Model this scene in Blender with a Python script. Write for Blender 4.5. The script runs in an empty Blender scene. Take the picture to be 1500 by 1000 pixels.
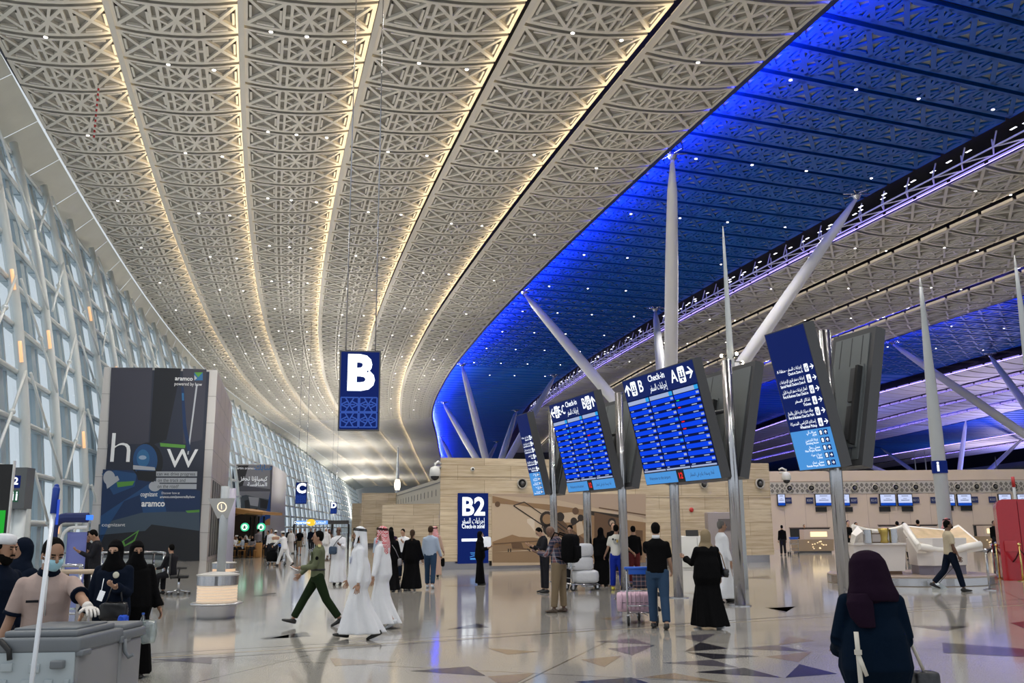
import bpy, bmesh, math, random, unicodedata
from math import sin, cos, pi, radians, sqrt, atan2
from mathutils import Vector, Matrix, Quaternion, Euler
import numpy as np
random.seed(7)
SC = bpy.context.scene
COL = SC.collection

# ------------------------------------------------------------ camera, world, exposure
FPX = 1320.0
TILT = math.atan(272 / FPX)
CAM_Z = 1.72
ROLL = 0.0085
cd = bpy.data.cameras.new('camera')
cd.sensor_width = 36.0
cd.lens = 36.0 * FPX / 1500.0
cd.clip_end = 2000
cd.clip_start = 0.05
cam = bpy.data.objects.new('camera', cd)
COL.objects.link(cam)
cam.matrix_world = (Matrix.Translation((0, 0, CAM_Z)) @ Matrix.Rotation(pi / 2 + TILT, 4, 'X')
                    @ Matrix.Rotation(-ROLL, 4, 'Z'))
SC.camera = cam
SC.view_settings.view_transform = 'Standard'
SC.view_settings.look = 'None'
SC.view_settings.gamma = 1.0
SC.view_settings.use_curve_mapping = False
SC.view_settings.exposure = 0.0
SC.cycles.max_bounces = 6
SC.cycles.diffuse_bounces = 3
SC.cycles.glossy_bounces = 3
SC.cycles.transparent_max_bounces = 12
SC.cycles.sample_clamp_indirect = 6.0
SC.cycles.caustics_reflective = False
SC.cycles.caustics_refractive = False
SC.cycles.use_denoising = True

W = bpy.data.worlds.new('world')
SC.world = W
W.use_nodes = True
wn = W.node_tree
wn.nodes.clear()
wo = wn.nodes.new('ShaderNodeOutputWorld')
wb = wn.nodes.new('ShaderNodeBackground')
wb.inputs['Color'].default_value = (0.86, 0.93, 1.0, 1)
wb.inputs['Strength'].default_value = 0.8
wn.links.new(wb.outputs[0], wo.inputs[0])

def light_area(name, loc, size, power, color=(1, 1, 1), aim=(0, 0, -1), size_y=None, spread=pi):
    l = bpy.data.lights.new(name, 'AREA')
    l.energy = power; l.color = color; l.size = size; l.spread = spread
    if size_y:
        l.shape = 'RECTANGLE'; l.size_y = size_y
    o = bpy.data.objects.new(name, l); COL.objects.link(o)
    o.location = loc
    o.rotation_euler = Vector(aim).to_track_quat('-Z', 'Y').to_euler()
    return o

# unseen floating fill lights added to brighten the ceiling from below, downlights in the ceiling
for x_, y_, z_, p_ in ((-15, 22, 6, 600), (8, 22, 6, 150), (-14, 47, 5.0, 650), (1, 50, 5.6, 300),
                       (-20, 78, 6, 1050), (-6, 80, 6, 700), (24, 72, 6.5, 300), (-22, 115, 6, 2700), (-10, 125, 6, 1700),
                       (44, 74, 6.5, 350), (-32, 165, 6, 3600), (60, 110, 6.5, 700), (-44, 230, 6, 5000), (-26, 145, 5, 3000), (-50, 290, 5, 6500), (-62, 380, 5, 10000)):
    light_area('ceiling_fill', (x_, y_, z_), 2.5, p_, (1.0, .95, .86), (0, 0, 1))
for x_, y_, p_ in ((70, 135, 2600), (95, 170, 3600), (48, 100, 1000), (130, 240, 6000)):
    light_area('ceiling_fill', (x_, y_, 7), 3, p_, (.72, .62, 1.0), (0, 0, 1))  # unseen lilac fill added to lift the far right panels
for j_, y_ in enumerate((8, 20, 32, 46, 62, 82, 108, 140)):
    for x_ in ((-16, -2, 12, 28) if j_ < 6 else (-24, -10)):
        if j_ > 2: x_ -= (y_ - 32) * .22
        l_ = light_area('downlight', (x_, y_, 22.4), 0.5, 520, (1.0, .95, .88), (0, 0, -1), spread=radians(130))

for x_, y_, p_ in ((14, 57, 900), (30, 57, 900), (48, 57, 700), (-1, 31, 450), (9, 35, 450)):
    light_area('downlight', (x_, y_, 22.4), 0.5, p_, (1.0, .93, .84), (0, .25, -1), spread=radians(130))

for x_, y_, p_ in ((105, 190, 9000), (150, 250, 12000), (60, 165, 3000)):
    light_area('ceiling_fill', (x_, y_, 7), 3, p_, (.22, .24, 1.0), (0, 0, 1))  # unseen blue fill added to brighten the far blue ceiling

# ceiling height and the plan position of its seams (metres; camera at the origin looking along +Y)
CH = 23.0
KN = [14, 30, 45, 60, 80, 100, 130, 170, 220, 280, 480]
SEAM = dict(
    s0=[-15.99, -20.8, -24.99, -28.87, -33.61, -37.78, -42.88, -47.25, -51.5, -57.5, -78],
    s1=[-10.67, -15.48, -19.72, -23.7, -28.59, -32.97, -38.44, -43.45, -46.9, -51.5, -70],
    s2=[-5.18, -9.99, -14.22, -18.17, -23.03, -27.35, -32.73, -37.58, -40.8, -45.0, -62],
    s3=[0.62, -4.19, -8.46, -12.47, -17.4, -21.78, -27.24, -32.16, -35.4, -39.5, -55],
    s4=[6.81, 2.0, -2.29, -6.36, -11.38, -15.9, -21.63, -27.04, -30.4, -34.0, -48],
    s5=[13.07, 8.26, 3.88, -0.28, -5.4, -9.99, -15.75, -21.1, -24.8, -29.0, -42],
    b=[19.67, 14.86, 10.46, 6.26, 1.06, -3.62, -9.59, -15.3, -18.6, -22.5, -34],
    r1=[39.39, 34.58, 30.29, 26.08, 20.81, 16.03, 9.92, 4.0, 1.12, -2.5, -14],
    s6=[45.98, 41.17, 36.87, 32.74, 27.61, 22.97, 17.07, 11.42, 8.75, 5.0, -6],
    s7=[53.22, 48.41, 44.12, 40.05, 35.02, 30.49, 24.75, 19.32, 16.81, 13.0, 2])
SEAM['r0'] = [x - 1.15 for x in SEAM['r1']]
SEAM['s8'] = [x + 7.6 for x in SEAM['s7']]
SEAM['b2a'] = [x + 15.4 for x in SEAM['s7']]
SEAM['b2b'] = [x + 38 for x in SEAM['s7']]
SEAM['t1'] = [x + 48 for x in SEAM['s7']]
SEAM['t2'] = [x + 58 for x in SEAM['s7']]
SEAM['t3'] = [x + 68 for x in SEAM['s7']]
SEAM['b3a'] = [x + 79 for x in SEAM['s7']]
SEAM['b3b'] = [x + 104 for x in SEAM['s7']]
SEAM['u1'] = [x + 120 for x in SEAM['s7']]
SEAM['u2'] = [x + 136 for x in SEAM['s7']]
SEAM['wall'] = [-18.4, -22.6, -26.7, -30.2, -34.4, -38.2, -42.9, -47.8, -53.0, -60.0, -83]

def _cr(xs, Y):
    """smooth interpolation of a seam"""
    k = KN
    if Y <= k[0]:
        return xs[0] + (Y - k[0]) * (xs[1] - xs[0]) / (k[1] - k[0])
    for i in range(len(k) - 1):
        if Y <= k[i + 1]:
            break
    def m(j):
        if j <= 0: return (xs[1] - xs[0]) / (k[1] - k[0])
        if j >= len(k) - 1: return (xs[-1] - xs[-2]) / (k[-1] - k[-2])
        return (xs[j + 1] - xs[j - 1]) / (k[j + 1] - k[j - 1])
    h = k[i + 1] - k[i]; t = (Y - k[i]) / h
    return ((2*t**3 - 3*t**2 + 1) * xs[i] + (t**3 - 2*t**2 + t) * h * m(i)
            + (-2*t**3 + 3*t**2) * xs[i+1] + (t**3 - t**2) * h * m(i+1))
_tab = {n: np.array([_cr(x, Y) for Y in np.arange(0, 481, 1.0)]) for n, x in SEAM.items()}
def sx(n, Y):
    return float(np.interp(Y, np.arange(0, 481, 1.0), _tab[n]))

# ------------------------------------------------------------ pixel to place helper (1500 x 1000 frame)
ct, st = cos(TILT), sin(TILT)
def ray(px, py):
    x = px - 750.; y = -(py - 500.)
    c, s = cos(-ROLL), sin(-ROLL)
    x, y = c * x - s * y, s * x + c * y
    return Vector((x, FPX * ct - y * st, FPX * st + y * ct))
def at_z(px, py, z=0.0):
    r = ray(px, py)
    return Vector((0, 0, CAM_Z)) + r * ((z - CAM_Z) / r.z)
def at_y(px, py, Y):
    r = ray(px, py)
    return Vector((0, 0, CAM_Z)) + r * (Y / r.y)

# ------------------------------------------------------------ object helpers
def tag(o, label=None, cat=None, group=None, kind=None):
    if label: o['label'] = label
    if cat: o['category'] = cat
    if group: o['group'] = group
    if kind: o['kind'] = kind
    return o
def empty(name, loc=(0, 0, 0), rz=0.0, label=None, cat=None, group=None):
    o = bpy.data.objects.new(name, None); COL.objects.link(o)
    o.empty_display_size = 0.1
    o.location = loc; o.rotation_euler = (0, 0, rz)
    return tag(o, label, cat, group)
_kids = {}
def link(name, me, parent=None):
    o = bpy.data.objects.new(name, me); COL.objects.link(o)
    if parent is not None:
        o.parent = parent
        _kids.setdefault(parent.name, []).append(o)
    return o
def copy_tree(o, parent=None, loc=None, rz=None, **kw):
    c = o.copy(); COL.objects.link(c); c.parent = parent
    if parent is not None: _kids.setdefault(parent.name, []).append(c)
    if loc is not None: c.location = loc
    if rz is not None: c.rotation_euler = (0, 0, rz)
    for ch in list(_kids.get(o.name, [])):
        copy_tree(ch, c)
    tag(c, **kw)
    return c

class MB:
    """collects boxes, tubes, plates and sweeps and builds them as one mesh"""
    def __init__(s): s.v = []; s.f = []; s.m = []; s.sm = []
    def add(s, vs, fs, mi=0, smooth=False):
        n = len(s.v)
        s.v.extend([tuple(v) for v in vs])
        for f in fs:
            s.f.append(tuple(i + n for i in f)); s.m.append(mi); s.sm.append(smooth)
        return s
    def box(s, c, d, mi=0, rz=0.0, R=None):
        hx, hy, hz = d[0] / 2, d[1] / 2, d[2] / 2
        vs = []
        for z in (-hz, hz):
            for x, y in ((-hx, -hy), (hx, -hy), (hx, hy), (-hx, hy)):
                p = Vector((x, y, z))
                if R is not None: p = R @ p
                elif rz: p = Vector((x * cos(rz) - y * sin(rz), x * sin(rz) + y * cos(rz), z))
                vs.append((p.x + c[0], p.y + c[1], p.z + c[2]))
        return s.add(vs, [(0, 3, 2, 1), (4, 5, 6, 7), (0, 1, 5, 4), (1, 2, 6, 5), (2, 3, 7, 6), (3, 0, 4, 7)], mi)
    def bbox(s, c, d, b=0.01, mi=0):
        """bevelled box"""
        bm = bmesh.new(); bmesh.ops.create_cube(bm, size=1)
        bmesh.ops.scale(bm, vec=d, verts=bm.verts)
        bmesh.ops.bevel(bm, geom=list(bm.edges), offset=b, segments=2, affect='EDGES', profile=0.6)
        bmesh.ops.translate(bm, vec=c, verts=bm.verts)
        bm.verts.index_update()
        s.add([v.co[:] for v in bm.verts], [[v.index for v in f.verts] for f in bm.faces], mi, True)
        bm.free(); return s
    def quad(s, a, b, c, d, mi=0):
        return s.add([a, b, c, d], [(0, 1, 2, 3)], mi)
    def tube(s, pts, r, seg=12, mi=0, cap=True, smooth=True, flat=1.0):
        pts = [Vector(p) for p in pts]
        rs = r if isinstance(r, (list, tuple)) else [r] * len(pts)
        vs = []; fs = []
        up = None
        for i, p in enumerate(pts):
            a = pts[max(i - 1, 0)]; b = pts[min(i + 1, len(pts) - 1)]
            t = (b - a).normalized()
            if up is None:
                up = Vector((0, 0, 1)) if abs(t.z) < 0.9 else Vector((1, 0, 0))
            u = (up - t * up.dot(t)).normalized(); w = t.cross(u); up = u
            for k in range(seg):
                an = 2 * pi * k / seg
                vs.append(p + (u * cos(an) + w * sin(an) * flat) * rs[i])
        for i in range(len(pts) - 1):
            for k in range(seg):
                k2 = (k + 1) % seg
                fs.append((i*seg + k, i*seg + k2, (i+1)*seg + k2, (i+1)*seg + k))
        s.add(vs, fs, mi, smooth)
        if cap:
            n = len(s.v) - len(vs)
            s.f.append(tuple(n + k for k in reversed(range(seg)))); s.m.append(mi); s.sm.append(False)
            s.f.append(tuple(n + (len(pts)-1)*seg + k for k in range(seg))); s.m.append(mi); s.sm.append(False)
        return s
    def lathe(s, c, prof, seg=32, mi=0, smooth=False, sx_=1.0, sy_=1.0):
        """prof: list of (r, z)"""
        vs = []; fs = []
        for r, z in prof:
            for k in range(seg):
                a = 2 * pi * k / seg
                vs.append((c[0] + r * cos(a) * sx_, c[1] + r * sin(a) * sy_, c[2] + z))
        for i in range(len(prof) - 1):
            for k in range(seg):
                k2 = (k + 1) % seg
                fs.append((i*seg + k, i*seg + k2, (i+1)*seg + k2, (i+1)*seg + k))
        fs.append(tuple(reversed(range(seg)))); fs.append(tuple((len(prof)-1)*seg + k for k in range(seg)))
        return s.add(vs, fs, mi, smooth)
    def sphere(s, c, r, mi=0, nu=12, nv=8, R=None):
        if not isinstance(r, (tuple, list, Vector)): r = (r, r, r)
        vs = []; fs = []
        for i in range(nv + 1):
            th = pi * i / nv
            for k in range(nu):
                a = 2 * pi * k / nu
                p = Vector((r[0]*sin(th)*cos(a), r[1]*sin(th)*sin(a), r[2]*cos(th)))
                if R is not None: p = R @ p
                vs.append((p.x + c[0], p.y + c[1], p.z + c[2]))
        for i in range(nv):
            for k in range(nu):
                k2 = (k + 1) % nu
                fs.append((i*nu + k, (i+1)*nu + k, (i+1)*nu + k2, i*nu + k2))
        return s.add(vs, fs, mi, True)
    def build(s, name, mats, parent=None, loc=None):
        me = bpy.data.meshes.new(name)
        me.from_pydata(s.v, [], s.f)
        if not isinstance(mats, (list, tuple)): mats = [mats]
        for m in mats: me.materials.append(m)
        me.polygons.foreach_set('material_index', s.m)
        me.polygons.foreach_set('use_smooth', s.sm)
        me.update()
        o = link(name, me, parent)
        if loc is not None: o.location = loc
        return o

# ------------------------------------------------------------ materials
MATS = {}
def mat(name, color, rough=0.5, metal=0.0, emit=None, estr=0.0, spec=0.5, noise=None, bump=None, alpha=None, coat=0.0):
    """noise=(scale, amount) varies the base colour, bump=(scale, strength)"""
    if name in MATS: return MATS[name]
    m = bpy.data.materials.new(name); m.use_nodes = True
    nt = m.node_tree; b = nt.nodes['Principled BSDF']
    b.inputs['Base Color'].default_value = (*color, 1)
    b.inputs['Roughness'].default_value = rough
    b.inputs['Metallic'].default_value = metal
    b.inputs['Specular IOR Level'].default_value = spec
    b.inputs['Coat Weight'].default_value = coat
    if emit:
        b.inputs['Emission Color'].default_value = (*emit, 1)
        b.inputs['Emission Strength'].default_value = estr
    tc = None
    if noise or bump:
        tc = nt.nodes.new('ShaderNodeTexCoord')
    if noise:
        n = nt.nodes.new('ShaderNodeTexNoise'); n.inputs['Scale'].default_value = noise[0]
        n.inputs['Detail'].default_value = 4
        nt.links.new(tc.outputs['Object'], n.inputs['Vector'])
        r = nt.nodes.new('ShaderNodeMapRange')
        r.inputs['From Min'].default_value = 0.25; r.inputs['From Max'].default_value = 0.75
        r.inputs['To Min'].default_value = 1 - noise[1]; r.inputs['To Max'].default_value = 1 + noise[1]
        nt.links.new(n.outputs['Fac'], r.inputs['Value'])
        mx = nt.nodes.new('ShaderNodeVectorMath'); mx.operation = 'SCALE'
        mx.inputs[0].default_value = color
        nt.links.new(r.outputs[0], mx.inputs['Scale'])
        nt.links.new(mx.outputs[0], b.inputs['Base Color'])
    if bump:
        n2 = nt.nodes.new('ShaderNodeTexNoise'); n2.inputs['Scale'].default_value = bump[0]
        n2.inputs['Detail'].default_value = 3
        nt.links.new(tc.outputs['Object'], n2.inputs['Vector'])
        bp = nt.nodes.new('ShaderNodeBump'); bp.inputs['Strength'].default_value = bump[1]
        bp.inputs['Distance'].default_value = 0.02
        nt.links.new(n2.outputs['Fac'], bp.inputs['Height'])
        nt.links.new(bp.outputs[0], b.inputs['Normal'])
    MATS[name] = m
    return m
def srgb(r, g, b):
    f = lambda c: (c / 255 / 12.92) if c / 255 <= 0.04045 else ((c / 255 + 0.055) / 1.055) ** 2.4
    return (f(r), f(g), f(b))
def emis(name, color, strength):
    if name in MATS: return MATS[name]
    m = bpy.data.materials.new(name); m.use_nodes = True
    nt = m.node_tree; nt.nodes.clear()
    o = nt.nodes.new('ShaderNodeOutputMaterial'); e = nt.nodes.new('ShaderNodeEmission')
    e.inputs['Color'].default_value = (*color, 1); e.inputs['Strength'].default_value = strength
    nt.links.new(e.outputs[0], o.inputs['Surface'])
    MATS[name] = m
    return m
def glass_mat(name, tint=(1, 1, 1), glossy=0.12, rough=0.03, haze=0.0):
    if name in MATS: return MATS[name]
    m = bpy.data.materials.new(name); m.use_nodes = True
    nt = m.node_tree; nt.nodes.clear()
    o = nt.nodes.new('ShaderNodeOutputMaterial')
    t = nt.nodes.new('ShaderNodeBsdfTransparent'); t.inputs['Color'].default_value = (*tint, 1)
    g = nt.nodes.new('ShaderNodeBsdfGlossy'); g.inputs['Roughness'].default_value = rough
    mx = nt.nodes.new('ShaderNodeMixShader'); mx.inputs[0].default_value = glossy
    nt.links.new(t.outputs[0], mx.inputs[1]); nt.links.new(g.outputs[0], mx.inputs[2])
    last = mx
    if haze:
        d = nt.nodes.new('ShaderNodeBsdfDiffuse'); d.inputs['Color'].default_value = (.7, .8, .85, 1)
        mx2 = nt.nodes.new('ShaderNodeMixShader'); mx2.inputs[0].default_value = haze
        nt.links.new(mx.outputs[0], mx2.inputs[1]); nt.links.new(d.outputs[0], mx2.inputs[2]); last = mx2
    nt.links.new(last.outputs[0], o.inputs['Surface'])
    MATS[name] = m
    return m

M_panel = mat('cream_perforated_panel', (0.62, 0.59, 0.53), 0.55)
M_back = mat('panel_backing', (0.27, 0.255, 0.225), 0.8)
M_blue = mat('blue_perforated_panel', (0.0, 0.085, 0.32), 0.5)
M_chan = mat('dark_blue_channel', (0.0, 0.01, 0.08), 0.6)
M_bback = mat('grey_green_backing', (0.30, 0.34, 0.33), 0.8)
M_band = mat('plain_ceiling_band', (0.50, 0.51, 0.46), 0.6, noise=(0.6, 0.07))
M_dark = mat('roof_void', (0.05, 0.05, 0.06), 0.9)
M_warm = emis('warm_linear_lamp', (1.0, 0.77, 0.47), 11.0)
M_warm2 = emis('pale_linear_lamp', (1.0, 0.85, 0.70), 5.0)
M_blamp = emis('blue_linear_lamp', (0.05, 0.06, 1.0), 420.0)
M_steel = mat('brushed_steel', (0.50, 0.50, 0.52), 0.2, 1.0, bump=(40, .05))
M_white_steel = mat('white_painted_steel', (0.66, 0.70, 0.70), 0.4)
M_greysteel = mat('grey_painted_steel', (0.42, 0.45, 0.47), 0.4)
M_darkgrey = mat('dark_grey_metal', (0.10, 0.10, 0.105), 0.45, 0.3)
M_black = mat('matt_black', (0.012, 0.012, 0.013), 0.6)
M_white = mat('white_gloss', (0.72, 0.72, 0.70), 0.35)

# ------------------------------------------------------------ ceiling
def slope(n, Y):
    return -(sx(n, Y + 4) - sx(n, Y - 4)) / 8.0

def strip(name, ln, rn, y0, y1, pitch, n_cells, panel, backing, detail_to, sag=0.28, step=0.45,
          gap=0.22, z0=CH, strap=0.15, steep=1.0, cell='x', wfrom=None, seed=0, skip=()):
    """one run of patterned panels between two seams; relief straps over a recessed backing"""
    mb = MB()
    rows = int((y1 - y0) / pitch)
    for k in range(rows):
        Ya = y0 + k * pitch + gap * .5; Yb = y0 + (k + 1) * pitch - gap * .5
        sl = slope(ln, (Ya + Yb) / 2) * steep
        def P(u, v, dz=0.0):
            Y = Ya + (Yb - Ya) * v
            # left point at Y, right end found along the row direction
            xl = sx(ln, Y); 
            Yr = Y
            for _ in range(2):
                xr = sx(rn, Yr); Yr = Y + (xr - xl) * sl
            g = 0.06 / max(xr - xl, 1)
            uu = g + (1 - 2 * g) * u
            return (xl + (xr - xl) * uu, Y + (Yr - Y) * uu, z0 - step * .5 + step * u - sag * 4 * u * (1 - u) + dz)
        cells = n_cells
        w = abs(sx(rn, Ya) - sx(ln, Ya)); h = Yb - Ya
        if (Ya < detail_to):
            rec = 0.13
        else:
            rec = 0.0
        NU = max(4, cells * 2)
        if w > 12: NU = cells
        # backing plate
        vs = []; fs = []
        for i in range(NU + 1):
            for v in (0, 1):
                vs.append(P(i / NU, v, rec))
        for i in range(NU):
            fs.append((2*i, 2*i + 1, 2*i + 3, 2*i + 2))
        if (k in skip):
            mb.add(vs, fs, 2); continue
        mb.add(vs, fs, 1 if rec else 0)
        # rims (skirts) along the row edges
        for v in (0, 1):
            vs = []; fs = []
            for i in range(NU + 1):
                vs.append(P(i / NU, v, -0.02)); vs.append(P(i / NU, v, 0.22))
            for i in range(NU): fs.append((2*i, 2*i + 2, 2*i + 3, 2*i + 1))
            mb.add(vs, fs, 0)
        for u in (0, 1):
            mb.add([P(u, 0, -.02), P(u, 1, -.02), P(u, 1, .3), P(u, 0, .3)], [(0, 1, 2, 3)], 0)
        if not rec: continue
        tu = strap / w; tv = strap / h
        def bar(u0, v0, u1, v1, wd=1.0, n=1):
            # strap centreline in (u,v); width in metres across
            dx = (u1 - u0) * w; dy = (v1 - v0) * h; L = sqrt(dx*dx + dy*dy)
            nx = -dy / L * strap * wd * .5 / w; ny = dx / L * strap * wd * .5 / h
            vs = []; fs = []
            for i in range(n + 1):
                t = i / n; u = u0 + (u1 - u0) * t; v = v0 + (v1 - v0) * t
                a = (min(max(u + nx, 0), 1), min(max(v + ny, 0), 1)); b_ = (min(max(u - nx, 0), 1), min(max(v - ny, 0), 1))
                vs += [P(*a, 0.0), P(*b_, 0.0), P(*a, rec), P(*b_, rec)]
            for i in range(n):
                j = 4 * i
                fs.append((j, j + 1, j + 5, j + 4)); fs.append((j, j + 4, j + 6, j + 2)); fs.append((j + 1, j + 3, j + 7, j + 5))
            mb.add(vs, fs, 0)
        e = 0.55
        nf = NU
        bar(0, tv * e, 1, tv * e, 1.5, nf); bar(0, 1 - tv * e, 1, 1 - tv * e, 1.5, nf)
        bar(tu * e, 0, tu * e, 1, 1.5); bar(1 - tu * e, 0, 1 - tu * e, 1, 1.5)
        lod = 2 if Ya < 85 else 1
        for c in range(cells):
            a = c / cells; b2 = (c + 1) / cells; m = (a + b2) / 2; q = (b2 - a)
            ns = 2 if (w < 12 and lod == 2) else 1
            # diagonal cross, doubled diamonds and an H between cells
            bar(a + q*.04, .04, b2 - q*.04, .96, 1.15, ns); bar(a + q*.04, .96, b2 - q*.04, .04, 1.15, ns)
            if lod == 2:
                if c % 2 == 1:
                    bar(a + q*.34, .03, b2 - q*.34, .97, .9); bar(a + q*.34, .97, b2 - q*.34, .03, .9)
                    bar(a + q*.05, .5, a + q*.33, .30, .7); bar(a + q*.05, .5, a + q*.33, .70, .7)
                    bar(b2 - q*.05, .5, b2 - q*.33, .30, .7); bar(b2 - q*.05, .5, b2 - q*.33, .70, .7)
                else:
                    bar(a + q*.16, .30, a + q*.16, .70, .7); bar(b2 - q*.16, .30, b2 - q*.16, .70, .7)
                    bar(a + q*.30, .14, b2 - q*.30, .14, .7); bar(a + q*.30, .86, b2 - q*.30, .86, .7)
            if c:
                bar(a - .14 / w * 1.2, .03, a - .14 / w * 1.2, .97, .9); bar(a + .14 / w * 1.2, .03, a + .14 / w * 1.2, .97, .9)
                bar(a - .2 / w, .5, a + .2 / w, .5, 1.2)
    o = mb.build(name, [panel, backing, M_dark])
    tag(o, kind='structure')
    return o

def cove(name, n, y0, y1, dx, z, side, m, w=0.16, dy=5.0):
    """a lamp running along a seam in a shallow channel; side -1 throws light to the left, +1 to the right"""
    mb = MB(); Y = y0; pts = []
    while Y <= y1:
        pts.append((sx(n, Y) + dx, Y)); Y += dy
    for (xa, ya), (xb, yb) in zip(pts[:-1], pts[1:]):
        e = side * w
        # channel: floor, outer lip
        mb.quad((xa - e * .6, ya, z), (xb - e * .6, yb, z), (xb + e * 1.05, yb, z), (xa + e * 1.05, ya, z), 0)
        mb.quad((xa + e * 1.05, ya, z - .01), (xb + e * 1.05, yb, z - .01), (xb + e * 1.05, yb, z + .03), (xa + e * 1.05, ya, z + .03), 0)
        mb.quad((xa + e * .2, ya, z + .07), (xb + e * .2, yb, z + .07), (xb + e, yb, z + .02), (xa + e, ya, z + .02), 1)
    o = mb.build(name, [M_panel if m in (M_warm, M_warm2) else M_chan, m])
    return tag(o, kind='structure')

PITCH = 2.49
names = ['s0', 's1', 's2', 's3', 's4', 's5', 'b']
for i in range(6):
    strip('ceiling', names[i], names[i + 1], 20.0, 470.0, PITCH, 3, M_panel, M_back, 175)
for i in range(1, 6):
    cove('ceiling_cove', names[i], 20, 468, 0.0, CH - 0.27, -1, M_warm)
strip('ceiling', 'b', 'r0', 24.0, 420.0, PITCH, 9, M_blue, M_bback, 125, sag=0.0, step=-0.2, gap=0.34, z0=CH + 1.2, strap=0.22, steep=1.25)
rs = ['r1', 's6', 's7', 's8', 'b2a']
for i in range(4):
    strip('ceiling', rs[i], rs[i + 1], 30.0, 260.0, 3.0, 3, M_panel, M_back, 120, sag=0.42, step=0.5, gap=0.3)
strip('ceiling', 'b2a', 'b2b', 40.0, 300.0, 2.8, 8, M_blue, M_bback, 130, sag=0.0, step=-0.2, gap=0.4, strap=0.22, steep=1.25, z0=CH + 1.2)
ts = ['b2b', 't1', 't2', 't3', 'b3a']
for i in range(4):
    strip('ceiling', ts[i], ts[i + 1], 60.0, 320.0, 3.4, 3, M_panel, M_back, 60, sag=0.6, step=0.5, gap=0.4)
strip('ceiling', 'b3a', 'b3b', 80.0, 380.0, 3.4, 8, M_blue, M_bback, 60, sag=0.0, step=-0.2, gap=0.5)
strip('ceiling', 'b3b', 'u1', 100.0, 400.0, 3.8, 3, M_panel, M_back, 60, sag=0.6, step=0.5, gap=0.4)
strip('ceiling', 'u1', 'u2', 100.0, 400.0, 3.8, 3, M_panel, M_back, 60, sag=0.6, step=0.5, gap=0.4)
# blue lamps along the blue edges
for n_, a_, b_ in (('b', 20, 420), ('b2a', 40, 300), ('b3a', 80, 380)):
    cove('ceiling_blue_cove', n_, a_, b_, 0.0, CH + 0.24, 1, M_blamp, w=0.2)
M_vlamp = emis('violet_linear_lamp', (0.30, 0.22, 1.0), 11.0)
for n_ in ('s6', 's7', 's8'):
    cove('ceiling_cove', n_, 34, 240, 0.0, CH - 0.30, -1, M_warm2)
for n_ in ('t1', 't2', 't3', 'u1'):
    cove('ceiling_cove', n_, 60, 300, 0.0, CH - 0.35, -1, M_vlamp)
for n_ in ('r1', 'b2b', 'b3b'):
    cove('ceiling_violet_cove', n_, 34, 300, -0.25, CH - 0.30, 1, M_vlamp, w=.12)
# glowing slips added above the open joints to imitate bright truss glints
for n_ in ('r0', 's8'):
    mb = MB()
    for k_ in range(170):
        if random.random() < .35: continue
        Y_ = 32 + k_ * .8; x_ = sx(n_, Y_) + (.6 if n_ == 'r0' else .0) + random.uniform(-.4, .3)
        if n_ == 's8': x_ -= 0.05
        z_ = CH + (.9 if n_ == 'r0' else .35)
        mb.quad((x_, Y_, z_), (x_ + .14, Y_ + .05, z_), (x_ + .03, Y_ + .5, z_), (x_ - .11, Y_ + .45, z_))
    tag(mb.build('ceiling_joint_glint', emis('joint_glint', (.85, .85, 1), 4.0)), kind='structure')
# plain band between the panels and the glass wall
mb = MB()
Y = 14.0
while Y < 476:
    s_ = 5.0
    Y2 = Y + s_ - 0.06
    xa, xb = sx('wall', Y), sx('s0', Y) - 0.1; xc, xd = sx('wall', Y2), sx('s0', Y2) - 0.1
    sl = slope('s0', Y)
    mb.quad((xa, Y - (xb - xa) * .3, 21.5), (xb, Y, CH - 0.2), (xd, Y2, CH - 0.2), (xc, Y2 - (xb - xa) * .3, 21.5))
    Y += s_
mb.build('ceiling', M_band)['kind'] = 'structure'
# roof slab over everything
mb = MB()
for i_ in range(0, 48):
    ya_, yb_ = i_ * 10, i_ * 10 + 10
    mb.quad((sx('wall', ya_) - .3, ya_, CH + 3.0), (220, ya_, CH + 3.0), (220, yb_, CH + 3.0), (sx('wall', yb_) - .3, yb_, CH + 3.0))
mb.build('ceiling', M_dark)['kind'] = 'structure'
# truss seen in the open joints beside the blue panels
def truss(n, dx, y0, y1, w=1.0, z=CH + 0.2):
    mb = MB()
    Y = y0
    while Y < y1:
        a = Vector((sx(n, Y) + dx, Y, z)); b_ = Vector((sx(n, Y + 1.2) + dx + w, Y + 1.2, z)); c_ = Vector((sx(n, Y + 2.4) + dx, Y + 2.4, z))
        mb.tube([a, b_], 0.05, 5, cap=False); mb.tube([b_, c_], 0.05, 5, cap=False)
        mb.tube([a, c_], 0.06, 5, cap=False)
        b0 = Vector((sx(n, Y - 1.2) + dx + w, Y - 1.2, z)); mb.tube([b0, b_], 0.06, 5, cap=False)
        mb.tube([a, a + Vector((0.3, 0, 1.0))], 0.05, 5, cap=False); mb.tube([b_ + Vector((0, 0, 1.0)), b_], 0.05, 5, cap=False)
        Y += 2.4
    o = mb.build('ceiling_truss', mat('truss_steel', (.75, .75, .8), .35, .3))
    tag(o, kind='structure')

truss('r0', .2, 30, 170)
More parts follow.
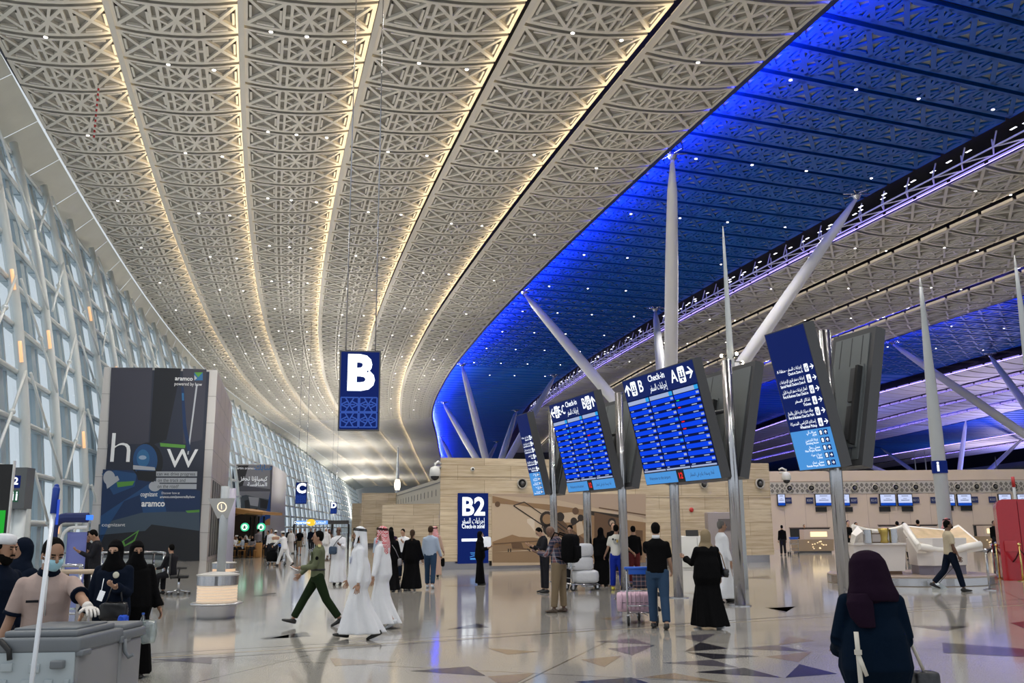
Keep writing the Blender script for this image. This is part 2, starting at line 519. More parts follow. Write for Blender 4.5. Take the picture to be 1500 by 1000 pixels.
# ------------------------------------------------------------ glass wall on the left
def wall_x(Y, z):
    t = max(z, 0) / 21.5
    return sx('wall', Y) + 4.2 * (1 - t ** 1.7)
M_pane = glass_mat('facade_glass', (0.84, 0.90, 0.93), 0.10, 0.05, haze=0.0)
M_mull = mat('bluish_grey_mullion', (0.33, 0.40, 0.44), 0.45)
M_copper = mat('lit_column_lamp', (.6, .35, .2), .4, emit=(1.0, .55, .28), estr=.9)
def facade():
    ys = []
    Y = 20.0; k = 0
    while Y < 476:
        st_ = 6.0 if Y < 150 else (8.0 if Y < 240 else 12.0)
        ys.append((Y, min(Y + st_, 478))); Y += st_
    for k, (ya, yb) in enumerate(ys):
        near = ya < 120; far_ = ya > 96
        root = MB(); nz = 10
        zs = [i * 2.1 for i in range(11)] + [21.6]
        # columns
        n = 10 if near else 5
        r = 0.2 if not far_ else 0.15
        root.tube([(wall_x(ya, 21.6 * i / n) + 0.5, ya, 21.6 * i / n) for i in range(n + 1)], r, 10 if near else 6, 0)
        root.tube([(wall_x(ya + .9, 21.6 * i / n) + 0.1, ya + .9, 21.6 * i / n) for i in range(n + 1)], 0.11, 6, 0)
        # transoms
        for z in zs[1:-1]:
            root.tube([(wall_x(ya, z) + .28, ya, z), (wall_x(yb, z) + .28, yb, z)], 0.10 if not far_ else 0.19, 6, 0, cap=False)
            if near:
                c = Vector(((wall_x(ya, z) + wall_x(yb, z)) / 2 + .1, (ya + yb) / 2, z - .12))
                root.box(c, (.34, yb - ya, .1), 1, R=Matrix.Rotation(-atan2(wall_x(yb, z) - wall_x(ya, z), yb - ya), 3, 'Z'))
        # secondary mullions
        for f_, ww in (((.40, .12), (.66, .34), (.8, .1)) if not far_ else ((.62, .22),)):
            ym = ya + (yb - ya) * f_
            vs = []; fs = []
            for i in range(n + 1):
                z = 21.6 * i / n; x = wall_x(ym, z)
                for dx, dy in ((.12, -ww / 2), (.12, ww / 2), (-.18, ww / 2), (-.18, -ww / 2)):
                    vs.append((x + dx, ym + dy, z))
            for i in range(n):
                for q in range(4):
                    fs.append((i*4 + q, i*4 + (q + 1) % 4, (i+1)*4 + (q + 1) % 4, (i+1)*4 + q))
            root.add(vs, fs, 1)
        w = root.build('window_%d' % (k + 1), [M_white_steel, M_mull]); tag(w, kind='structure')
        # glass
        g = MB(); vs = []; fs = []
        for i in range(n + 1):
            z = 21.6 * i / n
            vs += [(wall_x(ya, z) - .1, ya, z), (wall_x(yb, z) - .1, yb, z)]
        for i in range(n): fs.append((2*i, 2*i + 1, 2*i + 3, 2*i + 2))
        g.add(vs, fs, 0)
        go = g.build('glass', M_pane, w)
        if near:
            d = MB()
            for i in range(0, 10, 2):
                z = zs[i]; p = Vector((wall_x(ya, z) + .75, ya + .2, z)); q = Vector((wall_x((ya + yb) / 2, z + 2.1) + .75, (ya + yb) / 2, z + 2.1))
                r_ = Vector((wall_x(yb, z + 4.2) + .75, yb - .2, min(z + 4.2, 21.4)))
                if k % 2: 
                    p = Vector((wall_x(yb, z) + .75, yb - .2, z)); r_ = Vector((wall_x(ya, z + 4.2) + .75, ya + .2, min(z + 4.2, 21.4)))
                d.tube([p, q], .06, 6); d.tube([q, r_], .06, 6); d.sphere(q, .13, 0, 8, 6)
            d.build('bracing_rod', M_white_steel, w)
            if k % 1 == 0:
                c = MB()
                for z in ((1.6, 10.6), (6.2,), (2.2, 14.8), (8.8, 12.0))[k % 4]:
                    c.tube([(wall_x(ya, z + j * .3) + .60, ya - .20, z + j * .3) for j in range(4)], .08, 6)
                c.build('column_lamp', M_copper, w)
facade()
mb = MB(); mb.quad((205, 60, 0), (205, 479, 0), (205, 479, 27), (205, 60, 27)); mb.quad((-90, 479, 0), (205, 479, 0), (205, 479, 26), (-90, 479, 26)); mb.build('wall_end', mat('far_wall', (.55, .56, .55), .7))['kind'] = 'structure'
# ------------------------------------------------------------ floor
def floor_material():
    m = bpy.data.materials.new('polished_terrazzo'); m.use_nodes = True
    nt = m.node_tree; b = nt.nodes['Principled BSDF']; N = nt.nodes.new; L = nt.links.new
    tc = N('ShaderNodeTexCoord')
    n1 = N('ShaderNodeTexNoise'); n1.inputs['Scale'].default_value = 60; n1.inputs['Detail'].default_value = 5
    L(tc.outputs['Object'], n1.inputs['Vector'])
    cr = N('ShaderNodeValToRGB')
    cr.color_ramp.elements[0].position = .3; cr.color_ramp.elements[0].color = (0.29, 0.275, 0.25, 1)
    cr.color_ramp.elements[1].position = .7; cr.color_ramp.elements[1].color = (0.44, 0.42, 0.385, 1)
    L(n1.outputs['Fac'], cr.inputs['Fac'])
    mp = N('ShaderNodeMapping'); mp.inputs['Rotation'].default_value = (0, 0, radians(20))
    L(tc.outputs['Object'], mp.inputs['Vector'])
    br = N('ShaderNodeTexBrick'); br.offset = 0.0
    br.inputs['Scale'].default_value = 1.0; br.inputs['Brick Width'].default_value = 3.6; br.inputs['Row Height'].default_value = 3.6
    br.inputs['Mortar Size'].default_value = 0.016; br.inputs['Mortar Smooth'].default_value = 0
    br.inputs['Color1'].default_value = (1, 1, 1, 1); br.inputs['Color2'].default_value = (.9, .9, .9, 1); br.inputs['Mortar'].default_value = (.35, .33, .3, 1)
    L(mp.outputs[0], br.inputs['Vector'])
    mx = N('ShaderNodeMix'); mx.data_type = 'RGBA'; mx.blend_type = 'MULTIPLY'; mx.inputs['Factor'].default_value = 1
    L(cr.outputs[0], mx.inputs[6]); L(br.outputs['Color'], mx.inputs[7])
    L(mx.outputs[2], b.inputs['Base Color'])
    b.inputs['Roughness'].default_value = 0.09
    b.inputs['Specular IOR Level'].default_value = 0.75
    b.inputs['IOR'].default_value = 1.6
    # slight waviness stretches the reflections
    n2 = N('ShaderNodeTexNoise'); n2.inputs['Scale'].default_value = 1.3; n2.inputs['Detail'].default_value = 2
    L(tc.outputs['Object'], n2.inputs['Vector'])
    bp = N('ShaderNodeBump'); bp.inputs['Strength'].default_value = 0.06; bp.inputs['Distance'].default_value = 0.02
    L(n2.outputs['Fac'], bp.inputs['Height']); L(bp.outputs[0], b.inputs['Normal'])
    return m
M_floor = floor_material()
mb = MB()
for i_ in range(-3, 48):
    ya_, yb_ = i_ * 10, i_ * 10 + 10
    mb.quad((wall_x(max(ya_, 0), 0) - .6, ya_, 0), (230, ya_, 0), (230, yb_, 0), (wall_x(max(yb_, 0), 0) - .6, yb_, 0))
fl = mb.build('floor', M_floor); tag(fl, kind='structure')
# inlaid stone triangles
M_inl_dark = mat('dark_inlay', (0.03, 0.028, 0.036), 0.12, spec=.5)
M_inl_tan = mat('tan_inlay', (0.27, 0.20, 0.13), 0.12, spec=.5)
M_inl_gold = mat('brass_line', (0.45, 0.38, 0.26), 0.2, spec=.8)
M_inl_grey = mat('grey_inlay', (0.10, 0.09, 0.11), 0.12, spec=.5)
inl = MB()
def tri(pts, mi):
    P = [at_z(x, y, 0.0) for x, y in pts]
    inl.add([(p.x, p.y, 0.002) for p in P], [tuple(range(len(P)))], mi)
S3 = 1500 / 440.0
def c3(x, y): return (800 + x * 440 / 1500., 850 + y * 440 / 1500.)
def c2(x, y): return (400 + x * 400 / 1500., 850 + y * 400 / 1500.)
for pts, mi in (
    ([c3(650, 278), c3(850, 265), c3(772, 308)], 3), ([c3(772, 308), c3(912, 340), c3(690, 355)], 0),
    ([c3(700, 358), c3(1070, 378), c3(835, 393)], 0), ([c3(580, 412), c3(830, 396), c3(960, 435)], 3),
    ([c3(740, 458), c3(990, 436), c3(1180, 486)], 0), ([c3(1195, 486), c3(1265, 418), c3(1455, 466)], 0),
    ([c3(925, 340), c3(1150, 322), c3(1310, 355)], 3), ([c3(245, 305), c3(430, 290), c3(530, 320)], 3),
    ([c3(310, 340), c3(545, 322), c3(430, 374)], 3), ([c3(140, 506), c3(425, 484), c3(510, 511), c3(400, 540)], 0),
    ([c3(1105, 138), c3(1250, 130), c3(1200, 156)], 0), ([c3(175, 395), c3(380, 375), c3(290, 432)], 1),
    ([c3(480, 484), c3(640, 462), c3(870, 506)], 1), ([c3(1095, 380), c3(1330, 355), c3(1260, 408)], 1),
    ([c3(1160, 322), c3(1215, 278), c3(1340, 300)], 1), ([c3(270, 190), c3(390, 176), c3(340, 200)], 1),
    ([c2(750, 497), c2(1075, 472), c2(1168, 524)], 0), ([c2(955, 268), c2(1125, 235), c2(1185, 257)], 0),
    ([c2(-60, 325), c2(180, 280), c2(205, 305)], 0), ([c2(1180, 527), c2(1440, 508), c2(1340, 562), c2(1230, 562)], 1),
    ([c2(1180, 372), c2(1460, 390), c2(1290, 408)], 1), ([c2(310, 425), c2(680, 448), c2(340, 470)], 1),
    ([c2(-5, 65), c2(20, 70), c2(-60, 78)], 0), ([(380, 935), (423, 928), (423, 934)], 0),
    ([(222, 966), (310, 962), (310, 972)], 3), ([(366, 873), (405, 868), (405, 872)], 0),
    ([(1380, 941), (1500, 950), (1500, 962), (1382, 956)], 0), ([(1000, 868), (1020, 866), (1030, 872)], 1),
    ([(1330, 916), (1420, 917), (1385, 924)], 0), ([(1480, 912), (1500, 910), (1500, 920)], 0),
    ([(1120, 889), (1165, 888), (1150, 897)], 0), ([(650, 858), (690, 855), (700, 859)], 1),
    ([(980, 834), (1010, 832), (1020, 836)], 0), ([(1090, 846), (1125, 843), (1130, 848)], 0)):
    tri(pts, mi)
def line(a, b_, w, mi):
    A = at_z(*a); B = at_z(*b_); d = (B - A).normalized(); n = Vector((-d.y, d.x, 0)) * w / 2
    A = A - d * 20; B = B + d * 30
    inl.add([(p.x, p.y, 0.0015) for p in (A - n, B - n, B + n, A + n)], [(0, 1, 2, 3)], mi)
line((400, 952), (800, 928), 0.05, 2); line((400, 947), (800, 924), 0.03, 3)
line((800, 928), (1240, 896), 0.05, 3)
io = inl.build('floor_inlay', [M_inl_dark, M_inl_tan, M_inl_gold, M_inl_grey], fl); io['kind'] = 'structure'
# ------------------------------------------------------------ lettering
_AF = {}
for _cp in list(range(0xFB50, 0xFDFF)) + list(range(0xFE70, 0xFEFD)):
    _d = unicodedata.decomposition(chr(_cp)).split()
    if len(_d) >= 2 and _d[0] in ('<initial>', '<medial>', '<final>', '<isolated>') and _cp != 0:
        _AF.setdefault(tuple(int(x, 16) for x in _d[1:]), {})[_d[0]] = chr(_cp)
def arabic(s):
    """joins Arabic letters and returns them in left to right drawing order"""
    out = []; i = 0; prev_joins = False
    cps = [ord(c) for c in s]; items = []
    while i < len(cps):
        if i + 1 < len(cps) and (cps[i], cps[i + 1]) in _AF and cps[i] == 0x644:
            items.append((cps[i], cps[i + 1])); i += 2
        else:
            items.append((cps[i],)); i += 1
    for k, it in enumerate(items):
        fm = _AF.get(it)
        if not fm: out.append(''.join(chr(c) for c in it)); prev_joins = False; continue
        nxt = _AF.get(items[k + 1]) if k + 1 < len(items) else None
        can_next = '<initial>' in fm and nxt is not None and '<final>' in nxt
        if prev_joins and can_next: g = fm.get('<medial>')
        elif prev_joins: g = fm.get('<final>')
        elif can_next: g = fm.get('<initial>')
        else: g = fm.get('<isolated>')
        out.append(g or chr(it[0])); prev_joins = can_next
    return ''.join(reversed(out))

class Frame:
    """a flat frame: origin O, right R, up U; P(u, v, w) is a point u right, v up, w towards the viewer"""
    def __init__(s, O, R, U):
        s.O = Vector(O); s.R = Vector(R).normalized(); s.U = Vector(U).normalized()
        s.N = s.R.cross(s.U).normalized(); s.U = s.N.cross(s.R)
    def P(s, u, v, w=0.0): return s.O + s.R * u + s.U * v + s.N * w
    def M(s, u=0, v=0, w=0):
        p = s.P(u, v, w)
        return Matrix(((s.R.x, s.U.x, s.N.x, p.x), (s.R.y, s.U.y, s.N.y, p.y), (s.R.z, s.U.z, s.N.z, p.z), (0, 0, 0, 1)))
    def rect(s, mb, u0, v0, u1, v1, w=0.0, mi=0):
        mb.quad(s.P(u0, v0, w), s.P(u1, v0, w), s.P(u1, v1, w), s.P(u0, v1, w), mi)
    def poly(s, mb, pts, w=0.0, mi=0):
        mb.add([s.P(u, v, w) for u, v in pts], [tuple(range(len(pts)))], mi)
    def slab(s, mb, u0, v0, u1, v1, w0, w1, mi=0):
        vs = [s.P(u, v, w) for w in (w0, w1) for u, v in ((u0, v0), (u1, v0), (u1, v1), (u0, v1))]
        mb.add(vs, [(3, 2, 1, 0), (4, 5, 6, 7), (0, 1, 5, 4), (1, 2, 6, 5), (2, 3, 7, 6), (3, 0, 4, 7)], mi)
def text(name, body, fr, u, v, w, size, m, parent, align='CENTER', bold=0.0, width=None, ar=False, vscale=1.0):
    c = bpy.data.curves.new('t', 'FONT')
    c.body = arabic(body) if ar else body
    c.size = 1.0; c.align_x = align; c.align_y = 'CENTER'; c.offset = bold; c.resolution_u = 3
    o = bpy.data.objects.new('t', c); COL.objects.link(o)
    bpy.context.view_layer.update()
    me = bpy.data.meshes.new_from_object(o)
    n = len(me.vertices)
    co = np.empty(n * 3); me.vertices.foreach_get('co', co); co = co.reshape(-1, 3)
    bpy.data.objects.remove(o); bpy.data.curves.remove(c)
    kx = size; ky = size * vscale
    if width and n:
        kx = width / max(co[:, 0].max() - co[:, 0].min(), 1e-6)
        if size is None: ky = kx * vscale
    pts = [fr.P(u + a * kx, v + b * ky, w) for a, b, _ in co]
    me.vertices.foreach_set('co', np.array([p[:] for p in pts]).ravel())
    me.materials.clear(); me.materials.append(m); me.update(); me.name = name
    return link(name, me, parent)

# ------------------------------------------------------------ stone
def travertine(name, base, dark, rot, bw=2.4, bh=0.62):
    m = bpy.data.materials.new(name); m.use_nodes = True
    nt = m.node_tree; b = nt.nodes['Principled BSDF']; N = nt.nodes.new; L = nt.links.new
    tc = N('ShaderNodeTexCoord'); mp = N('ShaderNodeMapping'); mp.inputs['Rotation'].default_value = (0, 0, rot)
    L(tc.outputs['Object'], mp.inputs['Vector'])
    sp = N('ShaderNodeSeparateXYZ'); L(mp.outputs[0], sp.inputs[0])
    cb = N('ShaderNodeCombineXYZ'); L(sp.outputs['X'], cb.inputs['X']); L(sp.outputs['Z'], cb.inputs['Y'])
    m2 = N('ShaderNodeMapping'); m2.inputs['Scale'].default_value = (.35, 5, 1); L(cb.outputs[0], m2.inputs['Vector'])
    n = N('ShaderNodeTexNoise'); n.inputs['Scale'].default_value = 1.6; n.inputs['Detail'].default_value = 6; n.inputs['Roughness'].default_value = .65
    L(m2.outputs[0], n.inputs['Vector'])
    cr = N('ShaderNodeValToRGB'); cr.color_ramp.elements[0].position = .32; cr.color_ramp.elements[0].color = (*dark, 1)
    cr.color_ramp.elements[1].position = .62; cr.color_ramp.elements[1].color = (*base, 1)
    L(n.outputs['Fac'], cr.inputs['Fac'])
    br = N('ShaderNodeTexBrick'); br.offset = 0.5; br.inputs['Scale'].default_value = 1
    br.inputs['Brick Width'].default_value = bw; br.inputs['Row Height'].default_value = bh; br.inputs['Mortar Size'].default_value = .008
    br.inputs['Color1'].default_value = (1, 1, 1, 1); br.inputs['Color2'].default_value = (.8, .78, .75, 1); br.inputs['Mortar'].default_value = (.45, .4, .33, 1)
    L(cb.outputs[0], br.inputs['Vector'])
    mx = N('ShaderNodeMix'); mx.data_type = 'RGBA'; mx.blend_type = 'MULTIPLY'; mx.inputs['Factor'].default_value = 1
    L(cr.outputs[0], mx.inputs[6]); L(br.outputs['Color'], mx.inputs[7]); L(mx.outputs[2], b.inputs['Base Color'])
    b.inputs['Roughness'].default_value = .35
    return m
ANG = atan2(0.33624, 0.94178)
M_stone = travertine('travertine', (0.76, 0.64, 0.46), (0.52, 0.39, 0.24), -ANG)
M_stone2 = travertine('travertine_fronto', (0.74, 0.63, 0.47), (0.52, 0.41, 0.27), 0.0)
M_beige = mat('beige_panel', (0.60, 0.49, 0.41), 0.5, noise=(.7, .04))
M_pale = mat('pale_wall', (0.58, 0.54, 0.46), 0.55)
M_navy = mat('navy_sign', srgb(3, 20, 76), 0.5, spec=.15, emit=srgb(6, 36, 115), estr=.4)
M_navy_m = mat('navy_panel', srgb(10, 30, 90), 0.35)
M_lit_white = emis('lit_white', (.88, .94, 1.0), 1.5)
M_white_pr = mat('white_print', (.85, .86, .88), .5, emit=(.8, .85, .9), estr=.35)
M_sky_lit = emis('lit_light_blue', srgb(84, 160, 235), .85)
M_board_blue = emis('lit_screen_blue', (0.005, 0.06, 0.85), 1.0)
M_board_dark = emis('lit_screen_navy', (0.005, 0.01, 0.06), 1.0)
M_screen_txt = emis('lit_screen_pale', (.45, .55, .85), .8)
M_screen_cyan = emis('lit_screen_cyan', (.03, .35, .8), 1.0)
M_red_lit = emis('lit_red', (1, .02, .02), 1.2)
M_green_lit = emis('lit_green', (.02, .6, .2), 1.0)
M_gold = mat('polished_brass', (.75, .55, .22), .25, 1.0)
M_rubber = mat('black_rubber', (.02, .02, .02), .7)

A = Vector((-3.08, 38.48, 0)); B = Vector((12.38, 43.99, 0))
E1 = (B - A).normalized(); E2 = Vector((-E1.y, E1.x, 0)); ZU = Vector((0, 0, 1))
LW = (B - A).length
TOP = 4.65
wf = Frame(A, E1, ZU)          # N points to the camera side
def wall_uv(px, py):
    r = ray(px, py); n = wf.N; o = Vector((0, 0, CAM_Z))
    t = (A - o).dot(n) / r.dot(n); p = o + r * t - A
    return p.dot(E1), p.z
mb = MB()
def wedge(i0, i1, z0, z1, dep, off, mi):
    a = A + E1 * i0 + E2 * off; b = A + E1 * (LW - i1) + E2 * off; d = a * (1 + dep / 38.0); c = b + E2 * dep      # the left flank runs back almost edge-on
    vs = [Vector((q.x, q.y, z)) for z in (z0, z1) for q in (a, b, c, d)]
    mb.add(vs, [(3, 2, 1, 0), (4, 5, 6, 7), (0, 1, 5, 4), (1, 2, 6, 5), (2, 3, 7, 6), (3, 0, 4, 7)], mi)
wedge(0, 0, .34, TOP, 8, 0, 0)
wedge(.15, .15, 0, .34, 7.7, .18, 1)
wf.slab(mb, 0.0, 3.0, LW, 3.03, 0.0, .012, 2)
wf.slab(mb, 0.0, 3.85, LW, 3.875, 0.0, .012, 2)
M_plinth = mat('steel_plinth', (.32, .30, .31), .22, .9)
o = mb.build('wall_front', [M_stone, M_plinth, mat('stone_joint', (.45, .35, .24), .5)]); o['kind'] = 'structure'
# blocks further back on the left, the long pale wall and the check-in wall
def block(name, pa, pb, h, depth, m, base=.34):
    mb = MB(); f = Frame(pa, (Vector(pb) - Vector(pa)), ZU); L_ = (Vector(pb) - Vector(pa)).length
    f.slab(mb, 0, base, L_, h, 0, -depth, 0); f.slab(mb, .1, 0, L_ - .1, base, -.12, -depth, 1)
    o = mb.build(name, [m, M_plinth]); o['kind'] = 'structure'; return f, L_
c0 = at_z(567, 815); c1 = at_z(637, 813)
block('wall_left', (c0.x, 55, 0), (c1.x + .6, 55, 0), 3.15, 3, M_stone2)
g0 = at_y(530, 722, 88); g1 = at_y(577, 722, 88)
block('wall_left', (g0.x, 88, 0), (g1.x + .2, 88, 0), g0.z, 6, M_stone2)
h0 = at_y(516, 737, 100); block('wall_left', (h0.x, 100, 0), (g0.x + .2, 100, 0), h0.z, 6, M_stone2)
mb = MB(); f = Frame((-12.0, 91, 0), (Vector((-4.2, 59, 0)) - Vector((-12, 91, 0))), ZU)
f.slab(mb, 0, 0, 33, 5.05, 0, -1, 0)
for k in range(14): f.slab(mb, 5 + k * 1.9, 3.9, 5.12 + k * 1.9, 4.35, 0.0, .02, 1)
f.slab(mb, 0, 4.75, 33, 4.8, 0, .02, 1)
mb.build('wall_back', [M_pale, M_darkgrey])['kind'] = 'structure'
CWY = 66.0; CW_T = 5.54
mb = MB(); f_cw = Frame((6, CWY, 0), (1, 0, 0), ZU)
f_cw.slab(mb, 0, 0, 90, CW_T, 0, -2, 0)
for k in range(60): f_cw.slab(mb, k * 1.5, 0.9, k * 1.5 + .015, 3.88, 0, .006, 1)
f_cw.slab(mb, 0, 4.76, 90, 4.80, 0, .02, 1)
# perforated decor band with round nozzles
f_cw.slab(mb, 0, 3.90, 90, 4.74, 0, .03, 2)
mb.build('wall_back', [M_beige, mat('beige_joint', (.28, .22, .18), .6), mat('decor_band', (.46, .43, .40), .6)])['kind'] = 'structure'
dec = MB()
for k in range(150):
    u = 12 + k * .36
    s_ = .15
    for v0 in (4.12, 4.5):
        f_cw.poly(dec, [(u - s_, v0), (u - .03, v0 - s_), (u + .03, v0 - s_), (u + s_, v0), (u + .03, v0 + s_), (u - .03, v0 + s_)], .034, 0)
    f_cw.poly(dec, [(u + .1, 4.31), (u + .18, 4.2), (u + .26, 4.31), (u + .18, 4.42)], .034, 0)
dec.build('trim_1', mat('decor_cutout', (.17, .16, .15), .8))['kind'] = 'structure'
noz = None
def ring(fr, u, v, r, parent=None):
    mb = MB(); n = 20; vs = []; 
    for rr, ww in ((r, 0.035), (r, .12), (r * .82, .12), (r * .78, .04)):
        vs += [fr.P(u + rr * cos(2*pi*k/n), v + rr * sin(2*pi*k/n), ww) for k in range(n)]
    fs = [(i*n + k, i*n + (k+1) % n, (i+1)*n + (k+1) % n, (i+1)*n + k) for i in range(3) for k in range(n)]
    mb.add(vs, fs, 0, True); mb.add([fr.P(u + r*.8 * cos(2*pi*k/n), v + r*.8 * sin(2*pi*k/n), .045) for k in range(n)], [tuple(range(n))], 1)
    mb.sphere(fr.P(u, v, .12), (r * .42, r * .42, r * .42), 2, 10, 8)
    return mb
M_rim = mat('nozzle_rim', (.5, .46, .4), .4)
for px, py in ((208, 210), (327, 210), (443, 210), (562, 210), (673, 210), (785, 208), (893, 208), (1120, 208), (1223, 206), (1325, 206), (1430, 205)):
    p = at_y(1100 + px / 3.7025, 660 + py / 3.7025, CWY)
    o = ring(f_cw, p.x - 6, 4.31, .24).build('air_nozzle', [M_rim, M_black, M_darkgrey]); AN_ = globals().get('AN_', 0) + 1
    tag(o, 'dark air nozzle in the patterned band over check-in, %s from the stone wall' % ('first second third fourth fifth sixth seventh eighth ninth tenth eleventh'.split()[AN_ - 1]), 'air nozzle', 'air nozzles above check-in')
for px, py, r in ((764, 708, .23), (1112, 708, .25), (1030, 709, .2)):
    u, v = wall_uv(px, py)
    lab = {764: 'round air nozzle in the stone wall above the sepia aircraft mural', 1112: 'round air nozzle near the right end of the stone wall', 1030: 'dark round air nozzle in the stone wall just under the right flight board'}[px]
    o = ring(wf, u, v, r).build('air_nozzle', [M_rim, M_black, M_darkgrey]); tag(o, lab, 'air nozzle')
# little wall cameras
def dome_camera(p, lab, out=Vector((0, -1, 0)), s=1.0):
    e = empty('security_camera', p, 0, lab, 'camera')
    mb = MB(); mb.tube([Vector((0, 0, 0)) , out * .25 * s, out * .25 * s + Vector((0, 0, .12 * s))], .03 * s, 8); mb.tube([(0, 0, .1 * s), out * .12 * s + Vector((0, 0, .16 * s)), out * .25 * s + Vector((0, 0, .08 * s))], .035 * s, 8)
    mb.build('bracket', M_white, e)
    h = MB(); c = out * .25 * s
    h.lathe(c, [(.03*s, .02*s), (.13*s, -.02*s), (.16*s, -.12*s), (.17*s, -.26*s), (.15*s, -.28*s)], 16, smooth=True); h.build('housing', M_white, e)
    d = MB(); d.sphere(c + Vector((0, 0, -.28 * s)), .13 * s, 0, 14, 8); d.build('dome', mat('smoked_dome', (.02, .02, .025), .1), e)
    return e
u, v = wall_uv(641, 690)
dome_camera(wf.P(0.02, wall_uv(641, 684)[1], .02), 'white dome camera at the left corner of the stone wall', out=(-E1 * .9 + wf.N * .5).normalized(), s=1.4)
p = at_y(1141, 692, 50); dome_camera(Vector((p.x, 50, p.z)), 'white dome camera on a bent arm past the right end of the stone wall', out=Vector((1, -.3, 0)).normalized(), s=1.5)
u, v = wall_uv(692, 687)
mb = MB(); mb.lathe((0, 0, 0), [(.09, 0), (.09, .05), (.06, .08)], 14); mb.sphere((0, 0, .08), .05, 1, 10, 6)
o = mb.build('security_camera', [M_white, M_black]); o.matrix_world = wf.M(u, v, 0.0)
tag(o, 'small round white camera on the stone wall above the tall B2 sign', 'camera')
u, v = wall_uv(1012.5, 746.5)
mb = MB(); mb.lathe((0, 0, 0), [(.11, 0), (.11, .04), (.05, .1)], 14)
o = mb.build('fire_alarm', [mat('red_plastic', (.5, .03, .03), .4)]); o.matrix_world = wf.M(u, v, 0.0); tag(o, 'small red fire alarm on the stone wall between two steel posts', 'fire alarm')

# ------------------------------------------------------------ tall B2 sign on the stone wall
u0, v1 = wall_uv(670.5, 722); u1, v0 = wall_uv(715, 824.5)
e = empty('zone_sign', wf.P((u0 + u1) / 2, v0, 0), 0, 'tall navy zone sign reading B2 mounted on the stone wall', 'sign')
bi = Matrix.Translation(-e.location)
sf = Frame(wf.P((u0 + u1) / 2, v0, 0) - e.location, E1, ZU); W2 = u1 - u0; H2 = v1 - v0
mb = MB(); sf.slab(mb, -W2/2, 0, W2/2, H2, 0.0, .05, 0); mb.build('panel', M_navy, e)
def yv(y): return H2 * (824.5 - y) / (824.5 - 722)
text('zone_code', 'B2', sf, 0, yv(743), .056, 1.05, M_lit_white, e, bold=.03, width=W2 * .75)
text('arabic_text', 'إجراءات السفر', sf, 0, yv(763), .056, .3, M_lit_white, e, ar=True, width=W2 * .76, vscale=1.1)
text('english_text', 'Check-in zone', sf, 0, yv(771), .056, .24, M_lit_white, e, bold=.012, width=W2 * .74)
mb = MB(); sf.rect(mb, -W2*.38, yv(792.5), W2*.30, yv(788.5), .056)
sf.poly(mb, [(W2*.14, yv(780)), (W2*.22, yv(780)), (W2*.42, yv(790.5)), (W2*.22, yv(801)), (W2*.14, yv(801)), (W2*.32, yv(790.5))], .057)
mb.build('arrow', M_lit_white, e)
mb = MB()
for k, (a_, b_) in enumerate(((-.1, .2), (-.08, .16))): sf.rect(mb, W2*a_, yv(809.5 + k*2), W2*b_, yv(808.6 + k*2), .056)
n = 10; sf.poly(mb, [(W2*(-.12 + .33*i/n), yv(815 - 2.2*sin(pi*i/n))) for i in range(n+1)] + [(W2*(.21 - .33*i/n), yv(815.6 - 1.6*sin(pi*(n-i)/n))) for i in range(n+1)], .056)
sf.rect(mb, -W2*.1, yv(819), W2*.19, yv(816.6), .056)
mb.build('small_emblem', M_sky_lit, e)

# ------------------------------------------------------------ sepia mural on the stone wall
mu0, mv1 = wall_uv(720, 723); mu1, mv0 = wall_uv(944, 823.5)
e = empty('mural', wf.P((mu0 + mu1) / 2, mv0, 0), 0, 'large sepia wall mural of propeller aircraft under hills', 'mural')
mf = Frame(wf.P((mu0 + mu1) / 2, mv0, 0) - e.location, E1, ZU)
def m7(x, y):
    u, v = wall_uv(710 + x / 6.0, 710 + y / 6.0)
    return (u - (mu0 + mu1) / 2, v - mv0)
sep = [mat('sepia_%d' % i, c, .5) for i, c in enumerate([(.56, .43, .30), (.30, .18, .09), (.13, .07, .035), (.025, .016, .011), (.70, .60, .48), (.28, .18, .10), (.46, .34, .25)])]
mb = MB(); hw = (mu1 - mu0) / 2; hh = mv1 - mv0
mf.slab(mb, -hw, 0, hw, hh, 0, .03, 0); mb.build('canvas', sep[0], e)
mb = MB(); w_ = .032
def mp_(pts, mi, w):
    mf.poly(mb, [m7(*q) for q in pts], w, mi)
def ml(a, b, wd, mi, w):
    a = Vector(m7(*a)); b = Vector(m7(*b)); d = (b - a).normalized(); n = Vector((-d.y, d.x)) * wd / 2
    mf.poly(mb, [tuple(a - n), tuple(b - n), tuple(b + n), tuple(a + n)], w, mi)
mp_([(66, 590), (1000, 560), (1412, 545), (1412, 682), (66, 682)], 5, .033)          # ground
mp_([(66, 500), (120, 480), (170, 462), (240, 436), (300, 455), (370, 460), (430, 462), (520, 480), (520, 560), (66, 590)], 1, .034)
mp_([(66, 540), (150, 525), (250, 545), (250, 575), (66, 590)], 5, .035)
mp_([(66, 92), (580, 120), (905, 190), (1412, 290), (1412, 80), (66, 78)], 6, .034)  # wing underside, light
mp_([(66, 96), (300, 150), (560, 172), (905, 222), (905, 262), (560, 225), (300, 178), (66, 160)], 1, .036)
mp_([(560, 190), (905, 262), (1412, 330), (1412, 560), (830, 540), (760, 470), (640, 420), (620, 300)], 1, .035)
mp_([(905, 225), (1180, 262), (1180, 300), (905, 262)], 3, .037)
mp_([(960, 240), (1175, 290), (1175, 560), (960, 560)], 2, .038)
mp_([(1240, 330), (1412, 350), (1412, 560), (1240, 560)], 1, .038)
mp_([(500, 270), (620, 240), (740, 370), (880, 480), (880, 560), (700, 480), (520, 380)], 2, .039)
mp_([(800, 330), (850, 310), (870, 420), (810, 450)], 0, .040)
mp_([(640, 250), (760, 240), (860, 280), (780, 330), (700, 330)], 0, .0395)
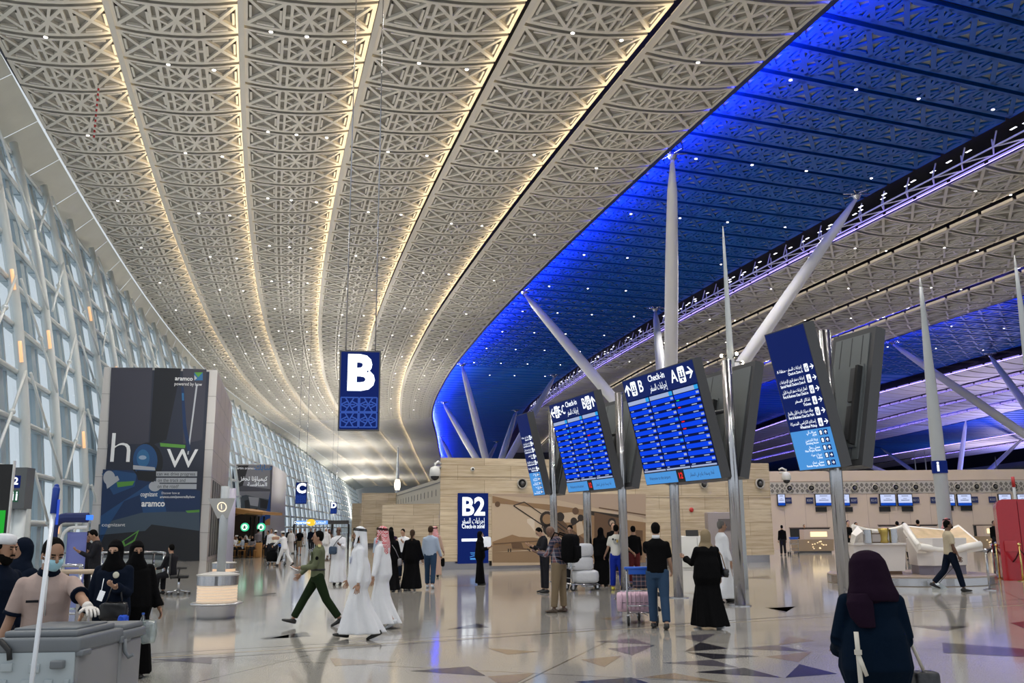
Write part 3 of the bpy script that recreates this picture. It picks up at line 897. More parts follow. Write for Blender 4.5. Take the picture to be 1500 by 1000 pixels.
mp_([(370, 300), (435, 290), (437, 410), (400, 360), (370, 330)], 4, .036)
ml((250, 182), (560, 390), .05, 3, .041); ml((345, 150), (540, 285), .04, 3, .041); ml((250, 182), (345, 150), .04, 3, .041)
ml((560, 270), (760, 420), .05, 3, .041); ml((740, 370), (880, 280), .07, 3, .041); ml((620, 350), (700, 410), .05, 3, .042)
ml((75, 518), (470, 492), .035, 2, .042); ml((240, 545), (400, 570), .05, 2, .041); ml((520, 300), (500, 380), .05, 3, .042)
ml((205, 560), (205, 590), .05, 3, .043); ml((225, 560), (225, 590), .05, 3, .043); ml((370, 560), (400, 585), .04, 3, .043)
ml((1000, 200), (1412, 265), .05, 2, .043)
mp_([(230, 510), (320, 508), (340, 560), (240, 560)], 2, .0415)
def disc(cx, cy, r, mi, w, n=14):
    c = m7(cx, cy); mf.poly(mb, [(c[0] + r * cos(2*pi*k/n), c[1] + r * sin(2*pi*k/n)) for k in range(n)], w, mi)
for cx, cy, r, mi in ((545, 300, .34, 3), (545, 300, .22, 1), (660, 280, .2, 3), (780, 318, .16, 3), (840, 290, .15, 3), (560, 385, .28, 3), (1115, 330, .2, 3), (1115, 335, .12, 6), (110, 170, .12, 2), (795, 230, .16, 2)):
    disc(cx, cy, r, mi, .044 + (.001 if mi != 3 else 0))
mp_([(1320, 395), (1385, 400), (1385, 495), (1330, 490)], 2, .043)
mb.build('picture', sep, e)

# ------------------------------------------------------------ information totems
P0 = Vector((4.03, 22.88, 0)); DT = Vector((-.354, .935, 0)).normalized(); NL = Vector((-.935, -.354, 0)).normalized()
def arrow_pts(kind, s):
    if kind == 'up': return [[(-.12*s, -s*.5), (.12*s, -s*.5), (.12*s, s*.2), (-.12*s, s*.2)], [(-.5*s, .05*s), (0, .5*s), (.5*s, .05*s), (.5*s, -.15*s), (0, .28*s), (-.5*s, -.15*s)]]
    k = -1 if kind == 'left' else 1
    return [[(k*x, y) for x, y in g] for g in ([(-.5*s, -.1*s), (.3*s, -.1*s), (.3*s, .1*s), (-.5*s, .1*s)], [(0, .45*s), (.5*s, 0), (0, -.45*s), (-.18*s, -.45*s), (.28*s, 0), (-.18*s, .45*s)])]
def glyph(fr, root, kind, u, v, s, w, mi=0):
    mb = MB()
    for g in arrow_pts(kind, s): fr.poly(mb, [(u + a, v + b) for a, b in g], w, mi)
    mb.build('arrow', M_lit_white, root)
def pict(fr, root, u, v, s, w, k=0, mi=0, mj=1):
    mb = MB()
    """white rounded tile with a small dark person-and-desk pictogram"""
    n = 4; r = s * .12; pts = []
    hx, hy = s * .38, s * .5
    for cx, cy, a0 in ((hx - r, hy - r, 0), (-hx + r, hy - r, pi/2), (-hx + r, -hy + r, pi), (hx - r, -hy + r, 1.5*pi)):
        pts += [(u + cx + r*cos(a0 + pi/2*i/n), v + cy + r*sin(a0 + pi/2*i/n)) for i in range(n + 1)]
    fr.poly(mb, pts, w, mi)
    for j, (dx, dy) in enumerate(((-.15, .22), (.15, .22)) if k == 0 else ((0, .2),)):
        fr.poly(mb, [(u + dx*s + .07*s*cos(a*pi/4), v + dy*s + .07*s*sin(a*pi/4)) for a in range(8)], w + .002, mj)
        fr.rect(mb, u + (dx - .07)*s, v + (dy - .32)*s, u + (dx + .07)*s, v + (dy - .09)*s, w + .002, mj)
    fr.rect(mb, u - .28*s, v - .22*s, u + .28*s, v - .12*s, w + .002, mj)
    fr.rect(mb, u - .05*s, v - .42*s, u + .12*s, v - .26*s, w + .002, mj)
    mb.build('pictogram', [M_lit_white, M_navy], root)
Z0T, Z1T = 2.74, 5.42
def board(root, t0, t1, side, thick=.24):
    """leaning cabinet; side +1 faces left, -1 faces right. returns the frame of its face, its width and height"""
    nn = NL * side
    a = P0 + DT * t0 + nn * .35; b = P0 + DT * t1 + nn * .35
    lean = (nn * .62 + ZU * (Z1T - Z0T)).normalized()
    Ht = sqrt(.62 ** 2 + (Z1T - Z0T) ** 2)
    # seen from the face, right is towards smaller t for the left facing side
    if side > 0: O = b.copy(); R = (a - b)
    else: O = a.copy(); R = (b - a)
    O.z = Z0T
    fr = Frame(O - root.location, R, lean)
    Wd = R.length
    return fr, Wd, Ht
M_cab = mat('charcoal_cabinet', (.075, .075, .08), .45, .2)
M_cab2 = mat('cabinet_back', (.17, .185, .19), .4, .3)
def totem(name, posts, t0, t1, kind, label, post_h=5.45):
    root = empty('information_totem', (P0 + DT * (t0 + t1) / 2)[:], 0, label, 'information board')
    for t in posts:
        p = P0 + DT * t - root.location
        mb = MB(); mb.tube([p, p + ZU * post_h], .12, 24)
        po = mb.build('post', M_steel, root)
        mb = MB(); mb.lathe(p[:], [(.24, 0), (.24, .02), (.15, .03)], 28); mb.build('base_plate', M_steel, po)
    if len(posts) > 1:
        mb = MB()
        pa, pb = [P0 + DT * t - root.location for t in posts]
        for z in (3.2, 4.3):
            mb.tube([pa + ZU * z, pb + ZU * z], .05, 8)
        mb.build('cross_beam', M_darkgrey, root)
    for side in (1, -1):
        fr, Wd, Ht = board(root, t0, t1, side)
        mb = MB(); fr.slab(mb, 0, 0, Wd, Ht, -.24, 0, 0); fr.slab(mb, .12, .12, Wd - .12, Ht - .12, -.262, -.24, 1)
        for q in range(1, 4): fr.slab(mb, Wd * q / 4 - .008, .14, Wd * q / 4 + .008, Ht - .14, -.268, -.262, 0)
        cab = mb.build('cabinet', [M_cab, M_cab2], root)
        mb = MB()
        um = Wd / 2
        fr.slab(mb, um - .42, .35, um + .42, Ht - .75, -.285, -.262, 1)
        for vv in (Ht * .30, Ht * .58): fr.slab(mb, um - .30, vv - .34, um - .12, vv + .34, -.33, -.285, 0)
        fr.slab(mb, um - .40, .4, um - .33, Ht - .8, -.40, -.285, 2)
        mb.build('service_hatch', [M_cab, M_cab2, M_black], root)
        if side < 0:
            mb = MB(); fr.rect(mb, .03, .03, Wd - .03, Ht - .03, .004); mb.build('face_panel', M_navy_m, root); continue
        if kind == 'flights':
            vh = Ht * .80; vb = Ht * .115
            mb = MB(); fr.rect(mb, .02, vh, Wd - .02, Ht - .02, .004); mb.build('header_panel', M_navy, root)
            mb = MB(); fr.rect(mb, .02, vb, Wd - .02, vh, .004); scr = mb.build('flight_display', M_board_dark, root)
            rows = MB()
            rnd = random.Random(int(t0 * 10) + 5)
            for c in range(3):
                ua = .04 + c * (Wd - .06) / 3 + .02; ub = ua + (Wd - .06) / 3 - .05
                fr.rect(rows, ua, vh - .13, ub, vh - .03, .008, 1); fr.rect(rows, ub - .16, vh - .13, ub, vh - .03, .0085, 2)
                n = 10; rh = (vh - .14 - vb - .06) / n
                for k in range(n):
                    vt = vh - .15 - k * rh
                    fr.rect(rows, ua, vt - rh * .62, ub, vt, .008, 0)
                    fr.rect(rows, ub - .13, vt - rh * .45, ub - .01, vt - rh * .15, .009, rnd.choice((1, 1, 2, 1)))
                    fr.rect(rows, ua + .06, vt - rh * .88, ua + .06 + rnd.uniform(.1, .2), vt - rh * .74, .009, rnd.choice((1, 1, 1, 3, 4)) if c == 2 and k < 5 else 1)
                    fr.rect(rows, ub - .42, vt - rh * .88, ub - .2, vt - rh * .74, .009, 1)
                fr.rect(rows, ua, vb + .01, ub, vb + .05, .009, 1)
            rows.build('flight_rows', [M_board_blue, M_screen_txt, M_screen_cyan, M_red_lit, M_green_lit], scr)
            mb = MB(); fr.rect(mb, .02, .02, Wd * .46, vb - .02, .006, 0); fr.rect(mb, Wd * .56, .02, Wd - .02, vb - .02, .006, 0); tick = mb.build('ticker_display', [M_sky_lit], root)
            text('ticker_text', 'Welcome to the airport', fr, Wd * .22, vb * .5, .009, .11, M_navy_m, tick, width=Wd * .3)
            text('ticker_text', 'أهلا وسهلا بكم في المطار', fr, Wd * .78, vb * .5, .009, .11, M_navy_m, tick, ar=True, width=Wd * .3)
            mb = MB(); fr.rect(mb, Wd * .465, .02, Wd * .555, vb + .03, .007, 0); clk = mb.build('clock', M_black, root)
            text('digits', '12', fr, Wd * .51, vb * .5, .01, .2, M_red_lit, clk, bold=.02)
            vm = (vh + Ht) / 2
            text('english_text', 'Check-in', fr, Wd * .5, vm + .12, .008, .22, M_lit_white, root, bold=.01)
            text('arabic_text', 'إجراءات السفر', fr, Wd * .5, vm - .12, .008, .22, M_lit_white, root, ar=True, width=Wd * .24)
            if t0 < 0:
                glyph(fr, root, 'up', Wd * .06, vm, .3, .008); pict(fr, root, Wd * .155, vm, .36, .008)
                text('zone_letter', 'B', fr, Wd * .26, vm, .008, .42, M_lit_white, root, bold=.012)
                text('zone_letter', 'A', fr, Wd * .73, vm, .008, .42, M_lit_white, root, bold=.012)
                pict(fr, root, Wd * .83, vm, .38, .008); glyph(fr, root, 'right', Wd * .93, vm, .3, .008)
            else:
                glyph(fr, root, 'left', Wd * .06, vm, .3, .008); pict(fr, root, Wd * .15, vm, .36, .008)
                text('zone_letter', 'E-C', fr, Wd * .27, vm, .008, .38, M_lit_white, root, bold=.012, width=Wd * .14)
                text('zone_letter', 'B', fr, Wd * .76, vm, .008, .42, M_lit_white, root, bold=.012)
                pict(fr, root, Wd * .85, vm, .38, .008); glyph(fr, root, 'up', Wd * .94, vm, .3, .008)
        else:
            mb = MB(); fr.rect(mb, .02, Ht * .28, Wd - .02, Ht - .02, .004); mb.build('header_panel', M_navy, root)
            mb = MB(); fr.rect(mb, .02, .02, Wd - .02, Ht * .28, .004); mb.build('lower_panel', M_sky_lit, root)
            rows = [('إجراءات السفر - منطقة A', 'Check-in Zone A'), ('إجراءات سفر لذوي الإحتياجات', 'Special Needs Check-in Zone A'),
                    ('أعمال إجراءات سفر الدرجة الأولى', 'First & Business Class Check-in'), ('تذاكر السفر', 'Tickets'),
                    ('مواقف سيارات الدرجة الأولى والأعمال', 'First & Business Class Car Park'), ('إستلام الكراسي المتحركة', 'Wheelchair Pickup')]
            for k, (ar_, en) in enumerate(rows):
                v = Ht * (.70 - k * .076)
                pict(fr, root, Wd * .80, v, Ht * .055, .008, k % 2); glyph(fr, root, 'right', Wd * .93, v, Ht * .04, .008)
                text('arabic_text', ar_, fr, Wd * .70, v + Ht * .014, .008, .085, M_lit_white, root, 'RIGHT', ar=True, width=min(Wd * .62, .036 * len(ar_) * Wd / 1.2 + .05))
                text('english_text', en, fr, Wd * .70, v - Ht * .018, .008, .075, M_lit_white, root, 'RIGHT', bold=.01, width=min(Wd * .62, .026 * len(en) * Wd / 1.2 + .04))
            low = [('صراف آلي', 'ATM', 'up'), ('غرفة التدخين', 'Smoking Room', 'up'), ('مصلى رجال', 'Men Prayer Room', 'up'), ('دورات مياه', 'Toilets', 'right'), ('مصلى نساء', 'Female Prayer Room', 'right')]
            g2 = MB()
            for k, (ar_, en, dr) in enumerate(low):
                v = Ht * (.25 - k * .052)
                fr.rect(g2, Wd * .70, v - Ht * .018, Wd * .79, v + Ht * .018, .008); fr.rect(g2, Wd * .81, v - Ht * .018, Wd * .90, v + Ht * .018, .008)
                pict(fr, root, Wd * .745, v, Ht * .026, .010, 1); glyph(fr, root, dr, Wd * .855, v, Ht * .024, .010)
                text('arabic_text', ar_, fr, Wd * .64, v + Ht * .01, .008, .07, M_lit_white, root, 'RIGHT', ar=True)
                text('english_text', en, fr, Wd * .64, v - Ht * .012, .008, .06, M_lit_white, root, 'RIGHT')
            g2.build('pictogram_tiles', M_navy, root)
    # wedge bottom closing the cabinets towards the posts
    return root
totem('u4', [-5.95], -6.55, -5.35, 'signs', 'leaning navy direction board with light blue foot, nearest the woman in the dark headscarf')
totem('u3', [-2.58, 0], -2.68, .75, 'flights', 'larger blue flight board headed B, Check-in, A on twin steel posts')
totem('u2', [2.8, 5.1], 2.45, 5.65, 'flights', 'smaller looking blue flight board headed E-C, Check-in, B on twin steel posts')
totem('u1', [7.67], 7.5, 8.5, 'signs', 'farthest narrow navy direction board, left of the flight boards', post_h=5.6)

# ------------------------------------------------------------ hanging zone signs
def zone_sign(letter, px0, px1, py0, py1, dist, ang, label, cables=True):
    pc = at_y((px0 + px1) / 2, (py0 + py1) / 2, dist)
    top = at_y((px0 + px1) / 2, py0, dist).z; bot = at_y((px0 + px1) / 2, py1, dist).z
    w = (at_y(px1, py0, dist).x - at_y(px0, py0, dist).x) / cos(ang); h = top - bot
    e = empty('zone_sign', (pc.x, dist, bot), 0, label, 'sign')
    fr = Frame((0, 0, 0), (cos(ang), sin(ang), 0), ZU)
    mb = MB(); fr.slab(mb, -w/2, 0, w/2, h, -.06, .06, 0); mb.build('frame', M_darkgrey, e)
    mb = MB(); fr.rect(mb, -w/2 + .04, .04, w/2 - .04, h - .04, .064); mb.build('panel', M_navy, e)
    text('zone_letter', letter, fr, .0, h * .70, .07, h * .60, emis('sign_letter_white', (.85, .93, 1), 2.2), e, bold=.045)
    pt = MB(); a = w * .045
    def seg(p, q, t=.016):
        p = Vector(p); q = Vector(q); d = (q - p).normalized(); n = Vector((-d.y, d.x)) * t * w
        fr.poly(pt, [tuple(p - n), tuple(q - n), tuple(q + n), tuple(p + n)], .07)
    for i in range(2):
        for j in range(2):
            x0 = -w * .44 + i * w * .45; y0 = h * .045 + j * h * .19; cw = w * .42; ch = h * .175
            c = (x0 + cw/2, y0 + ch/2)
            for q in (((x0, y0), (x0 + cw, y0)), ((x0, y0 + ch), (x0 + cw, y0 + ch)), ((x0, y0), (x0, y0 + ch)), ((x0 + cw, y0), (x0 + cw, y0 + ch)),
                      ((x0 + cw*.25, y0), (x0 + cw*.75, y0 + ch)), ((x0 + cw*.75, y0), (x0 + cw*.25, y0 + ch)), ((x0, c[1]), (x0 + cw*.35, y0 + ch*.72)), ((x0, c[1]), (x0 + cw*.35, y0 + ch*.28)),
                      ((x0 + cw, c[1]), (x0 + cw*.65, y0 + ch*.72)), ((x0 + cw, c[1]), (x0 + cw*.65, y0 + ch*.28)), ((x0 + cw*.2, y0 + ch*.5), (x0 + cw*.8, y0 + ch*.5))):
                seg(*q)
    pt.build('pattern', mat('pattern_blue', srgb(40, 78, 160), .4, emit=srgb(30, 70, 170), estr=.4), e)
    if cables:
        for s_ in (-.36, .36):
            mb = MB(); mb.tube([fr.P(s_ * w, h, 0), fr.P(s_ * w, CH - bot - .1, 0)], .018 if dist < 50 else .02, 6); mb.build('cable', M_steel, e)
    return e
zone_sign('B', 497.5, 556, 514, 631, 26, .13, 'near hanging navy zone sign with a big white B')
zone_sign('C', 433, 449.5, 706, 738, 92, .1, 'distant hanging navy zone sign with a white C')
zone_sign('D', 484, 493.5, 735, 752.5, 150, .1, 'farthest small hanging zone sign with a white D')

# ------------------------------------------------------------ tree columns carrying the ceiling
def strut(mb, a, b_, rmax):
    a = Vector(a); b_ = Vector(b_); pts = []; rs = []
    for i in range(13):
        t = i / 12; pts.append(a.lerp(b_, t)); rs.append(rmax * (0.28 + 0.72 * min(1, (sin(pi * (0.10 + 0.86 * t)) ** .6))) if t < .97 else rmax * .22)
    mb.tube(pts, rs, 16)
M_col = mat('white_column', (.72, .73, .76), .35)
def tree(node, tops, label, trunk=True, r=.46, group=None):
    e = empty('branching_column', (node[0], node[1], 0), 0, label, 'column', group)
    if trunk:
        mb = MB(); mb.tube([(0, 0, 0), (0, 0, node[2] + .4)], .55, 16); mb.build('trunk', M_col, e)
    for t in tops:
        mb = MB(); strut(mb, (0, 0, node[2]), Vector((t[0] - node[0], t[1] - node[1], t[2])), r); br = mb.build('branch', M_col, e)
        mb = MB(); c = Vector((t[0] - node[0], t[1] - node[1], t[2]))
        for k in range(3): 
            a = k * pi / 3; d = Vector((cos(a), sin(a), 0)) * .9; mb.tube([c - d + ZU * .3, c + d + ZU * .3], .05, 6)
        mb.lathe(c + Vector((0, 0, -.1)), [(.18, 0), (.3, .25), (.1, .5)], 12); mb.build('cap', M_steel, br)
    return e
HT = 23.3
def T(px, py): p = at_z(px, py, HT); return (p.x, p.y, HT)
tree((11.95, 69, 6.14), [T(985, 232), T(768, 430), T(1255, 290), T(960, 455)], 'big white branching column whose arms rise behind the flight boards')
n2 = at_z(722, 713, 6.14); tree(tuple(n2), [T(677, 536), T(650, 591), T(756, 603), T(812, 552)], 'white branching column rising behind the B2 sign wall')
n3 = at_z(688, 728, 6.14); tree(tuple(n3), [T(646, 641), T(728, 648)], 'farthest white branching column low over the stone wall')
n4 = at_z(1566, 681, 6.14); tree(tuple(n4), [T(1308, 504), T(1450, 521)], 'white branching column at the right edge behind the red booth', r=.42)
n5 = at_z(1400, 735, 6.14); tree(tuple(n5), [T(1415, 615), T(1500, 640), T(1289, 655), T(1151, 631)], 'far white branching column over the check-in wall', r=.5)
# ------------------------------------------------------------ masts
def mast(px_top, py_top, base, r, label, extra=None, zt=None):
    e = empty('light_mast', base, 0, label, 'mast')
    ztop = zt or at_y(px_top, py_top, base[1]).z
    mb = MB(); n = 12
    pts = [(0, 0, ztop * i / n) for i in range(n + 1)]
    rs = [r * (1 if i / n < .45 else 1 - .75 * ((i / n - .45) / .55) ** 1.2) for i in range(n + 1)]
    mb.tube(pts, rs, 20); mb.build('pole', M_greysteel, e)
    mb = MB(); mb.tube([(0, 0, ztop), (0, 0, ztop + .35)], [r * .25, .01], 10); mb.build('tip', M_white, e)
    return e, ztop
M_lampw = emis('spot_lamp_warm', (1, .82, .55), 30)
e, zt = mast(1050, 348, (6.30, 25.57, 0), .13, 'slim grey mast with a cluster of lit spotlights beside the flight boards')
zc = at_y(1063, 527, 25.57).z
lamps = MB(); arm = MB()
for k in range(6):
    a = k * pi / 3; r_ = .22 if k % 2 else .3; zz = zc + (.12 if k % 2 else -.06) + .05 * k / 6
    c = Vector((r_ * cos(a), r_ * sin(a), zz - .1 * (k == 4)))
    arm.tube([(0, 0, zc - .05), c], .018, 6); arm.lathe(c, [(.05, -.06), (.06, 0)], 10)
    lamps.sphere(c + Vector((cos(a) * .03, sin(a) * .03, -.02)), .05, 0, 10, 6)
arm.build('spotlight_arms', M_darkgrey, e); lamps.build('spotlight_lamps', M_lampw, e)
q_ = at_y(1385, 770, 31); e, zt = mast(1342, 420, (q_.x, 31, 0), .225, 'grey tapered mast with a blue information collar above the white desk')
z0_ = at_y(1378, 693, 31).z; z1_ = at_y(1376, 675, 31).z
mb = MB(); mb.lathe((0, 0, 0), [(.25, z0_), (.25, z1_)], 28, smooth=False); col_ = mb.build('collar', M_navy, e)
vdir = Vector((-q_.x, -31, 0)).normalized(); fr = Frame(vdir * .257, (-vdir.y, vdir.x, 0) if -vdir.y > 0 else (vdir.y, -vdir.x, 0), ZU)
text('letter', 'i', fr, -.04, (z0_ + z1_) / 2, .0, .46, M_lit_white, col_, bold=.03)
q = at_z(1548, 868); mast(1489, 392, (q.x, q.y, 0), .15, 'slim grey mast at the right edge of the hall')
q = at_y(583, 655, 120); e, zt = mast(583, 655, (q.x, 120, 0), .3, 'far dark mast with a glowing lamp left of the stone wall')
mb = MB(); zz = at_y(583, 710, 120).z; mb.sphere((0, 0, zz), (.4, .4, .9), 0, 10, 8); mb.build('lamp', emis('far_lamp', (1, .85, .6), 5), e)
for px, y0, col_l in ((1339, 662, 'left'), (1354, 660, 'middle'), (1458, 672, 'right')):
    q = at_y(px, y0, 130); mast(px, y0, (q.x, 130, 0), .15, 'thin far pole above the check-in wall, %s of three' % {'left': 'leftmost', 'middle': 'middle', 'right': 'rightmost'}[col_l])
# ------------------------------------------------------------ people
def at_y_(px, py, Y): p = at_y(px, 772, Y); return (p.x, p.y, 0)
def at_z_(px, py): p = at_z(px, py); return (p.x, p.y, 0)
def remesh(mb, voxel, smooth=3):
    me = bpy.data.meshes.new('tmp'); me.from_pydata(mb.v, [], mb.f); me.update()
    o = bpy.data.objects.new('tmp', me); COL.objects.link(o)
    m = o.modifiers.new('r', 'REMESH'); m.mode = 'VOXEL'; m.voxel_size = voxel
    if smooth:
        s_ = o.modifiers.new('s', 'SMOOTH'); s_.iterations = smooth; s_.factor = .5
    dg = bpy.context.evaluated_depsgraph_get(); dg.update()
    out = bpy.data.meshes.new_from_object(o.evaluated_get(dg))
    bpy.data.objects.remove(o); bpy.data.meshes.remove(me)
    return out
def finish(mb, voxel, name, m, parent, smooth=3, extra=None):
    me = remesh(mb, voxel, smooth)
    me.name = name; me.materials.clear(); me.materials.append(m)
    if extra is not None and extra.v:
        nv = len(me.vertices)
        bm = bmesh.new(); bm.from_mesh(me)
        vs = [bm.verts.new(v) for v in extra.v]
        for f in extra.f:
            try: bm.faces.new([vs[i] for i in f])
            except ValueError: pass
        bmesh.ops.recalc_face_normals(bm, faces=list(bm.faces))
        bm.to_mesh(me); bm.free()
    me.polygons.foreach_set('use_smooth', [True] * len(me.polygons)); me.update()
    return link(name, me, parent)
def loft(mb, secs, seg=20, folds=None):
    """secs: (centre, R, F, rx, ry[, fold amp]) rings joined into a closed volume"""
    vs = []; fs = []
    for sec in secs:
        c, R, F, rx, ry = sec[:5]; fa = sec[5] if len(sec) > 5 else 0
        for k in range(seg):
            a = 2 * pi * k / seg
            q = 1 + (fa * (0.6 * cos(folds[0] * a + folds[1]) + 0.4 * cos(folds[2] * a + folds[1] * 2.3 + 1)) if fa and folds else 0)
            vs.append(Vector(c) + R * (rx * q * cos(a)) + F * (ry * q * sin(a)))
    n = len(secs)
    for i in range(n - 1):
        for k in range(seg):
            k2 = (k + 1) % seg
            fs.append((i*seg + k, i*seg + k2, (i+1)*seg + k2, (i+1)*seg + k))
    fs.append(tuple(reversed(range(seg)))); fs.append(tuple((n-1)*seg + k for k in range(seg)))
    mb.add(vs, fs, 0, True)
SKIN = dict(l=mat('skin_light', (.50, .30, .20), .5), m=mat('skin_tan', (.36, .20, .125), .5), d=mat('skin_brown', (.14, .07, .042), .5))
M_hair = mat('black_hair', (.004, .0035, .003), .8, spec=.08, bump=(60, .4)); M_hairb = mat('brown_hair', (.05, .028, .016), .7, spec=.15, bump=(60, .4))
M_eye = mat('eye_dark', (.02, .015, .01), .2); M_gal = mat('grey_hair', (.12, .11, .10), .6, bump=(60, .4))
def cloth(name, c, r=.85, b=.8): return mat(name, c, r, spec=.08, bump=(7, b))
C_black = cloth('black_cloth', (.004, .004, .0045), .9); C_white = cloth('white_cloth', (.74, .75, .78)); C_navy = cloth('navy_cloth', (.005, .009, .020))
C_jeans = cloth('blue_denim', (.032, .062, .115)); C_khaki = cloth('khaki_cotton', (.20, .15, .095)); C_dark = cloth('charcoal_cloth', (.018, .018, .022))
C_teal = cloth('dark_teal_coat', (.002, .008, .020), .9); C_plum = cloth('plum_scarf', (.014, .006, .015), .95); C_olive = cloth('olive_shirt', (.125, .14, .082)); C_green = cloth('dark_green_trousers', (.014, .025, .010))
C_pink = cloth('pale_pink_polo', (.46, .35, .31)); C_sky = cloth('pale_blue_shirt', (.42, .50, .62)); C_cream = cloth('cream_tshirt', (.66, .64, .58)); C_bluep = cloth('royal_blue_fabric', (.012, .03, .30))
C_tan = cloth('tan_hijab', (.26, .20, .125)); C_beige = cloth('beige_uniform', (.50, .43, .31)); C_grey = cloth('grey_shirt', (.20, .19, .21)); C_purple = cloth('aubergine_shirt', (.035, .015, .04))
M_shoe = mat('black_shoe', (.01, .01, .01), .4); M_shoeb = mat('brown_shoe', (.07, .045, .03), .5); M_shoew = mat('white_shoe', (.55, .58, .62), .5); M_shoey = mat('yellow_shoe', (.7, .62, .08), .5)
def pattern_mat(name, kind):
    m = bpy.data.materials.new(name); m.use_nodes = True; nt = m.node_tree; b = nt.nodes['Principled BSDF']; N = nt.nodes.new; L = nt.links.new
    tc = N('ShaderNodeTexCoord'); b.inputs['Roughness'].default_value = .85; b.inputs['Specular IOR Level'].default_value = .2
    if kind == 'red':
        ch = N('ShaderNodeTexChecker'); ch.inputs['Scale'].default_value = 42; ch.inputs['Color1'].default_value = (.62, .06, .08, 1); ch.inputs['Color2'].default_value = (.75, .62, .62, 1)
        L(tc.outputs['Object'], ch.inputs['Vector']); L(ch.outputs['Color'], b.inputs['Base Color'])
    else:
        sp = N('ShaderNodeSeparateXYZ'); L(tc.outputs['Object'], sp.inputs[0]); last = None
        outs = []
        for ax, sc in (('X', 13), ('Z', 13)):
            mu = N('ShaderNodeMath'); mu.operation = 'MULTIPLY'; mu.inputs[1].default_value = sc; L(sp.outputs[ax], mu.inputs[0])
            fr = N('ShaderNodeMath'); fr.operation = 'FRACT'; L(mu.outputs[0], fr.inputs[0])
            cr = N('ShaderNodeValToRGB'); cr.color_ramp.interpolation = 'CONSTANT'
            e_ = cr.color_ramp.elements; e_[0].color = (.03, .04, .07, 1); e_[1].position = .45; e_[1].color = (.30, .12, .10, 1)
            x_ = e_.new(.6); x_.color = (.35, .36, .40, 1); x_ = e_.new(.68); x_.color = (.05, .05, .08, 1)
            L(fr.outputs[0], cr.inputs[0]); outs.append(cr)
        mx = N('ShaderNodeMix'); mx.data_type = 'RGBA'; mx.inputs['Factor'].default_value = .5
        L(outs[0].outputs[0], mx.inputs[6]); L(outs[1].outputs[0], mx.inputs[7]); L(mx.outputs[2], b.inputs['Base Color'])
    return m
C_redcheck = pattern_mat('red_white_check', 'red'); C_plaid = pattern_mat('plaid_shirt', 'plaid')

def rotv(v, ax, deg): return Quaternion(ax, radians(deg)) @ v
def hand(mb, W, d, nrm, side, curl=25, s=1.0, point=False):
    """W wrist, d direction to the fingertips, nrm palm normal, side +1/-1 thumb side vector multiplier"""
    d = d.normalized(); nrm = (nrm - d * nrm.dot(d)).normalized(); S = d.cross(nrm).normalized() * side
    R = Matrix((S, nrm, d)).transposed()
    mb.sphere(W + d * .05 * s, (.040 * s, .017 * s, .056 * s), 0, 10, 8, R=R)
    mb.tube([W - d * .02, W + d * .03], [.026 * s, .030 * s], 8, flat=.8)
    for i, L_ in enumerate((.074, .084, .078, .060)):
        b0 = W + d * .085 * s + S * (.030 - .020 * i) * s
        dd = (d + S * (.10 - .07 * i)).normalized(); pts = [b0]; rs = [.0095 * s]
        for j, f in enumerate((.45, .32, .23)):
            dd = rotv(dd, S * side if False else dd.cross(nrm).normalized(), curl * (.6 + .3 * j + .08 * i))
            pts.append(pts[-1] + dd * L_ * f * s); rs.append((.0088 - .0009 * j) * s)
        mb.tube(pts, rs, 7)
    t0 = W + d * .025 * s + S * .030 * s; td = (d * .75 + S * .62 + nrm * .25).normalized()
    t1 = t0 + td * .040 * s; td2 = (td + d * .35).normalized(); mb.tube([t0, t1, t1 + td2 * .03 * s], [.0135 * s, .011 * s, .008 * s], 7)

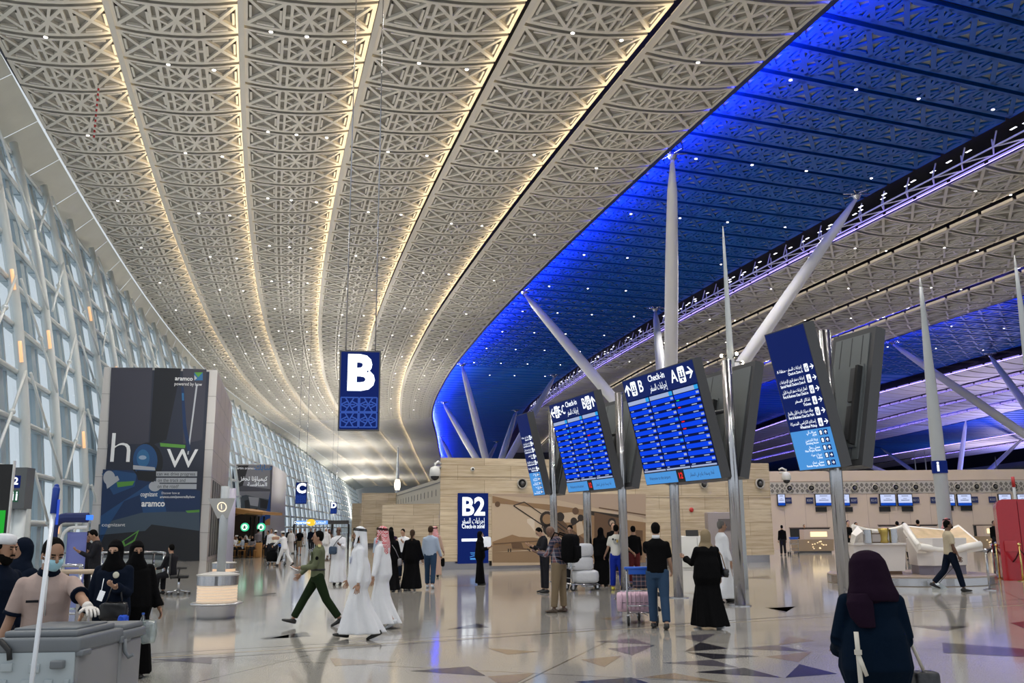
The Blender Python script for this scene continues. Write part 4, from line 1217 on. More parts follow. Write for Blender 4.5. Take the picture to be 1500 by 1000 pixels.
def person(px, py, H, rz, label, legs=((0, 0, 2), (0, 0, 2)), arms=((3, 6, 8), (3, 6, 8)), lean=0, head=(0, 0), top=('shirt', C_black), bottom=('trousers', C_dark),
           headgear='hair', hcol=None, skin='m', shoes=M_shoe, sleeve='long', group=None, build=1.0, D=None, beard=None, pos=None, lift=0.0, seated=False, extras=None, curl=25, gloves=None, twist=0, female=False, reach=None):
    """legs: (thigh forward deg, knee bend deg, abduct deg) left, right; arms: (forward, out, elbow bend[, inward yaw])"""
    g = Vector(pos) if pos else at_z(px, py, 0)
    if D: r = ray(px, py); g = Vector((r.x / r.y * D, D, 0))
    dist = g.length
    vx = min(max(.0085 * dist / 9, .0085), .026)
    lod = dist > 34
    root = empty('person', (g.x, g.y, lift), radians(rz), label, 'person', group)
    k = H / 1.75
    X = Vector((1, 0, 0)); Fw = Vector((0, 1, 0)); Z = Vector((0, 0, 1))
    th, sh, fo = .43 * k, .415 * k, .085 * k
    J = {}
    low = 1e9; rel = {}
    for i, sgn in enumerate((-1, 1)):
        f_, kb, ab = legs[i][:3]
        hip = Vector((sgn * .088 * k * build, 0, 0))
        d1 = rotv(rotv(-Z, X, f_), Fw, -sgn * ab); d2 = rotv(rotv(-Z, X, f_ - kb), Fw, -sgn * ab * .6)
        kn = hip + d1 * th; an = kn + d2 * sh
        fp = legs[i][3] if len(legs[i]) > 3 else 0          # foot pitch, + toes down
        rel[i] = (hip, kn, an, fp, legs[i][4] if len(legs[i]) > 4 else 0)
        toe = an + rotv(Fw, X, -fp) * .17 * k - Z * .07 * k; heel = an - Z * fo * cos(radians(min(abs(fp), 60)))
        low = min(low, heel.z, toe.z if fp > 5 else 9)
    pz = -low
    P = Vector((0, 0, pz))
    Lq = Quaternion(X, -radians(lean)); Tq = Quaternion(Z, radians(twist))
    up = Lq @ Z; fw = Lq @ (Tq @ Fw); rt = Tq @ X
    spine = lambda z, y=0: P + up * z * k + fw * y * k
    body = MB(); bodyx = MB()
    bw = build
    # torso
    torso = [(-.06, .150, .105, .0), (.02, .165, .118, -.01), (.12, .150, .108, .0), (.22, .140, .100, .005), (.34, .165, .115, .01), (.43, .172, .108, .0), (.475, .150, .088, -.005), (.505, .105, .072, -.01), (.535, .070, .062, -.012), (.575, .056, .058, -.005), (.62, .052, .056, .005)]
    loft(body, [(spine(z, y), rt, fw, rx * k * (bw if z < .5 else 1), ry * k * (bw if z < .5 else 1)) for z, rx, ry, y in torso])
    nb = spine(.578, .0)
    hq = Quaternion(Z, radians(head[1])) @ Quaternion(X, -radians(head[0] + lean * .4)); hF = hq @ (Tq @ Fw); hU = hq @ Z; hR = hF.cross(hU).normalized()
    hc = nb + hU * .115 * k + hF * .022 * k
    HR = Matrix((hR, hF, hU)).transposed(); s = .96 * k
    def hp(x, y, z): return hc + hR * x * s + hF * y * s + hU * z * s
    body.tube([spine(.54, -.01), nb + hU * .03 * k], [.058 * k, .054 * k], 12)
    body.sphere(hp(0, -.008, .02), (.076 * s, .098 * s, .105 * s), 0, 18, 12, R=HR)       # cranium
    loft(body, [(hp(0, .028, -.125), hR, hF, .026 * s, .030 * s), (hp(0, .026, -.11), hR, hF, .040 * s, .048 * s), (hp(0, .018, -.08), hR, hF, .055 * s, .064 * s), (hp(0, .012, -.04), hR, hF, .064 * s, .076 * s), (hp(0, .008, 0), hR, hF, .070 * s, .084 * s), (hp(0, .0, .04), hR, hF, .072 * s, .092 * s)])
    if not lod:
        for sg in (-1, 1): bodyx.sphere(hp(sg * .077, -.008, -.02), (.010 * s, .020 * s, .032 * s), 0, 8, 6, R=HR)
        bodyx.tube([hp(0, .088, .012), hp(0, .108, -.028), hp(0, .100, -.04)], [.009 * s, .015 * s, .012 * s], 8)
        body.sphere(hp(0, .076, .022), (.05 * s, .018 * s, .012 * s), 0, 10, 6, R=HR)
        bodyx.sphere(hp(0, .090, -.062), (.024 * s, .009 * s, .006 * s), 0, 8, 6, R=HR); bodyx.sphere(hp(0, .088, -.073), (.020 * s, .010 * s, .007 * s), 0, 8, 6, R=HR)
    # arms
    AR = []
    for i, sgn in enumerate((-1, 1)):
        a = list(arms[i])
        if top[0] in ('thobe', 'abaya') and a[2] < 45: a[1] = max(a[1], 15)
        shd = spine(.452, -.005) + rt * sgn * .168 * k * (1 if bw < 1.08 else 1.08)
        d1 = rotv(-up, rt, a[0]); d1 = rotv(d1, fw, -sgn * a[1])
        inw = a[3] if len(a) > 3 else 0
        el = shd + d1 * .285 * k
        hinge = rotv(rt, d1, -sgn * inw)
        d2 = rotv(d1, hinge, a[2])
        wr = el + d2 * .25 * k
        if reach and reach.get(i) is not None:
            az = radians(rz); tg = Vector(reach[i]) - root.location; tg = Vector((tg.x * cos(az) + tg.y * sin(az), -tg.x * sin(az) + tg.y * cos(az), tg.z))
            v = tg - shd; L1, L2 = .285 * k, .25 * k; dd_ = min(v.length, (L1 + L2) * .995); vn = v.normalized()
            ca = (L1 * L1 + dd_ * dd_ - L2 * L2) / (2 * L1 * dd_); pole = Vector((sgn * .5, -.2, -1)); pole = (pole - vn * pole.dot(vn)).normalized()
            el = shd + vn * L1 * ca + pole * L1 * sqrt(max(0, 1 - ca * ca)); wr = shd + vn * dd_; d1 = (el - shd).normalized(); d2 = (wr - el).normalized()
            hinge = d1.cross(d2).normalized() if d1.cross(d2).length > 1e-3 else rt
        AR.append((shd, el, wr, d2, hinge))
        body.tube([shd, shd.lerp(el, .35), el], [.044 * k, .044 * k, .037 * k], 12)
        body.tube([el, el.lerp(wr, .3), wr], [.037 * k, .038 * k, .025 * k], 12)
        body.sphere(shd, .044 * k, 0, 10, 8)
        if gloves is None and not lod: hand(bodyx, wr, d2, -rt * sgn if a[2] < 60 else hinge.cross(d2), sgn if a[2] < 60 else sgn, curl, k)
        elif gloves is None: bodyx.sphere(wr + d2 * .07 * k, (.035, .03, .06), 0, 8, 6)
    # legs
    for i, sgn in enumerate((-1, 1)):
        hip, kn, an, fp, ty = rel[i]; hip = hip + P; kn = kn + P; an = an + P
        rel[i] = (hip, kn, an, fp, ty)
        lg = .5 if top[0] in ('thobe', 'abaya') else 1.0
        body.tube([hip + Vector((0, 0, .03)), hip.lerp(kn, .4), kn], [.088 * k * bw * lg, .074 * k * bw * lg, .052 * k * lg], 14)
        body.tube([kn, kn.lerp(an, .3), an], [.052 * k * lg, .055 * k * lg, .034 * k], 12)
        body.tube([an + Vector((0, 0, .02)), an - Vector((0, 0, .03))], [.038 * k, .036 * k], 10)
    bo = finish(body, vx if dist > 14 else max(vx, .010), 'body', SKIN[skin], root, 2, bodyx)
    # face details
    if not lod and headgear != 'niqab_full':
        e_ = MB()
        for sg in (-1, 1):
            e_.sphere(hp(sg * .030, .0875, .002), (.013 * s, .008 * s, .0065 * s), 0, 8, 6, R=HR)
        e_.build('eyes', M_eye, bo)
        if headgear not in ('niqab',):
            b_ = MB()
            for sg in (-1, 1): b_.tube([hp(sg * .014, .096, .024), hp(sg * .046, .088, .026)], .005 * s, 6)
            b_.build('eyebrows', M_hair, bo)
    if beard:
        b_ = MB()
        if beard in ('mustache', 'full'): b_.tube([hp(-.028, .092, -.056), hp(0, .101, -.048), hp(.028, .092, -.056)], [.006 * s, .010 * s, .006 * s], 8)
        if beard == 'full':
            loft(b_, [(hp(0, .030, -.145), hR, hF, .03 * s, .036 * s), (hp(0, .030, -.115), hR, hF, .052 * s, .058 * s), (hp(0, .022, -.08), hR, hF, .064 * s, .068 * s), (hp(0, .004, -.045), hR, hF, .070 * s, .062 * s)])
        b_.build('beard' if beard == 'full' else 'mustache', M_hair, bo)
    # shoes
    for i in (0, 1):
        hip, kn, an, fp, ty = rel[i]
        f2 = rotv(rotv(Fw, X, -fp), Z, ty); u2 = f2.cross(rotv(X, Z, ty)).normalized() * -1
        if u2.z < 0: u2 = -u2
        r2 = f2.cross(u2)
        sh_ = MB(); b0 = an - u2 * .045 * k
        loft(sh_, [(b0 - f2 * .070 * k, r2, u2, .028 * k, .030 * k), (b0 - f2 * .045 * k, r2, u2, .040 * k, .040 * k), (b0 + f2 * .03 * k, r2, u2, .043 * k, .040 * k), (b0 + f2 * .10 * k - u2 * .008, r2, u2, .049 * k, .030 * k), (b0 + f2 * .155 * k - u2 * .012, r2, u2, .044 * k, .024 * k), (b0 + f2 * .19 * k - u2 * .014, r2, u2, .022 * k, .014 * k)], 12)
        sh_.tube([an + u2 * .0 * k, b0], [.046 * k, .042 * k], 10)
        so = sh_.build('shoe', shoes, root)
    # trousers
    gs = max(vx, .010)
    kind, cm = bottom
    if kind in ('trousers', 'shorts', 'trackpants'):
        t = MB()
        loft(t, [(spine(.14 if kind != 'trackpants' else .12), rt, fw, .158 * k * bw, .116 * k * bw), (spine(.06), rt, fw, .166 * k * bw, .124 * k * bw), (spine(-.03), rt, fw, .172 * k * bw, .126 * k * bw), (spine(-.10), rt, fw, .150 * k * bw, .112 * k * bw)])
        wide = 1.12 if kind == 'trackpants' else 1.0
        for i in (0, 1):
            hip, kn, an, fp, ty = rel[i]; end = kn.lerp(an, .93) if kind != 'shorts' else hip.lerp(kn, .92)
            t.tube([hip + Vector((0, 0, .02)), hip.lerp(kn, .45), kn] if kind != 'shorts' else [hip + Vector((0, 0, .02)), hip.lerp(kn, .5), end],
                   [.102 * k * bw, .094 * k * bw * wide, .077 * k * wide] if kind != 'shorts' else [.1 * k, .098 * k, .098 * k], 14)
            if kind != 'shorts': t.tube([kn, kn.lerp(an, .45), kn.lerp(an, .86), end], [.077 * k * wide, .075 * k * wide, .068 * k * wide, .071 * k * wide], 14)
        tr = finish(t, gs, 'trousers' if kind != 'shorts' else 'shorts', cm, root, 2)
        if kind == 'trackpants':
            st_ = MB()
            for i, sgn in enumerate((-1, 1)):
                hip, kn, an, fp, ty = rel[i]; o_ = rt * sgn
                pts = [spine(.08) + o_ * .165 * k, hip.lerp(kn, .3) + o_ * .098 * k, hip.lerp(kn, .7) + o_ * .084 * k, kn + o_ * .076 * k, kn.lerp(an, .5) + o_ * .073 * k, kn.lerp(an, .9) + o_ * .073 * k]
                pts = [p - fw * .02 for p in pts]
                st_.tube(pts, .016 * k, 6)
            st_.build('side_stripe', mat('grey_stripe', (.35, .35, .36), .7), tr)
    # upper garment
    kind, cm = top
    t = MB()
    def sleeves(full, grow=1.0, flare=0):
        for i, sgn in enumerate((-1, 1)):
            shd, el, wr, d2, _ = AR[i]
            if full:
                t.tube([shd, shd.lerp(el, .4), el], [.058 * k * grow, .057 * k * grow, .051 * k * grow], 14)
                t.tube([el, el.lerp(wr, .5), el.lerp(wr, .95)], [.053 * k * grow, .049 * k * grow, (.042 + flare) * k * grow], 14)
            else: t.tube([shd, shd.lerp(el, .4), shd.lerp(el, .78)], [.059 * k * grow, .062 * k * grow, .062 * k * grow], 14)
            t.sphere(shd + Vector((0, 0, -.006)), .062 * k * grow, 0, 12, 8)
    if kind == 'shirt':
        loft(t, [(spine(-.02 if not seated else .04), rt, fw, .175 * k * bw, .130 * k * bw, .03), (spine(.05), rt, fw, .170 * k * bw, .128 * k * bw, .02), (spine(.14), rt, fw, .162 * k * bw, .122 * k * bw, .02), (spine(.24), rt, fw, .160 * k * bw, .117 * k * bw, .01),
                 (spine(.34, .01), rt, fw, .178 * k, .128 * k), (spine(.43), rt, fw, .190 * k, .122 * k), (spine(.475, -.006), rt, fw, .178 * k, .105 * k), (spine(.51, -.01), rt, fw, .130 * k, .086 * k), (spine(.535, -.012), rt, fw, .088 * k, .072 * k), (spine(.56, -.008), rt, fw, .064 * k, .064 * k)], 24, (5, random.random() * 6, 8))
        sleeves(sleeve == 'long')
        finish(t, gs, 'shirt', cm, root, 2)
    elif kind in ('thobe', 'abaya', 'coat'):
        w = 1.0 if kind == 'thobe' else 1.08
        a0, a1 = rel[0][2], rel[1][2]; k0, k1 = rel[0][1], rel[1][1]
        hem = .05 * k if kind != 'coat' else .45 * k
        if kind == 'thobe': hem = .09 * k
        secs = [(spine(.56, -.008), rt, fw, .066 * k, .066 * k), (spine(.535, -.012), rt, fw, .092 * k, .076 * k), (spine(.51, -.01), rt, fw, .135 * k, .090 * k), (spine(.475, -.006), rt, fw, .182 * k, .110 * k), (spine(.43), rt, fw, .194 * k * w, .130 * k * w), (spine(.34, .01), rt, fw, .186 * k * w, .136 * k * w, .01),
                (spine(.22), rt, fw, .186 * k * w * bw, .144 * k * w * bw, .02), (spine(.08), rt, fw, .198 * k * w * bw, .158 * k * w * bw, .03), (spine(-.03), rt, fw, .206 * k * w * bw, .168 * k * w * bw, .05)]
        n = 7
        hipc = P.copy()
        for j in range(1, n + 1):
            tt = j / n; z = (P.z - .05) * (1 - tt) + hem * tt
            # leg centre positions at this height
            pts = []
            for i in (0, 1):
                hip, kn, an = rel[i][:3]
                if z > kn.z: q = hip.lerp(kn, (hip.z - z) / max(hip.z - kn.z, .01))
                else: q = kn.lerp(an, min((kn.z - z) / max(kn.z - an.z, .01), 1.15))
                pts.append(q)
            c = (pts[0] + pts[1]) / 2; dy = abs(pts[0].y - pts[1].y) / 2; dx = abs(pts[0].x - pts[1].x) / 2
            fl = (.088 + (.03 if kind == 'thobe' else .06) * tt) * w
            secs.append((Vector((c.x, c.y, z)), X, Fw, (dx + fl + .02) * k, (dy * .92 + fl) * k, .06 + .13 * tt))
        loft(t, secs, 48, (7, random.random() * 6, 11))
        sleeves(sleeve != 'short', 1.0 if kind == 'thobe' else 1.12, .0 if kind == 'thobe' else .02)
        finish(t, gs, {'thobe': 'thobe', 'abaya': 'abaya', 'coat': 'coat'}[kind], cm, root, 2)
    # head covering
    def hs(dz, dy, rx, ry, dx=0, amp=0): return (hp(dx, dy, dz), hR, hF, rx * s, ry * s, amp)
    hv = max(vx, .009)
    if headgear in ('hair', 'short', 'long', 'braid'):
        hm = hcol or M_hair; t = MB()
        t.sphere(hp(0, -.022, .036), (.083 * s, .098 * s, .100 * s), 0, 16, 12, R=HR)
        t.sphere(hp(0, -.05, -.005), (.078 * s, .062 * s, .075 * s), 0, 14, 10, R=HR)
        if headgear in ('long', 'braid'): t.tube([hp(0, -.09, .0), hp(0, -.115, -.12), hp(.01, -.12, -.26), hp(.0, -.12, -.42)], [.05 * s, .035 * s, .025 * s, .012 * s], 10)
        if headgear == 'long': t.sphere(hp(0, -.06, -.12), (.09 * s, .06 * s, .14 * s), 0, 12, 8, R=HR)
        finish(t, hv, 'hair', hm, bo, 2)
    elif headgear == 'bald': pass
    elif headgear in ('ghutra', 'ghutra_red'):
        gm = C_white if headgear == 'ghutra' else C_redcheck; t = MB()
        t.sphere(hp(0, -.016, .038), (.092 * s, .106 * s, .104 * s), 0, 18, 12, R=HR)
        loft(t, [hs(.09, -.03, .084, .088), hs(.04, -.042, .097, .090), hs(-.02, -.058, .104, .078), hs(-.08, -.072, .118, .070, 0, .03), hs(-.15, -.085, .150, .066, 0, .05), hs(-.24, -.098, .165, .058, 0, .07), hs(-.34, -.108, .150, .048, 0, .08), hs(-.43, -.115, .09, .032, 0, .08)], 28, (6, 1.0, 9))
        for sg in (-1, 1):
            t.tube([hp(sg * .085, .03, .06), hp(sg * .094, .035, -.02), hp(sg * .105, .045, -.10), hp(sg * .115, .075, -.20)], [.016 * s, .020 * s, .026 * s, .020 * s], 10)
        finish(t, hv, 'headscarf', gm, bo, 2)
        if not lod or True:
            r_ = MB()
            for q in (.070, .092):
                pts = [hp(.097 * cos(a) * (1 - (q - .07) * 2.5), -.016 + .112 * sin(a) * (1 - (q - .07) * 2.5), q + .012 * sin(a)) for a in [2 * pi * i / 20 for i in range(21)]]
                r_.tube(pts, .0085 * s, 8)
            r_.build('agal', C_black, bo)
    elif headgear in ('hijab', 'niqab'):
        gm = hcol or C_black; t = MB()
        t.sphere(hp(0, -.020, .028), (.092 * s, .104 * s, .112 * s), 0, 18, 12, R=HR)
        loft(t, [hs(.05, -.030, .096, .092), hs(-.02, -.036, .100, .088), hs(-.08, -.025, .100, .092), hs(-.12, .0, .104, .106), hs(-.17, -.005, .135, .118, 0, .04), hs(-.23, -.015, .165, .125, 0, .05), hs(-.29, -.02, .160, .115, 0, .05)], 28, (5, 2.0, 8))
        if headgear == 'niqab':
            loft(t, [hs(-.02, .045, .066, .056), hs(-.06, .05, .074, .060), hs(-.12, .05, .085, .062, 0, .03), hs(-.20, .05, .10, .066, 0, .05), hs(-.29, .055, .105, .062, 0, .06)], 22, (4, .5, 7))
            t.sphere(hp(0, .022, .055), (.082 * s, .076 * s, .034 * s), 0, 14, 10, R=HR)
        finish(t, hv, 'headscarf' if headgear == 'hijab' else 'niqab', gm, bo, 2)
    elif headgear == 'kufi':
        t = MB(); t.lathe((0, 0, 0), [(.086 * s, 0), (.092 * s, .03 * s), (.086 * s, .075 * s), (.04 * s, .092 * s)], 22, smooth=True, sy_=1.18)
        M4 = Matrix.Translation(hp(0, -.014, .045)) @ HR.to_4x4()
        t.v = [tuple(M4 @ Vector(v)) for v in t.v]
        t.build('cap', C_white, bo)
        t = MB(); t.sphere(hp(0, -.022, .022), (.082 * s, .098 * s, .080 * s), 0, 14, 10, R=HR); finish(t, hv, 'hair', M_hair, bo, 1)
    info = dict(root=root, body=bo, AR=AR, hp=hp, spine=spine, rt=rt, fw=fw, up=up, k=k, HR=HR, rel=rel)
    return info
def wpt(inf, p):
    """person-local point to world"""
    r = inf['root']; a = r.rotation_euler.z; p = Vector(p)
    return Vector((p.x * cos(a) - p.y * sin(a) + r.location.x, p.x * sin(a) + p.y * cos(a) + r.location.y, p.z + r.location.z))
STRIDE = ((26, 6, 2, -10), (-20, 22, 2, 26)); STRIDE2 = ((-20, 22, 2, 26), (26, 6, 2, -10))
STEP = ((12, 4, 2), (-10, 12, 2, 12)); STEP2 = ((-10, 12, 2, 12), (12, 4, 2))

# -- the foreground pair on the left and the others around them
cleaner = person(70, 0, 1.70, 204, 'person in pale pink polo shirt and blue face mask leaning on the grey cleaning cart', pos=(-3.60, 7.2, 0), lean=14, head=(12, 22), top=('shirt', C_pink), bottom=('trousers', C_navy), sleeve='short',
                 arms=((52, 14, 18, 0), (8, 16, 14)), skin='m', gloves=True, build=1.05, reach={0: (-2.96, 6.64, 1.105)})
# face mask, collar, gloves and badge lanyard
hp = cleaner['hp']; HRm = cleaner['HR']
def addpart(inf, mb, name, m, parent='root'): return mb.build(name, m, inf[parent])
t = MB()
loft(t, [(hp(0, .055, -.112), HRm.col[0], HRm.col[1], .030, .040), (hp(0, .055, -.085), HRm.col[0], HRm.col[1], .054, .050), (hp(0, .062, -.05), HRm.col[0], HRm.col[1], .062, .050), (hp(0, .060, -.018), HRm.col[0], HRm.col[1], .060, .046)], 18)
addpart(cleaner, t, 'face_mask', mat('pale_blue_mask', (.36, .62, .72), .7), 'body')
t = MB(); 
for sg in (-1, 1): t.tube([hp(sg * .055, .08, -.02), hp(sg * .08, .0, -.01)], .003, 6); t.tube([hp(sg * .055, .075, -.08), hp(sg * .08, .0, -.04)], .003, 6)
addpart(cleaner, t, 'ear_loops', C_white, 'body')
sp = cleaner['spine']; t = MB()
loft(t, [(sp(.522, -.010), cleaner['rt'], cleaner['fw'], .092, .078), (sp(.545, -.008), cleaner['rt'], cleaner['fw'], .078, .072), (sp(.572, 0), cleaner['rt'], cleaner['fw'], .068, .066)], 20)
addpart(cleaner, t, 'collar', C_navy)
for i in (0, 1):
    t = MB(); shd, el = cleaner['AR'][i][:2]; t.tube([shd.lerp(el, .74), shd.lerp(el, .84)], .065, 14)
    addpart(cleaner, t, 'sleeve_cuff', C_navy)
for i, sg in ((0, -1), (1, 1)):
    shd, el, wr, d2, hg = cleaner['AR'][i]
    t = MB(); dd = Vector((d2.x, d2.y, d2.z * (.1 if i == 0 else 1))).normalized()
    hand(t, wr, dd, Vector((0, 0, -1)) if i == 0 else Vector((-sg, 0, 0)), -1 if i == 0 else 1, 22, 1.12); t.tube([wr - d2 * .05, wr + d2 * .01], [.036, .034], 12)
    addpart(cleaner, t, 'glove', mat('white_rubber_glove', (.72, .68, .64), .6), 'body')
t = MB(); t.tube([sp(.53, .07), sp(.40, .135), sp(.24, .128)], .005, 6); addpart(cleaner, t, 'lanyard', M_white)
t = MB(); q = sp(.36, .145) + cleaner['rt'] * .09; t.box(q, (.085, .004, .018)); addpart(cleaner, t, 'name_tape', C_dark)

niq = person(172, 0, 1.62, 186, 'person in black niqab and navy robe with round badge, behind the grey cart', pos=at_y_(172, 900, 10.6), top=('abaya', C_navy), bottom=('none', None), headgear='niqab', female=True,
             arms=((10, 8, 105, 30), (4, 8, 12)), skin='l')
t = MB(); q = niq['spine'](.40, .155) - niq['rt'] * .07; t.sphere(q, (.036, .008, .036), 0, 14, 8); addpart(niq, t, 'round_badge', mat('badge_cream', (.7, .68, .55), .5))
t = MB(); q = niq['spine'](.16, .17) + niq['rt'] * .07; t.box(q, (.06, .006, .11), R=Matrix.Rotation(-.3, 3, 'Y')); t.tube([q + Vector((0, 0, .05)), niq['spine'](.36, .15) + niq['rt'] * .06], .004, 6); addpart(niq, t, 'name_card', M_white_pr)
t = MB(); hp = niq['hp']; t.sphere(hp(0, .078, .006), (.050, .016, .013), 0, 12, 8, R=niq['HR']); addpart(niq, t, 'eye_opening', SKIN['l'], 'body')
wom2 = person(205, 0, 1.60, 215, 'person in black robe and veil standing behind the badge wearer, bottle in hand', pos=at_y_(203, 900, 11.3), top=('abaya', C_black), bottom=('none', None), headgear='niqab', arms=((4, 8, 12), (4, 12, 14)), skin='m', female=True, build=1.12)
person(8, 0, 1.70, 250, 'bearded person in white striped cap and dark navy clothes at the left edge', pos=at_y_(6, 900, 8.0), top=('shirt', C_navy), headgear='kufi', skin='m', beard='full', head=(5, 10))
person(18, 0, 1.60, 200, 'person in red and white headscarf half hidden at the left edge', pos=at_y_(18, 900, 10.0), top=('shirt', C_dark), headgear='ghutra_red')
person(40, 0, 1.66, 150, 'person in black headscarf behind the cleaner in the pink shirt', pos=at_y_(38, 900, 9.2), top=('abaya', C_navy), bottom=('none', None), headgear='hijab', hcol=C_navy)
person(0, 0, 1.74, 235, 'person in dark uniform looking down at phone, left one beside the black advert tower', pos=at_y_(129, 880, 22), top=('shirt', C_dark), arms=((25, 8, 95, 20), (25, 8, 95, 20)), head=(28, 0))
person(0, 0, 1.78, 120, 'person in dark uniform bending the head, right one beside the black advert tower', pos=at_y_(143, 880, 21), top=('shirt', C_dark), arms=((25, 8, 95, 20), (25, 8, 95, 20)), head=(32, 0))

off = person(0, 0, 1.75, 103, 'officer in olive shirt and dark green trousers striding left, paper in hand', pos=at_z_(463, 917), legs=((-22, 14, 2, 24), (30, 2, 2, -14)), arms=((16, 6, 72, 18), (30, 6, 14, 0)), top=('shirt', C_olive), bottom=('trousers', C_green),
             skin='m', beard='mustache', twist=0)
t = MB(); sp = off['spine']
loft(t, [(sp(.105), off['rt'], off['fw'], .172, .132), (sp(.135), off['rt'], off['fw'], .170, .130)], 24); addpart(off, t, 'belt', M_shoe)
for sg in (-1, 1):
    t = MB(); q = sp(.545, -.01) + off['rt'] * sg * .115; t.box(q + Vector((0, 0, .0)), (.11, .05, .016), R=Matrix.Rotation(sg * .45, 3, 'Y')); addpart(off, t, 'shoulder_board', mat('gold_braid', (.45, .40, .18), .5))
t = MB(); q = sp(.33, .145) + off['rt'] * -.05; t.box(q, (.055, .005, .085)); addpart(off, t, 'name_card', M_white_pr)
for sg in (-1, 1):
    t = MB(); q = sp(.38, .13) + off['rt'] * sg * .08; t.box(q, (.10, .012, .11)); t.box(q + Vector((0, .006, .045)), (.105, .012, .03)); addpart(off, t, 'chest_pocket', C_olive)
t = MB(); shd, el = off['AR'][0][:2]; t.sphere(shd.lerp(el, .45) - off['rt'] * .056, (.008, .03, .034), 0, 12, 8); addpart(off, t, 'sleeve_patch', C_black)
wr, d2 = off['AR'][0][2], off['AR'][0][3]; q = wpt(off, wr + d2 * .11)
t = MB(); t.box((0, 0, 0), (.10, .16, .006), R=Euler((.3, .3, .9)).to_matrix()); o = t.build('paper', M_white_pr); o.location = q; tag(o, 'folded white paper in the hand of the officer', 'paper')

th1 = person(0, 0, 1.76, 100, 'person in white thobe and white headscarf with black cord, walking left', pos=at_z_(524, 936), legs=((-13, 14, 2, 22), (15, 3, 2, -8)), arms=((-2, 6, 10), (10, 8, 18)), top=('thobe', C_white), bottom=('none', None), headgear='ghutra', skin='m', beard='full', build=1.12)
t = MB(); q = th1['spine'](.30, .155) - th1['rt'] * .09; t.box(q, (.055, .006, .10)); t.box(q + Vector((0, .004, 0)), (.035, .006, .07), 1); addpart(th1, t, 'pass_card', [mat('blue_card_rim', (.05, .15, .5), .4), M_white_pr])
person(0, 0, 1.74, 80, 'person in white thobe and red checked headscarf walking behind the one in white headscarf', pos=at_z_(558, 920), legs=((-8, 18, 2, 28), (10, 4, 2)), top=('thobe', C_white), bottom=('none', None), headgear='ghutra_red', shoes=M_shoew, build=1.08)
p4 = person(0, 0, 1.80, 183, 'bald person in white robe with dark blue shoulder bag facing the camera', pos=at_z_(494, 857), legs=STEP, arms=((20, 6, 95, 30), (4, 8, 12)), top=('thobe', C_white), bottom=('none', None), headgear='bald', skin='d')
p5 = person(0, 0, 1.70, 12, 'person in black robe with grey strap and small grey bag, left of the braided one', pos=at_z_(571, 866), legs=STEP2, top=('abaya', C_black), bottom=('none', None), headgear='hijab', shoes=M_shoew)
person(0, 0, 1.77, -8, 'person in dark aubergine shirt seen from behind near the low stone wall', pos=at_y_(573, 850, 32), arms=((15, 14, 70, 20), (15, 14, 70, 20)), top=('shirt', C_purple))
person(0, 0, 1.70, 175, 'dark haired person facing the camera, half hidden behind the black robed person', pos=at_y_(557, 850, 33.5), top=('shirt', C_sky), skin='l')
p7 = person(0, 0, 1.72, 165, 'person in white shirt reading a phone, dark bag at the hip', pos=at_z_(590, 849), arms=((25, 6, 105, 25), (25, 6, 105, 25)), head=(22, 0), top=('shirt', C_white), bottom=('trousers', C_navy), skin='l')
person(0, 0, 1.70, -5, 'person in long black robe with a light brown braid seen from behind', pos=at_z_(603, 864), legs=STEP, top=('abaya', C_black), bottom=('none', None), headgear='braid', hcol=M_hairb, shoes=M_shoew)
p9 = person(0, 0, 1.80, -6, 'person in pale blue shirt and jeans walking away with a small black pouch', pos=at_z_(630, 861), legs=STEP, arms=((4, 10, 8), (4, 14, 12)), top=('shirt', C_sky), bottom=('trousers', C_jeans), shoes=M_shoew, hcol=M_hairb)
person(0, 0, 1.78, 0, 'person in pink checked headscarf half hidden behind the person in jeans', pos=at_y_(637, 850, 33), top=('thobe', cloth('peach_cloth', (.55, .38, .30))), bottom=('none', None), headgear='ghutra_red')
p11 = person(0, 0, 1.62, -95, 'person in black robe holding white papers in front of the B2 sign', pos=at_z_(703, 856), arms=((12, 6, 100, 20), (12, 6, 100, 20)), top=('abaya', C_black), bottom=('none', None), headgear='hijab', skin='l')
person(0, 0, 1.76, 110, 'dark haired person bowing the head over a phone left of the plaid shirt', pos=at_y_(797, 870, 25), arms=((30, 6, 90, 20), (30, 6, 90, 20)), head=(38, 0), lean=6, top=('shirt', C_dark), skin='l', bottom=('trousers', C_dark))
plaid = person(0, 0, 1.80, 62, 'person in plaid shirt and khaki trousers with bowed head and big black backpack', pos=at_z_(820, 897), legs=((4, 0, 3), (-2, 0, 3)), arms=((28, 8, 85, 20), (28, 8, 85, 20)), head=(38, 0), lean=8, top=('shirt', C_plaid), bottom=('trousers', C_khaki), headgear='bald', skin='d', shoes=M_shoeb, build=1.12)
person(0, 0, 1.80, 160, 'dark haired person looking down, just right of the plaid shirt', pos=at_y_(836, 850, 27), head=(28, 0), arms=((25, 6, 95, 20), (25, 6, 95, 20)), top=('shirt', C_dark), skin='l')
person(0, 0, 1.70, -25, 'person in flowing black robe beside the wrapped bundles', pos=at_z_(882, 858), legs=((4, 0, 3), (-4, 0, 3)), arms=((10, 12, 50, 20), (10, 12, 50, 20)), top=('abaya', C_black), bottom=('none', None), headgear='hijab', build=1.1)
track = person(0, 0, 1.78, -15, 'person in white printed T-shirt and royal blue track trousers', pos=at_z_(905, 864), legs=((2, 0, 4), (-2, 0, 5)), arms=((0, 14, 35, -20), (-4, 26, 50, -10)), top=('shirt', C_cream), bottom=('trackpants', C_bluep), sleeve='short', shoes=M_shoey, skin='m')
sp = track['spine']; t = MB()
